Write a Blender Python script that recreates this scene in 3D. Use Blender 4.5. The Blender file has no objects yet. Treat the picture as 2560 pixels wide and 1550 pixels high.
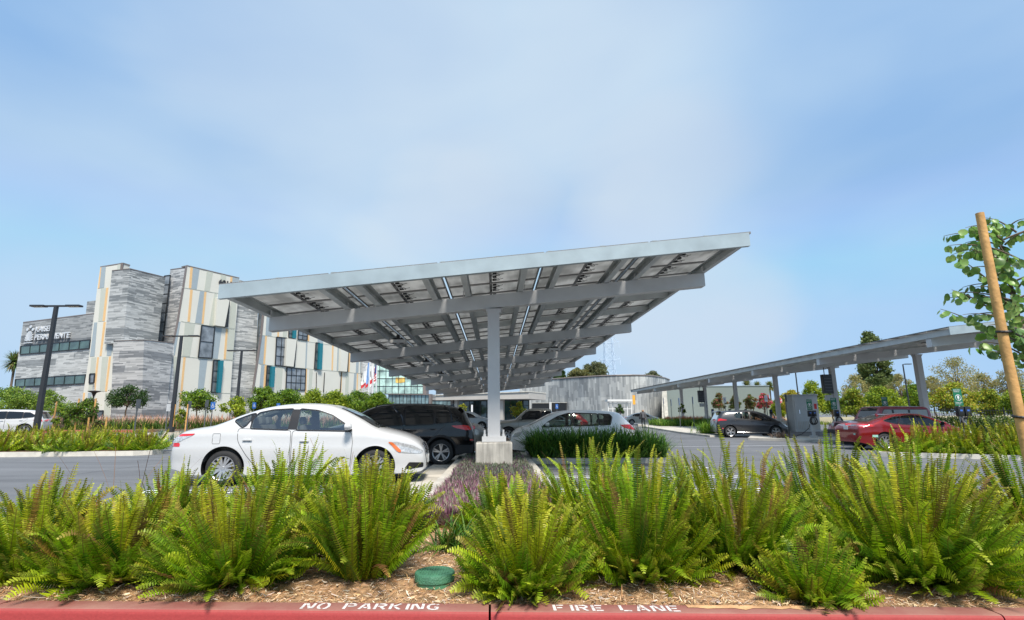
import bpy, bmesh, math, random
import numpy as np
from mathutils import Vector, Matrix
random.seed(7); rng = np.random.default_rng(11)
PI = math.pi
scene = bpy.context.scene
COL = scene.collection
# ------------------------------------------------------------------ camera
F = 1317.0; H = 1.30; RHO = .011; TH = 0.199673776751432; PS = 0.03342840334626724
def _basis():
    f = Vector((math.sin(PS)*math.cos(TH), math.cos(PS)*math.cos(TH), math.sin(TH)))
    r = Vector((math.cos(PS), -math.sin(PS), 0)); u = r.cross(f)
    c, s = math.cos(RHO), math.sin(RHO)
    return f, r*c-u*s, u*c+r*s
CF, CR, CU = _basis()
def ray(x, y):
    return CF + CR*((x-1280)/F) - CU*((y-775)/F)
def G(x, y):                                   # height of the lot's surface: falls gently to the right, rises far off
    t = min(max(y-32, 0), 18)*.02
    return -.012*max(-60, min(60, x)) + t
def gnd(x, y, dz=0.):
    d = ray(x, y); p = Vector((0, 10, 0)); z = dz
    for _ in range(30):
        t = (z-H)/d.z if d.z < -1e-4 else 300
        p = Vector((0, 0, H))+d*min(t, 400); z = .5*z+.5*(G(p.x, p.y)+dz)
    return Vector((p.x, p.y, G(p.x, p.y)+dz))
def atY(x, y, Y):
    d = ray(x, y); return Vector((0, 0, H))+d*(Y/d.y)
cam_d = bpy.data.cameras.new('camera'); cam = bpy.data.objects.new('camera', cam_d); COL.objects.link(cam)
cam_d.sensor_width = 36; cam_d.lens = 36*F/2560; cam_d.clip_end = 3000; cam_d.clip_start = .05
cam.matrix_world = Matrix(((CR.x, CU.x, -CF.x, 0), (CR.y, CU.y, -CF.y, 0), (CR.z, CU.z, -CF.z, H), (0, 0, 0, 1)))
scene.camera = cam
# ------------------------------------------------------------------ materials
def nt(name):
    m = bpy.data.materials.new(name); m.use_nodes = True
    return m, m.node_tree.nodes, m.node_tree.links, m.node_tree.nodes['Principled BSDF']
def M(name, col, rough=.6, metal=0., var=.12, scale=4., bump=0., bscale=60., coat=0., spec=.5, trans=0., detail=4):
    m, N, L, b = nt(name)
    b.inputs['Roughness'].default_value = rough; b.inputs['Metallic'].default_value = metal
    b.inputs['Coat Weight'].default_value = coat; b.inputs['Coat Roughness'].default_value = .04
    b.inputs['Specular IOR Level'].default_value = spec
    c = (*col, 1)
    if var > 0:
        tc = N.new('ShaderNodeTexCoord'); n = N.new('ShaderNodeTexNoise'); n.inputs['Scale'].default_value = scale; n.inputs['Detail'].default_value = detail
        mr = N.new('ShaderNodeMapRange'); mr.inputs[1].default_value = .3; mr.inputs[2].default_value = .7
        mr.inputs[3].default_value = 1-var; mr.inputs[4].default_value = 1+var
        mx = N.new('ShaderNodeMix'); mx.data_type = 'RGBA'; mx.blend_type = 'MULTIPLY'; mx.inputs[0].default_value = 1; mx.inputs[6].default_value = c
        L.new(tc.outputs['Object'], n.inputs['Vector']); L.new(n.outputs['Fac'], mr.inputs[0]); L.new(mr.outputs[0], mx.inputs[7]); L.new(mx.outputs[2], b.inputs['Base Color'])
        if bump > 0:
            n2 = N.new('ShaderNodeTexNoise'); n2.inputs['Scale'].default_value = bscale; n2.inputs['Detail'].default_value = 5
            bp = N.new('ShaderNodeBump'); bp.inputs['Strength'].default_value = bump; bp.inputs['Distance'].default_value = .02
            L.new(tc.outputs['Object'], n2.inputs['Vector']); L.new(n2.outputs['Fac'], bp.inputs['Height']); L.new(bp.outputs[0], b.inputs['Normal'])
    else: b.inputs['Base Color'].default_value = c
    if trans > 0:
        out = N['Material Output']; t = N.new('ShaderNodeBsdfTranslucent'); t.inputs[0].default_value = c; ms = N.new('ShaderNodeMixShader'); ms.inputs[0].default_value = trans
        L.new(b.outputs[0], ms.inputs[1]); L.new(t.outputs[0], ms.inputs[2]); L.new(ms.outputs[0], out.inputs[0])
    return m
def leafmat(name, trans=.35, rough=.5, spec=.3):             # foliage colour comes from a per-leaf attribute
    m, N, L, b = nt(name); a = N.new('ShaderNodeAttribute'); a.attribute_name = 'col'
    b.inputs['Roughness'].default_value = rough; b.inputs['Specular IOR Level'].default_value = spec
    L.new(a.outputs['Color'], b.inputs['Base Color'])
    t = N.new('ShaderNodeBsdfTranslucent'); L.new(a.outputs['Color'], t.inputs[0]); ms = N.new('ShaderNodeMixShader'); ms.inputs[0].default_value = trans
    L.new(b.outputs[0], ms.inputs[1]); L.new(t.outputs[0], ms.inputs[2]); L.new(ms.outputs[0], N['Material Output'].inputs[0])
    return m
def glassmat(name, tint, base=.04, rough=.02):            # see-through tinted pane
    m, N, L, b = nt(name); N.remove(b)
    t = N.new('ShaderNodeBsdfTransparent'); t.inputs[0].default_value = (*tint, 1); g = N.new('ShaderNodeBsdfGlossy'); g.inputs['Roughness'].default_value = rough
    fr = N.new('ShaderNodeFresnel'); fr.inputs[0].default_value = 1.5; ma = N.new('ShaderNodeMath'); ma.operation = 'MULTIPLY_ADD'; ma.inputs[1].default_value = 1.; ma.inputs[2].default_value = base; ma.use_clamp = True
    ms = N.new('ShaderNodeMixShader'); L.new(fr.outputs[0], ma.inputs[0]); L.new(ma.outputs[0], ms.inputs[0]); L.new(t.outputs[0], ms.inputs[1]); L.new(g.outputs[0], ms.inputs[2]); L.new(ms.outputs[0], N['Material Output'].inputs[0])
    return m
# ------------------------------------------------------------------ objects
def tag(o, label=None, cat=None, group=None, kind=None):
    if label: o['label'] = label
    if cat: o['category'] = cat
    if group: o['group'] = group
    if kind: o['kind'] = kind
    return o
def thing(name, label, cat, loc=(0, 0, 0), rz=0., group=None, scale=1., tilt=False):
    o = bpy.data.objects.new(name, None); COL.objects.link(o); o.location = loc
    o.rotation_euler = (0, 0, rz); o.empty_display_size = .1
    if scale != 1.: o.scale = (scale,)*3
    return tag(o, label, cat, group)
def link(name, me, parent=None, **k):
    o = bpy.data.objects.new(name, me); COL.objects.link(o)
    if parent: o.parent = parent
    return tag(o, **k)
def copytree(o, parent=None):
    c = o.copy(); COL.objects.link(c); c.parent = parent
    for ch in list(o.children): copytree(ch, c)
    return c
class MB:
    def __init__(s): s.v = []; s.f = []; s.m = []; s.uv = {}
    def add(s, vs, fs, mi=0):
        n = len(s.v); s.v += [tuple(v) for v in vs]
        for f in fs: s.f.append(tuple(i+n for i in f)); s.m.append(mi)
    def quad(s, a, b, c, d, mi=0): s.add((a, b, c, d), ((0, 1, 2, 3),), mi)
    def box(s, c, d, mi=0, rz=0., M4=None):
        hx, hy, hz = d[0]/2, d[1]/2, d[2]/2
        vs = [Vector((x, y, z)) for x in (-hx, hx) for y in (-hy, hy) for z in (-hz, hz)]
        if M4 is None: M4 = Matrix.Translation(c)@Matrix.Rotation(rz, 4, 'Z')
        s.add([M4@v for v in vs], ((0, 1, 3, 2), (4, 6, 7, 5), (0, 4, 5, 1), (2, 3, 7, 6), (0, 2, 6, 4), (1, 5, 7, 3)), mi)
    def bar(s, a, b, w, h, mi=0, up=(0, 0, 1)):          # rectangular bar from a to b
        a = Vector(a); b = Vector(b); d = (b-a).normalized(); u = Vector(up); r = d.cross(u)
        if r.length < 1e-4: r = d.cross(Vector((0, 1, 0)))
        r.normalize(); u = r.cross(d)
        vs = [p+r*sx*w/2+u*sz*h/2 for p in (a, b) for sx, sz in ((-1, -1), (1, -1), (1, 1), (-1, 1))]
        s.add(vs, ((3, 2, 1, 0), (4, 5, 6, 7), (0, 1, 5, 4), (1, 2, 6, 5), (2, 3, 7, 6), (3, 0, 4, 7)), mi)
    def tube(s, pts, rad, n=8, mi=0, cap=True):
        pts = [Vector(p) for p in pts]; k = len(pts)
        if not hasattr(rad, '__len__'): rad = [rad]*k
        vs = []
        ref = Vector((0, 0, 1))
        for i, p in enumerate(pts):
            d = (pts[min(i+1, k-1)]-pts[max(i-1, 0)]).normalized()
            if abs(d.dot(ref)) > .97: ref = Vector((0, 1, 0)) if abs(d.y) < .9 else Vector((1, 0, 0))
            r = d.cross(ref).normalized(); u = r.cross(d)
            vs += [p+(r*math.cos(2*PI*j/n)+u*math.sin(2*PI*j/n))*rad[i] for j in range(n)]
        fs = [(i*n+j, i*n+(j+1) % n, (i+1)*n+(j+1) % n, (i+1)*n+j) for i in range(k-1) for j in range(n)]
        if cap: fs += [tuple(range(n))[::-1], tuple((k-1)*n+j for j in range(n))]
        s.add(vs, fs, mi)
    def lathe(s, prof, n=24, mi=0, M4=Matrix(), mis=None):  # prof (r,z) about local z
        k = len(prof); vs = [M4@Vector((r*math.cos(2*PI*j/n), r*math.sin(2*PI*j/n), z)) for r, z in prof for j in range(n)]
        for i in range(k-1):
            pass
        fs = [(i*n+j, i*n+(j+1) % n, (i+1)*n+(j+1) % n, (i+1)*n+j) for i in range(k-1) for j in range(n)]
        b = len(s.v); s.v += [tuple(v) for v in vs]
        for q, f in enumerate(fs): s.f.append(tuple(i+b for i in f)); s.m.append(mis[q//n] if mis else mi)
    def prism(s, poly, e, mi=0, mi_side=None):            # poly: 3D points (planar), extruded by vector e
        n = len(poly); e = Vector(e); P = [Vector(p) for p in poly]
        s.add(P+[p+e for p in P], [tuple(range(n)), tuple(range(2*n-1, n-1, -1))], mi)
        b = len(s.v)-2*n
        for i in range(n):
            j = (i+1) % n; s.f.append((b+i, b+n+i, b+n+j, b+j)); s.m.append(mi if mi_side is None else mi_side)
    def build(s, name, mats, parent=None, smooth=None, bevel=0., **k):
        me = bpy.data.meshes.new(name); me.from_pydata(s.v, [], s.f)
        for m in (mats if isinstance(mats, (list, tuple)) else [mats]): me.materials.append(m)
        me.polygons.foreach_set('material_index', s.m)
        bm = bmesh.new(); bm.from_mesh(me)
        bmesh.ops.recalc_face_normals(bm, faces=bm.faces)
        if bevel: bmesh.ops.bevel(bm, geom=[e for e in bm.edges if len(e.link_faces) == 2 and e.calc_face_angle(0) > .6], offset=bevel, segments=2, affect='EDGES', profile=.6, clamp_overlap=True)
        if smooth:
            for f in bm.faces: f.smooth = True
            for e in bm.edges:
                if len(e.link_faces) == 2 and e.calc_face_angle(0) > smooth: e.smooth = False
        bm.to_mesh(me); bm.free(); me.update()
        return link(name, me, parent, **k)
def np_mesh(name, V, Q, colr=None, mats=None):
    me = bpy.data.meshes.new(name); V = np.asarray(V, np.float32); Q = np.asarray(Q, np.int32); k = Q.shape[1]
    me.vertices.add(len(V)); me.vertices.foreach_set('co', V.ravel()); me.loops.add(Q.size); me.loops.foreach_set('vertex_index', Q.ravel())
    me.polygons.add(len(Q)); me.polygons.foreach_set('loop_start', np.arange(0, Q.size, k, dtype=np.int32))
    if mats: me.materials.append(mats)
    me.update(calc_edges=True)
    if colr is not None:
        a = me.attributes.new('col', 'FLOAT_COLOR', 'FACE'); c = np.ones((len(Q), 4), np.float32); c[:, :3] = colr; a.data.foreach_set('color', c.ravel())
    return me
def sheet(name, poly, dz, m, thick=0., cell=4., parent=None, kind='structure', hfun=None, **k):
    """horizontal polygon laid on the lot surface, optionally raised with sides"""
    hf = hfun or G
    bm = bmesh.new(); vs = [bm.verts.new((p[0], p[1], 0)) for p in poly]; bm.faces.new(vs)
    xs = [p[0] for p in poly]; ys = [p[1] for p in poly]
    for ax, lo, hi in ((0, min(xs), max(xs)), (1, min(ys), max(ys))):
        n = int((hi-lo)/cell)
        for i in range(1, n+1):
            c = lo+(hi-lo)*i/(n+1); co = (c, 0, 0) if ax == 0 else (0, c, 0); no = (1, 0, 0) if ax == 0 else (0, 1, 0)
            bmesh.ops.bisect_plane(bm, geom=bm.verts[:]+bm.edges[:]+bm.faces[:], plane_co=co, plane_no=no)
    if ys and min(ys) < 32 < max(ys) and hf is G:
        bmesh.ops.bisect_plane(bm, geom=bm.verts[:]+bm.edges[:]+bm.faces[:], plane_co=(0, 32, 0), plane_no=(0, 1, 0))
        bmesh.ops.bisect_plane(bm, geom=bm.verts[:]+bm.edges[:]+bm.faces[:], plane_co=(0, 50, 0), plane_no=(0, 1, 0))
    if thick:
        ed = [e for e in bm.edges if len(e.link_faces) == 1]; r = bmesh.ops.extrude_edge_only(bm, edges=ed)
        for v in [g for g in r['geom'] if isinstance(g, bmesh.types.BMVert)]: v.co.z = -thick
    bmesh.ops.recalc_face_normals(bm, faces=bm.faces)
    for v in bm.verts: v.co.z += hf(v.co.x, v.co.y)+dz
    me = bpy.data.meshes.new(name); bm.to_mesh(me); bm.free(); me.materials.append(m)
    for p in me.polygons:
        if p.normal.z < -.5: me.flip_normals(); break
    return link(name, me, parent, kind=kind, **k)
def text_mesh(body, size, depth=.0, spacing=1., bold=0.):
    cu = bpy.data.curves.new('txt', 'FONT'); cu.body = body; cu.size = size; cu.extrude = depth; cu.space_character = spacing; cu.offset = bold
    o = bpy.data.objects.new('txt', cu); COL.objects.link(o); dg = bpy.context.evaluated_depsgraph_get()
    me = bpy.data.meshes.new_from_object(o.evaluated_get(dg)); bpy.data.objects.remove(o); return me
# ------------------------------------------------------------------ light
SUN_EL, SUN_AZ = math.radians(55), math.radians(164)       # azimuth measured clockwise from +Y
w = bpy.data.worlds.new('World'); scene.world = w; w.use_nodes = True
N = w.node_tree.nodes; L = w.node_tree.links; bg = N['Background']; bg.inputs[1].default_value = .08
sky = N.new('ShaderNodeTexSky'); sky.sky_type = 'NISHITA'; sky.sun_disc = False; sky.sun_elevation = SUN_EL; sky.sun_rotation = SUN_AZ
sky.air_density = 1.; sky.dust_density = 0.; sky.ozone_density = 1.
tc = N.new('ShaderNodeTexCoord')
mp = N.new('ShaderNodeMapping'); mp.inputs['Scale'].default_value = (1, 1, 2.2); mp.inputs['Rotation'].default_value = (.2, .5, .4)
L.new(tc.outputs['Generated'], mp.inputs[0])
no = N.new('ShaderNodeTexNoise'); no.inputs['Scale'].default_value = 1.7; no.inputs['Detail'].default_value = 4.; no.inputs['Roughness'].default_value = .45; no.inputs['Distortion'].default_value = .3
L.new(mp.outputs[0], no.inputs[0])
def vm(op, a, b=None):
    n = N.new('ShaderNodeVectorMath'); n.operation = op
    for i, x in enumerate((a, b)):
        if x is None: continue
        if hasattr(x, 'is_output'): L.new(x, n.inputs[i])
        else: n.inputs[i].default_value = x
    return n.outputs
def mt(op, a, b=0., clamp=False):
    n = N.new('ShaderNodeMath'); n.operation = op; n.use_clamp = clamp
    for i, x in enumerate((a, b)):
        if hasattr(x, 'is_output'): L.new(x, n.inputs[i])
        else: n.inputs[i].default_value = x
    return n.outputs[0]
nd = vm('NORMALIZE', tc.outputs['Generated'])[0]
acc = mt('MULTIPLY', mt('SUBTRACT', no.outputs['Fac'], .45), 1.5)
for px, py, cw, amp in ((900, 60, .90, .22), (700, 560, .93, .15), (1480, 170, .96, .2), (2450, 300, .93, .10), (150, 230, .93, -.2), (2330, 420, .93, -.1), (2250, 700, .95, -.15), (1950, 250, .93, -.08), (700, 330, .975, -.1), (60, 640, .96, .15)):
    dr = ray(px, py).normalized(); dt = vm('DOT_PRODUCT', nd, tuple(dr))[1]
    mr = N.new('ShaderNodeMapRange'); mr.interpolation_type = 'SMOOTHSTEP'; mr.inputs[1].default_value = cw; mr.inputs[2].default_value = 1.; mr.inputs[3].default_value = 0; mr.inputs[4].default_value = amp
    L.new(dt, mr.inputs[0]); acc = mt('ADD', acc, mr.outputs[0])
fac = mt('MINIMUM', mt('MAXIMUM', mt('ADD', acc, .42), .12), .97)
sk2 = vm('MAXIMUM', vm('MINIMUM', vm('MULTIPLY', sky.outputs[0], (.8, 1.2, 1.35))[0], (2.5, 4.05, 6.1))[0], (1.7, 3.1, 5.3))[0]
mx = N.new('ShaderNodeMix'); mx.data_type = 'RGBA'; L.new(fac, mx.inputs[0]); L.new(sk2, mx.inputs[6])
cl = vm('MULTIPLY', (1., 1., 1.), (3.85, 4.95, 6.0))[0]; L.new(cl, mx.inputs[7])
wa = None                                   # small sunlit patches of thin cloud, slightly warmer
for px, py, cw, amp in ((1175, 425, .972, .42), (1190, 400, .99, .5), (1640, 460, .978, .45), (1600, 480, .993, .5), (1830, 738, .992, .5), (1720, 830, .984, .5), (1450, 170, .96, .3), (720, 150, .96, .25), (1000, 30, .96, .3)):
    dt = vm('DOT_PRODUCT', vm('NORMALIZE', vm('ADD', nd, vm('SCALE', vm('SUBTRACT', no.outputs['Color'], (.5, .5, .5))[0])[0])[0])[0], tuple(ray(px, py).normalized()))[1]
    mr = N.new('ShaderNodeMapRange'); mr.interpolation_type = 'SMOOTHSTEP'; mr.inputs[1].default_value = cw; mr.inputs[2].default_value = 1.; mr.inputs[3].default_value = 0; mr.inputs[4].default_value = amp
    L.new(dt, mr.inputs[0]); wa = mr.outputs[0] if wa is None else mt('MAXIMUM', wa, mr.outputs[0])
for n_ in N:
    if n_.type == 'VECT_MATH' and n_.operation == 'SCALE': n_.inputs['Scale'].default_value = .42
m2 = N.new('ShaderNodeMix'); m2.data_type = 'RGBA'; L.new(wa, m2.inputs[0]); L.new(mx.outputs[2], m2.inputs[6]); m2.inputs[7].default_value = (4.55, 5.05, 5.65, 1); L.new(m2.outputs[2], bg.inputs[0])
sl = bpy.data.lights.new('sun', 'SUN'); sl.energy = 2.95; sl.angle = math.radians(14); sl.color = (1., .93, .84)
so = bpy.data.objects.new('sun', sl); COL.objects.link(so)
sd = Vector((math.sin(SUN_AZ)*math.cos(SUN_EL), math.cos(SUN_AZ)*math.cos(SUN_EL), math.sin(SUN_EL)))
so.rotation_euler = sd.to_track_quat('Z', 'Y').to_euler()
vs_ = scene.view_settings; vs_.view_transform = 'Standard'; vs_.look = 'None'; vs_.exposure = .92; vs_.gamma = 1.
scene.cycles.max_bounces = 8; scene.cycles.transparent_max_bounces = 16; scene.cycles.caustics_reflective = False; scene.cycles.caustics_refractive = False
# ------------------------------------------------------------------ ground
def asphalt():
    m, N, L, b = nt('asphalt'); tc = N.new('ShaderNodeTexCoord'); b.inputs['Roughness'].default_value = .85
    n1 = N.new('ShaderNodeTexNoise'); n1.inputs['Scale'].default_value = .35; n1.inputs['Detail'].default_value = 6
    mp = N.new('ShaderNodeMapping'); mp.inputs['Scale'].default_value = (.25, 2.2, 1); n2 = N.new('ShaderNodeTexNoise'); n2.inputs['Scale'].default_value = .8; n2.inputs['Detail'].default_value = 4
    n3 = N.new('ShaderNodeTexNoise'); n3.inputs['Scale'].default_value = 90; n3.inputs['Detail'].default_value = 3
    L.new(tc.outputs['Object'], n1.inputs[0]); L.new(tc.outputs['Object'], mp.inputs[0]); L.new(mp.outputs[0], n2.inputs[0]); L.new(tc.outputs['Object'], n3.inputs[0])
    a = N.new('ShaderNodeMath'); a.operation = 'ADD'; L.new(n1.outputs[0], a.inputs[0]); L.new(n2.outputs[0], a.inputs[1])
    a2 = N.new('ShaderNodeMath'); a2.operation = 'MULTIPLY_ADD'; a2.inputs[1].default_value = .6; L.new(n3.outputs[0], a2.inputs[0]); L.new(a.outputs[0], a2.inputs[2])
    cr = N.new('ShaderNodeMapRange'); cr.inputs[1].default_value = .9; cr.inputs[2].default_value = 1.7; L.new(a2.outputs[0], cr.inputs[0])
    mx = N.new('ShaderNodeMix'); mx.data_type = 'RGBA'; mx.inputs[6].default_value = (.10, .104, .112, 1); mx.inputs[7].default_value = (.185, .19, .20, 1); L.new(cr.outputs[0], mx.inputs[0])
    n4 = N.new('ShaderNodeTexNoise'); n4.inputs['Scale'].default_value = 1.15; n4.inputs['Detail'].default_value = 7; n4.inputs['Roughness'].default_value = .65; L.new(tc.outputs['Object'], n4.inputs[0])
    st = N.new('ShaderNodeMapRange'); st.inputs[1].default_value = .60; st.inputs[2].default_value = .72; st.inputs[3].default_value = 1.; st.inputs[4].default_value = .62; L.new(n4.outputs[0], st.inputs[0])
    vo = N.new('ShaderNodeTexVoronoi'); vo.feature = 'DISTANCE_TO_EDGE'; vo.inputs['Scale'].default_value = .16; ds = N.new('ShaderNodeMix'); ds.data_type = 'RGBA'; ds.inputs[0].default_value = .06; L.new(tc.outputs['Object'], ds.inputs[6]); L.new(n4.outputs[1], ds.inputs[7]); L.new(ds.outputs[2], vo.inputs['Vector'])
    ck = N.new('ShaderNodeMapRange'); ck.inputs[1].default_value = .0012; ck.inputs[2].default_value = .0035; ck.inputs[3].default_value = .55; ck.inputs[4].default_value = 1.; L.new(vo.outputs['Distance'], ck.inputs[0])
    ml = N.new('ShaderNodeMath'); ml.operation = 'MULTIPLY'; L.new(st.outputs[0], ml.inputs[0]); L.new(ck.outputs[0], ml.inputs[1])
    m3 = N.new('ShaderNodeMix'); m3.data_type = 'RGBA'; m3.blend_type = 'MULTIPLY'; m3.inputs[0].default_value = 1; L.new(mx.outputs[2], m3.inputs[6]); L.new(ml.outputs[0], m3.inputs[7]); L.new(m3.outputs[2], b.inputs['Base Color'])
    bp = N.new('ShaderNodeBump'); bp.inputs['Strength'].default_value = .35; bp.inputs['Distance'].default_value = .01; L.new(n3.outputs[0], bp.inputs['Height']); L.new(bp.outputs[0], b.inputs['Normal'])
    return m
m_asph = asphalt()
m_conc = M('concrete', (.50, .47, .41), .85, var=.28, scale=1.6, bump=.25, bscale=35, detail=8)
m_conc2 = M('concrete_pale', (.62, .59, .52), .85, var=.2, scale=2.3, bump=.2, bscale=40, detail=8)
m_line = M('line_paint', (.72, .74, .76), .6, var=.18, scale=9)
m_soil = M('soil', (.16, .10, .06), .95, var=.4, scale=12, bump=.8, bscale=50)
m_dry = M('dry_ground', (.33, .28, .16), .95, var=.35, scale=.6)
gp = [(-700, -60), (700, -60), (700, 1500), (-700, 1500)]
bm = bmesh.new(); xs = [-700, -200, -60, -30, 0, 30, 60, 200, 700]; ys = [-60, 0, 20, 32, 41, 50, 100, 300, 800, 1500]
gv = [[bm.verts.new((x, y, G(x, y))) for x in xs] for y in ys]
for j in range(len(ys)-1):
    for i in range(len(xs)-1): bm.faces.new((gv[j][i], gv[j][i+1], gv[j+1][i+1], gv[j+1][i]))
me = bpy.data.meshes.new('ground'); bm.to_mesh(me); bm.free(); me.materials.append(m_asph); link('ground', me, kind='structure')
def stripe(name, a, b, wd=.1, m=None, dz=.006):
    a = Vector(a[:2]); b = Vector(b[:2]); d = (b-a).normalized(); n = Vector((-d.y, d.x))*wd/2
    return sheet(name, [a-n, b-n, b+n, a+n], dz, m or m_line, cell=6.)
def hairpin(xa, xb, y, gap=.3):        # double stall line closed at the aisle end xb
    s = 1 if xb > xa else -1
    pts = [(xa, y-.05), (xb, y-.05), (xb, y+.05+gap), (xa, y+.05+gap), (xa, y+gap-.05), (xb-s*.1, y+gap-.05), (xb-s*.1, y+.05), (xa, y+.05)]
    return sheet('stall_marking', pts, .006, m_line, cell=6.)
_a = gnd(1655, 1117.5); _b = gnd(2110, 1112); stripe('lane_line', _a, _b, .11)
for k in range(19):
    y = 9.75+2.15*k
    if not (15.0 < y < 17.6): hairpin(1.1, 5.55, y)
    hairpin(-1.7, -6.2, y)
# ------------------------------------------------------------------ canopies
m_galv = M('galvanised_steel', (.37, .44, .465), .42, .25, var=.12, scale=2.2, bump=.03, detail=8)
m_beam = M('painted_steel_grey', (.55, .56, .56), .5, var=.05, scale=3)
m_purl = M('purlin_steel', (.50, .53, .53), .55, .1, var=.12, scale=2)
m_dark = M('dark_metal', (.05, .05, .055), .5, .2, var=.1); m_rail = M('panel_rail', (.20, .20, .20), .5, .2, var=.1)
m_colm = M('column_paint', (.56, .56, .56), .5, var=.04, scale=3)
m_blk = M('black_plastic', (.015, .015, .017), .45, var=.1)
def backsheet():
    m, N, L, b = nt('panel_backsheet'); tc = N.new('ShaderNodeTexCoord'); n = N.new('ShaderNodeTexNoise'); n.inputs['Scale'].default_value = 1.4
    n2 = N.new('ShaderNodeTexNoise'); n2.inputs['Scale'].default_value = 9; mp = N.new('ShaderNodeMapping'); mp.inputs['Scale'].default_value = (1, .15, 1)
    g = N.new('ShaderNodeNewGeometry'); L.new(g.outputs['Position'], n.inputs[0]); L.new(g.outputs['Position'], mp.inputs[0]); L.new(mp.outputs[0], n2.inputs[0])
    ad = N.new('ShaderNodeMath'); ad.operation = 'MULTIPLY_ADD'; ad.inputs[1].default_value = .35; L.new(n2.outputs[0], ad.inputs[0]); L.new(n.outputs[0], ad.inputs[2])
    cr = N.new('ShaderNodeValToRGB'); cr.color_ramp.elements[0].position = .5; cr.color_ramp.elements[0].color = (.60, .595, .57, 1); cr.color_ramp.elements[1].position = .82; cr.color_ramp.elements[1].color = (.90, .89, .86, 1)
    L.new(ad.outputs[0], cr.inputs[0]); L.new(cr.outputs[0], b.inputs['Base Color']); b.inputs['Roughness'].default_value = .35
    t = N.new('ShaderNodeBsdfTranslucent'); L.new(cr.outputs[0], t.inputs[0]); ms = N.new('ShaderNodeMixShader'); ms.inputs[0].default_value = .6
    L.new(b.outputs[0], ms.inputs[1]); L.new(t.outputs[0], ms.inputs[2]); L.new(ms.outputs[0], N['Material Output'].inputs[0]); return m
m_back = backsheet(); m_cell = M('panel_cells', (.02, .03, .06), .15, var=.1)
_n = m_cell.node_tree; _t = _n.nodes.new('ShaderNodeBsdfTransparent'); _s = _n.nodes.new('ShaderNodeMixShader'); _s.inputs[0].default_value = .66      # see-through gaps between the cells
_n.links.new(_n.nodes['Principled BSDF'].outputs[0], _s.inputs[1]); _n.links.new(_t.outputs[0], _s.inputs[2]); _n.links.new(_s.outputs[0], _n.nodes['Material Output'].inputs[0])
m_lamp = M('lamp_housing', (.7, .7, .68), .4, var=.03)
def pedmat():
    m = M('pedestal_concrete', (.56, .53, .47), .85, var=.2, scale=2.5, bump=.3, bscale=45, detail=8); n = m.node_tree; tc = n.nodes.new('ShaderNodeTexCoord'); mp = n.nodes.new('ShaderNodeMapping'); mp.inputs['Scale'].default_value = (9, 9, .8); no_ = n.nodes.new('ShaderNodeTexNoise'); no_.inputs['Scale'].default_value = 1.2; no_.inputs['Detail'].default_value = 6
    mr = n.nodes.new('ShaderNodeMapRange'); mr.inputs[1].default_value = .42; mr.inputs[2].default_value = .62; mr.inputs[3].default_value = .62; mr.inputs[4].default_value = 1.; b = n.nodes['Principled BSDF']; src = b.inputs['Base Color'].links[0].from_socket; mx = n.nodes.new('ShaderNodeMix'); mx.data_type = 'RGBA'; mx.blend_type = 'MULTIPLY'; mx.inputs[0].default_value = 1
    n.links.new(tc.outputs['Object'], mp.inputs[0]); n.links.new(mp.outputs[0], no_.inputs[0]); n.links.new(no_.outputs[0], mr.inputs[0]); n.links.new(src, mx.inputs[6]); n.links.new(mr.outputs[0], mx.inputs[7]); n.links.new(mx.outputs[2], b.inputs['Base Color']); return m
m_ped = pedmat()
SL = .1014; CT = math.cos(math.atan(SL))
def panel_mesh():
    b = MB(); W, D = 2.19, 1.02
    b.box((0, 0, .018), (W, D, .006), 0)              # back sheet and cells
    b.box((0, 0, .026), (W, D, .006), 1)
    for s in (-1, 1):
        b.box((s*(W/2-.015), 0, .01), (.03, D, .045), 2); b.box((0, s*(D/2-.015), .0105), (W-.06, .03, .044), 2)
    b.box((-.05, 0, -.005), (.06, D-.06, .03), 2)     # rail along the middle
    for y in (-.34, -.05, .22):
        b.box((.05, y, .0), (.09, .07, .03), 3)
    for y in (-.3, .12):
        pts = [(.06+.10*math.sin(t*2*PI/10)*1.1, y+.05*math.cos(t*2*PI/10), -.02-.02*math.sin(t)) for t in range(10)]
        b.tube(pts+[(.26, y+.03, .0)], .006, 5, 3)
    me = b.build('solar_panel', [m_back, m_cell, m_rail, m_blk]).data
    bpy.data.objects.remove(bpy.data.objects['solar_panel']); return me
PANEL = panel_mesh(); PANEL.name = 'solar_panel'
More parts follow.
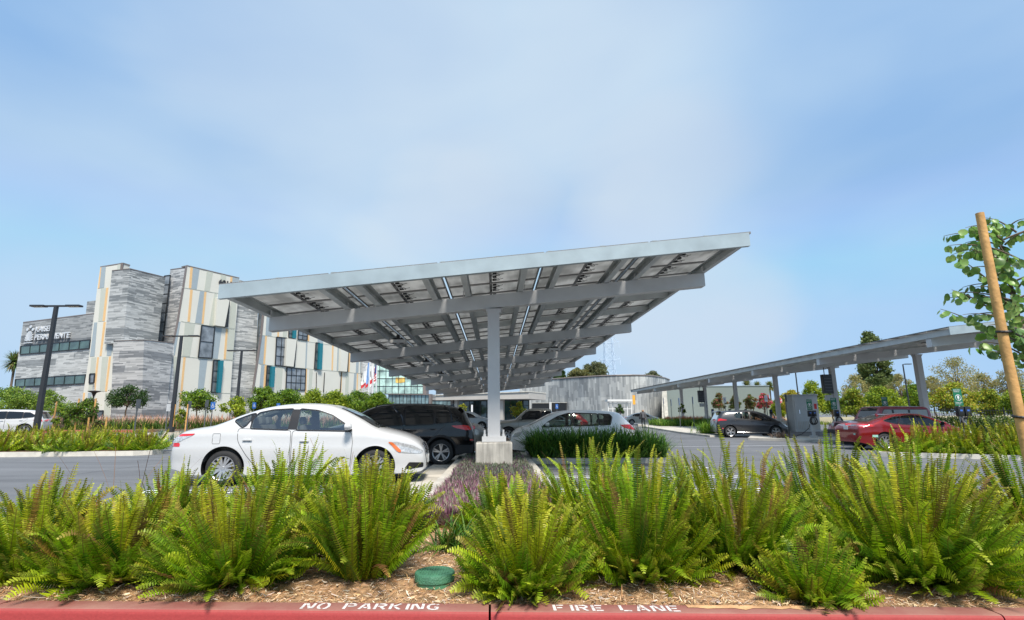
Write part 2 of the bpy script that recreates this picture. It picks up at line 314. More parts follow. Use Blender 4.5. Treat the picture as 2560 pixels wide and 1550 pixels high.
def canopy(cx, Y0, nb, zL, over0, over1, label, nsep=100, lights=(), pedh=.72):
    S = 7.3; t = thing('solar_canopy', label, 'solar carport', (cx, Y0, G(cx, Y0)))
    ox, oy, oz = t.location
    zt = lambda x: zL+.34+SL*(x+5.42)                  # top of beams, x relative to column line, absolute z
    Ys, Ye = -over0, (nb-1)*S+over1
    for k in range(nb):
        y = k*S; b = MB()
        x0, x1 = -5.42, 5.33
        b.prism([(x0, y-.13, zt(x0)-.34-oz), (x1, y-.13, zt(x1)-.34-oz), (x1, y-.13, zt(x1)-oz), (x0, y-.13, zt(x0)-oz)], (0, .26, 0))
        b.build('cross_beam', m_beam, t, bevel=.012)
        g = G(cx, Y0+y)-oz; c = MB()
        for s in (-1, 1): c.box((0, s*.135+y, (g+pedh+zt(0)-.36-oz)/2), (.29, .016, zt(0)-.36-oz-g-pedh))
        c.box((0, y, (g+pedh+zt(0)-.37-oz)/2), (.285, .26, zt(0)-.37-oz-g-pedh))
        c.box((0, y, g+pedh+.07), (.56, .44, .12)); c.box((0, y, zt(0)-.375-oz), (.46, .34, .02)); c.box((0, y, zt(0)-.42-oz), (.36, .30, .08))
        for sx in (-1, 1):
            for sy in (-1, 1): c.lathe([(0, 0), (.035, 0), (.035, .06), (.022, .062), (.022, .16), (0, .16)], 8, M4=Matrix.Translation((sx*.22, y+sy*.16, g+pedh+.12)))
        c.build('column', m_colm, t)
        for x_ in (-5.38, -3.55, -2.92, -1.42, -.74, .78, 1.43, 2.94, 3.55, 5.28):
            q = MB(); q.box((x_, y-.128, zt(x_)-oz+.08), (.012, .10, .17)); q.build('bracket', m_beam, t)
        p = MB(); p.box((0, y, g+pedh/2-.15), (.84, .84, pedh+.3)); p.build('pedestal', m_ped, t, bevel=.025)
    zb = lambda x: zt(x)-oz
    def purlin(x, wd=.07, name='purlin'):
        b = MB(); sgn = 1 if x < 0 else -1
        b.prism([(x-.012, Ys+.03, zb(x-.012)+.003), (x+.012, Ys+.03, zb(x+.012)+.003), (x+.012, Ys+.03, zb(x)+.235), (x-.012, Ys+.03, zb(x)+.235)], (0, Ye-Ys-.06, 0))
        for dz in (.003, .217):
            xa, xb = (x+.012, x+wd) if sgn > 0 else (x-wd, x-.012)
            b.prism([(xa, Ys+.03, zb(xa)+dz), (xb, Ys+.03, zb(xb)+dz), (xb, Ys+.03, zb(xb)+dz+.015), (xa, Ys+.03, zb(xa)+dz+.015)], (0, Ye-Ys-.06, 0))
        b.build(name, m_purl, t)
    PX = (-3.61, -2.86, -1.48, -.68, .72, 1.49, 2.88, 3.61)
    for x in PX: purlin(x, .12)
    for x in (-5.44, 5.35): purlin(x, .10, 'eave_purlin')
    for k in range(nb-1):
        for f in (.36, .66):
            y = (k+f)*S
            for xa, xb in ((-5.42, -3.61), (-2.86, -1.48), (-.68, .72), (1.49, 2.88), (3.61, 5.34)):
                b = MB(); b.prism([(xa+.015, y, zb(xa)+.02), (xb-.015, y, zb(xb)+.02), (xb-.015, y, zb(xb)+.2), (xa+.015, y, zb(xa)+.2)], (0, .06, 0)); b.build('strut', m_purl, t)
    for yy, nm in ((Ys, 'fascia'), (Ye-.03, 'fascia')):
        b = MB(); x0, x1 = -5.56, 5.48
        b.prism([(x0, yy, zb(x0)-.01), (x1, yy, zb(x1)-.01), (x1, yy, zb(x1)+.285), (x0, yy, zb(x0)+.285)], (0, .03, 0))
        b.prism([(x0, yy+.03, zb(x0)-.01), (x1, yy+.03, zb(x1)-.01), (x1, yy+.03, zb(x1)+.005), (x0, yy+.03, zb(x0)+.005)], (0, .07, 0))
        b.build(nm, m_galv, t)
        for i in range(9):
            b = MB(); x = -4.4+i*1.12; b.box((x, yy+.05, zb(x)+.305), (.10, .05, .035)); b.build('panel_clip', m_galv, t)
    n = int((Ye-Ys)/1.04); py = (Ye-Ys)/n; c = 0; R = Matrix.Rotation(-math.atan(SL), 4, 'Y'); rest = []
    for j in range(n):
        for i in (-2, -1, 0, 1, 2):
            x = i*2.24*.995-.02; mt_ = Matrix.Translation((x, Ys+(j+.5)*py+.0, zb(x)+.275))@R
            if c < nsep:
                o = link('solar_panel', PANEL, t); o.matrix_local = mt_
            else: rest.append(mt_)
            c += 1
    if rest:
        nv = len(PANEL.vertices); co = np.empty(nv*3); PANEL.vertices.foreach_get('co', co); co = co.reshape(-1, 3)
        b = MB()
        fs = [tuple(p.vertices) for p in PANEL.polygons]; ms = [p.material_index for p in PANEL.polygons]
        keep = [q for q in range(len(fs)) if ms[q] != 3]
        V = []; FF = []; MM = []
        for mt_ in rest:
            A = np.array(mt_); base = len(V)*nv; V.append(co@A[:3, :3].T+A[:3, 3]); FF += [tuple(i+base for i in fs[q]) for q in keep]; MM += [ms[q] for q in keep]
        me = bpy.data.meshes.new('solar_panels'); me.from_pydata(np.concatenate(V).tolist(), [], FF)
        for m in (m_back, m_cell, m_rail): me.materials.append(m)
        me.polygons.foreach_set('material_index', MM); link('solar_panel', me, t, kind='stuff')
    for (lx, ly) in lights:
        z = zb(lx)-.02; b = MB()
        b.box((lx, ly, z+.0), (.34, .24, .05)); b.box((lx, ly, z-.09), (.56, .34, .11), 1); b.box((lx-.12, ly, z-.148), (.13, .2, .006), 2); b.box((lx+.12, ly, z-.148), (.13, .2, .006), 2); b.box((lx, ly, z+.08), (.1, .1, .14))
        b.build('light_fixture', [m_blk, m_lamp, m_dark], t, bevel=.01)
    return t
c1 = canopy(-.03, 12.83, 7, 3.38, 2.27, 2.3, 'large grey steel carport with solar panels directly above the white sedan', 100,
            [(-3.25, 5.0), (-3.25, 12.4), (-3.25, 19.6), (-3.25, 26.9), (-3.25, 34.), (2.9, 12.4), (2.9, 19.6)])
c2 = canopy(22.55, 20.13, 7, 3.80, 1.2, 2.3, 'further grey solar carport over the charging stations on the right', 60, [(-3.3, 2.6)], pedh=.85)
# ------------------------------------------------------------------ vehicles
def paint(name, col, metal=0., rough=.32):
    return M(name, col, rough, metal, var=.02, scale=2, coat=1.)
m_white = paint('paint_white', (.60, .60, .595)); m_blackp = paint('paint_black', (.004, .004, .005), 0., .15); m_white2 = paint('paint_white_bright', (.85, .85, .84)); m_blackp.node_tree.nodes['Principled BSDF'].inputs['Coat Weight'].default_value = .35; m_silver = paint('paint_silver', (.5, .5, .47), .5)
m_grey = paint('paint_dark_grey', (.03, .031, .036), .2); m_red = paint('paint_red', (.26, .008, .012), .35, .25); m_maroon = paint('paint_maroon', (.26, .035, .06), .1); m_glassl = M('hazy_glass', (.30, .32, .33), .08, 0, var=0, coat=.5)
m_pale = paint('paint_pale_blue', (.52, .58, .62), .3); m_tan = paint('paint_champagne', (.33, .32, .28), .45)
m_tyre = M('tyre_rubber', (.022, .022, .023), .8, var=.25, scale=9, bump=.1); m_rim = M('alloy_rim', (.62, .62, .63), .28, .75, var=.04); m_brake = M('brake_disc', (.05, .05, .05), .6, .3, var=.1)
m_chrome = M('chrome', (.75, .75, .76), .12, 1., var=0); m_glassd = M('privacy_glass', (.008, .010, .012), .04, 0, var=0, coat=.5); m_glass = glassmat('car_glass', (.80, .86, .82), base=.16); m_glass2 = glassmat('car_glass_tinted', (.48, .56, .52))
m_trim = M('window_trim', (.012, .012, .014), .3, var=0); m_seat = M('seat_fabric', (.16, .16, .16), .9, var=.1); m_seatl = M('seat_leather_light', (.42, .41, .38), .7, var=.05); m_cabin = M('cabin_trim', (.10, .10, .10), .85, var=.1)
m_seam = M('panel_gap', (.05, .05, .05), .8, var=0); m_clad = M('wheel_arch_plastic', (.018, .018, .02), .65, var=.1, bump=.1)
m_tail = M('tail_light_red', (.62, .015, .02), .12, var=.15, scale=25, coat=1.); m_tailc = M('lamp_lens_clear', (.55, .56, .57), .1, .3, var=.35, scale=30, coat=1.); m_amber = M('lamp_amber', (.75, .16, .03), .15, var=.1, coat=1.)
m_plate = M('number_plate', (.72, .72, .70), .5, var=.1, scale=12); m_blue = M('plate_ink', (.05, .1, .3), .5, var=0)
def pchip(pts):
    x = [p[0] for p in pts]; y = [p[1] for p in pts]; n = len(x); h = [x[i+1]-x[i] for i in range(n-1)]; d = [(y[i+1]-y[i])/h[i] for i in range(n-1)]; m = [0.]*n
    for i in range(1, n-1):
        if d[i-1]*d[i] > 0:
            w1 = 2*h[i]+h[i-1]; w2 = h[i]+2*h[i-1]; m[i] = (w1+w2)/(w1/d[i-1]+w2/d[i])
    m[0] = d[0]; m[-1] = d[-1]
    def f(q):
        if q <= x[0]: return y[0]
        if q >= x[-1]: return y[-1]
        lo = 0
        while x[lo+1] < q: lo += 1
        t = (q-x[lo])/h[lo]; t2 = t*t; t3 = t2*t
        return (2*t3-3*t2+1)*y[lo]+(t3-2*t2+t)*h[lo]*m[lo]+(-2*t3+3*t2)*y[lo+1]+(t3-t2)*h[lo]*m[lo+1]
    return f
class Body:
    def __init__(s, prof, belt, W, sill=.2, tum=.42, pnorm=7., nose=.62, tail=.72, cabin=(-1.5, 1.2), endh=.26):
        s.x0, s.x1 = prof[0][0], prof[-1][0]; s.top = pchip(prof); s.belt = pchip(belt); s.hw = W/2; s.tum = tum; s.p = pnorm; s.cab = cabin
        s.plan = pchip([(s.x0, tail), (s.x0+.05, tail+.14*(1-tail)/.28), (s.x0+.16, 1-(1-tail)*.28), (s.x0+.45, .975), (s.x0+1.0, 1), (s.x1-1.3, 1), (s.x1-.6, .965), (s.x1-.3, .9), (s.x1-.12, .81), (s.x1-.04, .73), (s.x1, nose)])
        s.sl = pchip([(s.x0, sill+endh*.45), (s.x0+.12, sill+.1), (s.x0+.5, sill), (s.x1-.6, sill), (s.x1-.1, sill+.02), (s.x1, sill+.08)])
    def sec(s, x):
        zt = s.top(x); zl = s.sl(x); zb = min(s.belt(x), zt-.05); zb = max(zb, zl+.05); return s.hw*s.plan(x), zl, zb, max(zt, zb+.02)
    def pp(s, x):
        a, b = s.cab
        t = max(0, min(1, (x-a+.35)/.5))*max(0, min(1, (b+.35-x)/.5)); return 2.6+(s.p-2.6)*t
    def low(s, w, z, zl, zb):
        q = max(0, min(1, (z-zl)/(zb-zl))); return w*(1-.055*(1-q)**2.2-.028*max(0, (q-.55)/.45)**2-.014*math.exp(-((q-.80)/.07)**2)-.012*math.exp(-((q-.25)/.13)**2))
    def Y(s, x, z, ins=0.):
        w, zl, zb, zt = s.sec(x); zt -= ins; w -= ins
        if z <= zb: return s.low(w, max(z, zl), zl, zb)
        q = min(1, (z-zb)/(zt-zb)) if zt > zb else 1; p = s.pp(x)
        return max(0, (w*.972-s.tum*(z-zb)))*(1-q**p)**(1/p)
    def Ztop(s, x, y):
        y = abs(y); w, zl, zb, zt = s.sec(x); lo, hi = zb, zt
        for _ in range(22):
            m = (lo+hi)/2
            if s.Y(x, m) > y: lo = m
            else: hi = m
        return (lo+hi)/2
    def Xend(s, y, z, sg):
        y = abs(y); lo = (s.x0+s.x1)/2+sg*1.0; hi = s.x1 if sg > 0 else s.x0
        def inside(x):
            w, zl, zb, zt = s.sec(x); return zl-.03 <= z <= zt and s.Y(x, z) >= y
        if inside(hi): return hi
        for _ in range(22):
            m = (lo+hi)/2
            if inside(m): lo = m
            else: hi = m
        return lo
    def hull(s, xa, xb, zmin=None, ins=0., nx=70):
        xs = [xa+(xb-xa)*(1-math.cos(PI*i/nx))/2 for i in range(nx+1)] if zmin is None else [xa+(xb-xa)*i/nx for i in range(nx+1)]
        rings = []
        for x in xs:
            w, zl, zb, zt = s.sec(x); half = []
            if zmin is not None: zl = zmin; zt -= ins
            zb = max(zb, zl+.02); zt = max(zt, zb+.01)
            for i in range(11):
                z = zl+(zb-zl)*i/10; half.append((s.Y(x, z)-ins if zmin is not None else s.low(w, z, zl, zb), z))
            p = s.pp(x)
            for i in range(1, 21):
                a = PI/2*i/20; q = math.sin(a)**(2/p); z = zb+(zt-zb)*q; y = max(0, w*.972-s.tum*(z-zb)-ins)*max(0, math.cos(a))**(2/p)
                half.append((y, z))
            half[-1] = (0, half[-1][1])
            rings.append([Vector((x, y, z)) for y, z in half]+[Vector((x, -y, z)) for y, z in half[-2::-1]])
        n = len(rings[0]); bm = bmesh.new(); vs = [[bm.verts.new(v) for v in r] for r in rings]
        for i in range(len(rings)-1):
            for j in range(n-1): bm.faces.new((vs[i][j], vs[i][j+1], vs[i+1][j+1], vs[i+1][j]))
            bm.faces.new((vs[i][n-1], vs[i][0], vs[i+1][0], vs[i+1][n-1]))
        bm.faces.new(vs[0]); bm.faces.new(vs[-1][::-1]); bmesh.ops.recalc_face_normals(bm, faces=bm.faces); return bm
def tmp(bm, name='tmp'):
    me = bpy.data.meshes.new(name); bm.to_mesh(me); bm.free(); o = bpy.data.objects.new(name, me); COL.objects.link(o); return o
def boolcut(o, cutters):
    for c in cutters:
        md = o.modifiers.new('b', 'BOOLEAN'); md.object = c; md.operation = 'DIFFERENCE'; md.solver = 'EXACT'
    dg = bpy.context.evaluated_depsgraph_get(); dg.update(); me = bpy.data.meshes.new_from_object(o.evaluated_get(dg)); bpy.data.objects.remove(o)
    for c in cutters: bpy.data.objects.remove(c)
    return me
def dense(poly, step=.05):
    out = []
    for i in range(len(poly)):
        a, b = poly[i], poly[(i+1) % len(poly)]; n = max(1, int(math.dist(a, b)/step))
        out += [(a[0]+(b[0]-a[0])*k/n, a[1]+(b[1]-a[1])*k/n) for k in range(n)]
    return out
def rounded(poly, r=.03, n=3):
    out = []; k = len(poly)
    for i in range(k):
        p = Vector(poly[i]); a = Vector(poly[i-1])-p; b = Vector(poly[(i+1) % k])-p; ra = min(r, a.length*.4, b.length*.4); A = p+a.normalized()*ra; B = p+b.normalized()*ra
        for t in range(n+1):
            u = t/n; q = A*(1-u)**2+p*2*u*(1-u)+B*u*u; out.append((q.x, q.y))
    return out
def patch(poly, fn, step=.06):
    bm = bmesh.new(); P = dense(poly, step); bm.faces.new([bm.verts.new((a, b, 0)) for a, b in P])
    for ax in (0, 1):
        v = [p[ax] for p in P]; lo, hi = min(v), max(v); n = int((hi-lo)/step)
        for i in range(1, n+1):
            c = lo+(hi-lo)*i/(n+1)
            bmesh.ops.bisect_plane(bm, geom=bm.verts[:]+bm.edges[:]+bm.faces[:], plane_co=(c, 0, 0) if ax == 0 else (0, c, 0), plane_no=(1, 0, 0) if ax == 0 else (0, 1, 0))
    for vv in bm.verts: vv.co = fn(vv.co.x, vv.co.y)
    for f in bm.faces: f.smooth = True
    return bm
def put(bm, name, m, parent, **k):
    me = bpy.data.meshes.new(name); bm.to_mesh(me); bm.free(); me.materials.append(m); return link(name, me, parent, **k)
def offset_poly(poly, d):
    n = len(poly); A = sum(poly[i][0]*poly[(i+1) % n][1]-poly[(i+1) % n][0]*poly[i][1] for i in range(n)); sg = 1 if A > 0 else -1; out = []
    for i in range(n):
        a, b, c = Vector(poly[i-1]), Vector(poly[i]), Vector(poly[(i+1) % n]); e1 = (b-a); e2 = (c-b)
        if e1.length < 1e-6 or e2.length < 1e-6: out.append(poly[i]); continue
        n1 = Vector((e1.y, -e1.x)).normalized()*sg; n2 = Vector((e2.y, -e2.x)).normalized()*sg; m = (n1+n2)
        m = m/max(.5, m.dot(n1)) if m.length > .1 else n1
        out.append((b.x+m.x*d, b.y+m.y*d))
    return out
def ringpatch(poly, d, fn, step=.05):
    P = dense(poly, step); Q = offset_poly(P, d); bm = bmesh.new(); a = [bm.verts.new(fn(*p)) for p in P]; b = [bm.verts.new(fn(*p)) for p in Q]; n = len(P)
    for i in range(n): bm.faces.new((a[i], a[(i+1) % n], b[(i+1) % n], b[i]))
    bmesh.ops.recalc_face_normals(bm, faces=bm.faces)
    return bm
WHEELS = {}
def wheel_meshes(R, rr, spokes, style):
    k = (R, rr, spokes, style)
    if k in WHEELS: return WHEELS[k]
    w = .105; M4 = Matrix.Rotation(PI/2, 4, 'X')          # axis along y, outer face towards -y
    t = MB(); t.lathe([(rr*.97, -w+.01), (rr+.015, -w-.004), (R-.03, -w+.004), (R-.008, -w+.03), (R, -w+.06), (R, w-.06), (R-.01, w-.02), (R-.03, w), (rr, w), (rr*.97, -w+.01)], 40, M4=Matrix.Rotation(-PI/2, 4, 'X'))
    to = t.build('tyre', m_tyre, smooth=.8); tm = to.data; bpy.data.objects.remove(to)
    r = MB(); MX = Matrix.Rotation(-PI/2, 4, 'X')
    # rotation maps local z -> +y ; outer face at local z=-w => y=-w
    r.lathe([(rr*1.0, -w-.002), (rr*.985, -w-.008), (rr*.93, -w+.0), (rr*.90, -w+.03), (rr*.90, w*.5)], 40, M4=MX)
    r.lathe([(0, -w+.012), (rr*.13, -w+.012), (rr*.17, -w+.022), (rr*.20, -w+.05)], 20, M4=MX)
    for i in range(spokes):
        a = 2*PI*i/spokes
        subs = ((-.13, .0), (.13, .0)) if style == 'twin' else ((0, 0),)
        for (da, _) in subs:
            w0, w1 = (.030, .036) if style == 'twin' else (.05, .075)
            if style == 'thin': w0, w1 = .035, .04
            ca, sa = math.cos(a+da*.5), math.sin(a+da*.5); c2, s2 = math.cos(a+da*1.2), math.sin(a+da*1.2)
            p0 = Vector((ca*rr*.14, -w+.018, sa*rr*.14)); p1 = Vector((c2*rr*.94, -w+.004, s2*rr*.94)); tt = (p1-p0).normalized(); nn = Vector((-tt.z, 0, tt.x)).normalized()
            v = []
            for p, ww in ((p0, w0), (p1, w1)):
                v += [p+nn*ww/2, p-nn*ww/2, p-nn*ww*.6+Vector((0, .035, 0)), p+nn*ww*.6+Vector((0, .035, 0))]
            r.add(v, ((0, 1, 5, 4), (1, 2, 6, 5), (3, 0, 4, 7), (0, 3, 2, 1), (4, 5, 6, 7)))
    for i in range(5):
        a = 2*PI*i/5; r.lathe([(.0, -w+.008), (.011, -w+.008), (.011, -w+.03)], 6, M4=Matrix.Translation((math.cos(a)*rr*.12, 0, math.sin(a)*rr*.12))@MX)
    ro = r.build('rim', m_rim, smooth=.5); rm = ro.data; bpy.data.objects.remove(ro)
    b = MB(); b.lathe([(0, -w+.06), (rr*.62, -w+.06), (rr*.62, -w+.075), (rr*.9, -w+.085)], 24, M4=MX); b.box((rr*.45, -w+.06, rr*.2), (.09, .04, .16))
    bo = b.build('brake', m_brake, smooth=.6); bmm = bo.data; bpy.data.objects.remove(bo)
    WHEELS[k] = (tm, rm, bmm); return WHEELS[k]
def car(name, label, cat, px, body, wx, R, windows, col, hand=1, see=False, glass=None, rim=(.205, 5, 'twin'), wins=None, rear=None, doors=(), handles=(), mirror=None, lights=(), ends=(), archr=.06, clad=False, seats=None, extra=None, wtrack=.0, parts=True, group=None):
    """px: (x, y, heading, scale): position of the car's middle on the lot. local +x = forward"""
    x, y, hd, sc = px
    t = thing(name, label, cat, (x, y, G(x, y)), hd, group, sc)
    t.rotation_euler = Matrix.Rotation(math.atan(.012), 3, 'Y').to_4x4().to_3x3()@Matrix.Rotation(hd, 3, 'Z') and (Matrix.Rotation(math.atan(.012), 3, 'Y')@Matrix.Rotation(hd, 3, 'Z')).to_euler()
    B = body; glass = glass or (m_glass if see else m_glassd)
    bd = tmp(B.hull(B.x0, B.x1)); ra = R+archr; cut = []
    for sx in wx:
        for sg in (-1, 1):
            cb = bmesh.new(); bmesh.ops.create_cone(cb, cap_ends=True, segments=48, radius1=ra, radius2=ra, depth=.62, matrix=Matrix.Translation((sx, sg*(B.hw-.26+.31-.05), R+.01))@Matrix.Rotation(PI/2, 4, 'X'))
            cut.append(tmp(cb))
    if see:
        lo = min(p[1] for w_ in windows for p in w_)
        xs = [p[0] for w_ in windows for p in w_]
        cut.append(tmp(B.hull(min(xs)-.45, max(xs)+.15, zmin=.42, ins=.05, nx=40)))
        for w_ in windows:
            cb = bmesh.new(); P = rounded(w_)
            a = [cb.verts.new((p[0], -1.3, p[1])) for p in P]; b = [cb.verts.new((p[0], 1.3, p[1])) for p in P]; n = len(P)
            for i in range(n): cb.faces.new((a[i], a[(i+1) % n], b[(i+1) % n], b[i]))
            cb.faces.new(a); cb.faces.new(b[::-1]); bmesh.ops.recalc_face_normals(cb, faces=cb.faces); cut.append(tmp(cb))
        for wp in (wins, rear):
            if not wp: continue
            cb = bmesh.new(); a = [cb.verts.new((p[0], p[1], lo+.06)) for p in wp]; b = [cb.verts.new((p[0], p[1], 2.4)) for p in wp]; n = len(wp)
            for i in range(n): cb.faces.new((a[i], a[(i+1) % n], b[(i+1) % n], b[i]))
            cb.faces.new(a); cb.faces.new(b[::-1]); bmesh.ops.recalc_face_normals(cb, faces=cb.faces); cut.append(tmp(cb))
    me = boolcut(bd, cut); me.name = 'body'
    me.materials.clear(); me.materials.append(col); me.materials.append(m_clad); me.materials.append(m_cabin)
    bm = bmesh.new(); bm.from_mesh(me)
    for f in bm.faces:
        c = f.calc_center_median(); f.smooth = True; f.material_index = 0
        if f.normal.z < -.9 and c.z < B.sl(c.x)+.03: f.material_index = 1
        for sx in wx:
            if math.hypot(c.x-sx, c.z-R-.01) < ra+.004 and abs(c.y) < B.hw and (abs(f.normal.y) < .35 or math.hypot(c.x-sx, c.z-R-.01) < ra-.01): f.material_index = 1
        if see and c.z > .415 and abs(c.y) < B.Y(c.x, c.z)-.035 and c.z < B.Ztop(c.x, abs(c.y))-.03: f.material_index = 2
    for e in bm.edges:
        if len(e.link_faces) == 2 and e.calc_face_angle(0) > .55: e.smooth = False
    bm.to_mesh(me); bm.free(); link('body', me, t)
    for sx in wx:
        for sg in (-1, 1):
            wt = thing('wheel', None, None); wt.parent = t; wt.location = (sx, sg*(B.hw*.965-.115), R); wt.rotation_euler = (0, random.uniform(0, 6), 0 if sg < 0 else PI)
            tm, rm, bk = wheel_meshes(R, *rim); link('tyre', tm, wt); link('rim', rm, wt); link('brake', bk, wt)
    for sg in (-1, 1):
        S = lambda off: (lambda a, b: Vector((a, sg*(B.Y(a, b)+off), b)))
        for d in doors:
            put(ringpatch(rounded(d, .05), .009, S(.0025)), 'door_seam', m_seam, t)
        for h in handles:
            hb = MB(); yy = B.Y(*h); hb.box((h[0], sg*(yy+.022), h[1]), (.17, .022, .030)); o = hb.build('door_handle', col, t, bevel=.008, smooth=.6)
            if clad: o.data.materials[0] = col
            hb = MB(); hb.box((h[0]-.01, sg*(yy+.003), h[1]-.012), (.12, .006, .03)); hb.build('door_handle_recess', m_seam, t)
        for w_ in windows:
            P = rounded(w_); put(patch(P, S(.004)), 'side_window', glass, t); put(ringpatch(P, .022, S(.007)), 'window_trim', m_trim, t)
        if len(windows) > 1:
            for a, b in zip(windows[:-1], windows[1:]):   # dark pillars between the panes
                xs = sorted(a, key=lambda p: p[0])[-2:]; xt = sorted(b, key=lambda p: p[0])[:2]
                xs.sort(key=lambda p: p[1]); xt.sort(key=lambda p: p[1])
                P = [xs[0], xt[0], xt[1], xs[1]]; put(patch(P, S(.0055)), 'pillar_trim', m_trim, t)
        if mirror:
            mb = MB(); yy = B.Y(*mirror); c = Vector((mirror[0]+.04, sg*(yy+.13), mirror[1]+.10))
            mb.lathe([(0, -.10), (.05, -.09), (.085, -.05), (.09, 0), (.085, .03)], 20, M4=Matrix.Translation(c)@Matrix.Diagonal((.95, 1.3, 1, 1)).to_4x4()@Matrix.Rotation(-PI/2, 4, 'Y')@Matrix.Diagonal((.75, 1, 1, 1)).to_4x4())
            o = mb.build('wing_mirror', col, t, smooth=.9)
            mm = MB(); mm.bar((mirror[0], sg*(yy-.01), mirror[1]+.02), (mirror[0]+.03, sg*(yy+.1), mirror[1]+.05), .05, .035); mm.box(c+Vector((-.032, 0, 0)), (.006, .17, .10)); mm.build('mirror_stalk', m_trim, t)
        if clad:
            for sx in wx:
                P = [(sx+(ra+.055)*math.cos(a), R+.01+(ra+.055)*math.sin(a)) for a in [i*PI/16 for i in range(17)]]+[(sx+(ra-.004)*math.cos(a), R+.01+(ra-.004)*math.sin(a)) for a in [i*PI/16 for i in range(16, -1, -1)]]
                bm = bmesh.new(); n = 17; vo = [bm.verts.new(S(.012)(*P[i])) for i in range(17)]; vi = [bm.verts.new(S(.012)(*P[33-i])) for i in range(17)]; v0 = [bm.verts.new(S(-.01)(*P[i])) for i in range(17)]
                for i in range(16): bm.faces.new((vo[i], vo[i+1], vi[i+1], vi[i])); bm.faces.new((vo[i], vo[i+1], v0[i+1], v0[i]))
                put(bm, 'wheel_arch', m_clad, t)
            xa, xb = wx[0]+ra, wx[1]-ra
            if xa > xb: xa, xb = xb, xa
            xa, xb = min(wx)+ra, max(wx)-ra
            put(patch([(xa, .24), (xb, .24), (xb, .40), (xa, .40)], S(.012)), 'sill_cladding', m_clad, t)
            put(patch([(B.x0+.04, .33), (min(wx)-ra, .30), (min(wx)-ra, .55), (B.x0+.02, .55)], S(.012)), 'bumper_cladding', m_clad, t)
        for (nm, m, P, off) in lights: put(patch(rounded(P, .02, 2), S(off), .04), nm, m, t)
    T = lambda off: (lambda a, b: Vector((a, b, B.Ztop(a, b)+off)))
    if wins: put(patch(wins, T(.004), .09), 'windscreen', glass if see else m_glassd, t)
    if rear: put(patch(rear, T(.004), .09), 'rear_window', glass if see else m_glassd, t)
    for (nm, m, sgx, P, off) in ends:
        put(patch(P, (lambda a, b, sgx=sgx, off=off: Vector((B.Xend(a, b, sgx)+sgx*off, a, b))), .06), nm, m, t)
    if see:
        sm = seats or m_seat
        for (sx, ys) in ((.12, (-.36, .36)), (-.78, (-.38, .38, 0))):
            for yy in ys:
                s = MB(); bz = .55
                s.box((sx+.12, yy, bz-.02), (.5, .48, .16)); s.bar((sx-.08, yy, bz), (sx-.24, yy, bz+.52), .46, .13, up=(1, 0, 0)); s.bar((sx-.235, yy, bz+.54), (sx-.27, yy, bz+.68), .24, .09, up=(1, 0, 0)); s.build('seat', sm, t, bevel=.04, smooth=.9)
        d = MB(); d.box((max(p[0] for w_ in windows for p in w_)-.02, 0, lo-.12), (.4, 1.25, .22)); d.build('dashboard', m_cabin, t, bevel=.05)
        d = MB(); pts = [(.62+.04*math.sin(a)*.5, .36+.18*math.cos(a), .86+.18*math.sin(a)) for a in [2*PI*i/20 for i in range(21)]]; d.tube(pts, .014, 6); d.build('steering_wheel', m_trim, t)
    if extra: extra(t, B)
    return t
def mirror_x(poly): return poly
m_sedan_extra = None
def plate(t, B, sg, y, z, w=.31, h=.15, text='7KDR429'):
    x = B.Xend(0, z, sg)+sg*.012; p = MB(); p.box((x, y, z), (.012, w, h)); o = p.build('number_plate', m_plate, t, bevel=.004)
# ---- white saloon in front
sed = Body([(-2.35, .42), (-2.335, .66), (-2.27, .90), (-2.16, 1.01), (-1.95, 1.045), (-1.6, 1.115), (-1.1, 1.31), (-.75, 1.42), (-.35, 1.48), (0, 1.495), (.35, 1.475), (.62, 1.40), (1.0, 1.22), (1.34, 1.045), (1.6, .985), (1.9, .90), (2.1, .80), (2.2, .70), (2.26, .58), (2.28, .45)],
           [(-2.35, .80), (-1.9, .93), (-1.2, .945), (0, .925), (1.0, .915), (1.6, .85), (2.0, .76), (2.28, .6)], 1.76, cabin=(-1.35, 1.15))
win_sed = [[(-1.235, 1.165), (-1.08, 1.05), (-1.03, 1.075), (-.90, 1.29), (-.98, 1.275)], [(-.925, 1.03), (-.265, 1.005), (-.245, 1.375), (-.60, 1.355), (-.845, 1.30), (-.915, 1.19)], [(-.10, 1.0), (.90, .985), (.77, 1.09), (.50, 1.255), (.22, 1.345), (-.105, 1.375)]]
def sed_x(t, B):
    g = MB()
    for sy in (-1, 1):
        for i in range(3):
            y0 = .06; pass
    for i, z in enumerate((.60, .64, .68)):
        pts = [(B.Xend(y, z, 1)+.006, y, z) for y in [-.36+.06*k for k in range(13)]]; g.tube(pts, .008, 6)
    pts = [(B.Xend(y, z, 1)+.012, y, z) for y, z in ((-.34, .72), (-.2, .60), (0, .57), (.2, .60), (.34, .72))]; g.tube(pts, .014, 6)
    g.build('grille', m_chrome, t); plate(t, B, 1, 0, .42)
    b = MB(); b.bar((-1.3, -.78, .2), (1.25, -.78, .2), .03, .035); b.bar((-1.3, .78, .2), (1.25, .78, .2), .03, .035); b.build('sill_trim', m_chrome, t)
    f = MB(); pts = [(-1.5+.075*(1 if abs(c) < .9 else .9)*c, 0, .84+.09*s_) for c, s_ in ((-1, -.8), (-1, .8), (-.8, 1), (.8, 1), (1, .8), (1, -.8), (.8, -1), (-.8, -1), (-1, -.8))]
    f.tube([(p[0], -B.Y(p[0], p[2])-.001, p[2]) for p in pts], .0035, 4); f.build('fuel_flap', m_seam, t)
    for yy in (-.3, .3):
        w_ = MB(); w_.bar((1.36, yy*1.9, 1.035), (1.30, yy*.4, 1.075), .02, .012); w_.build('wiper', m_trim, t)
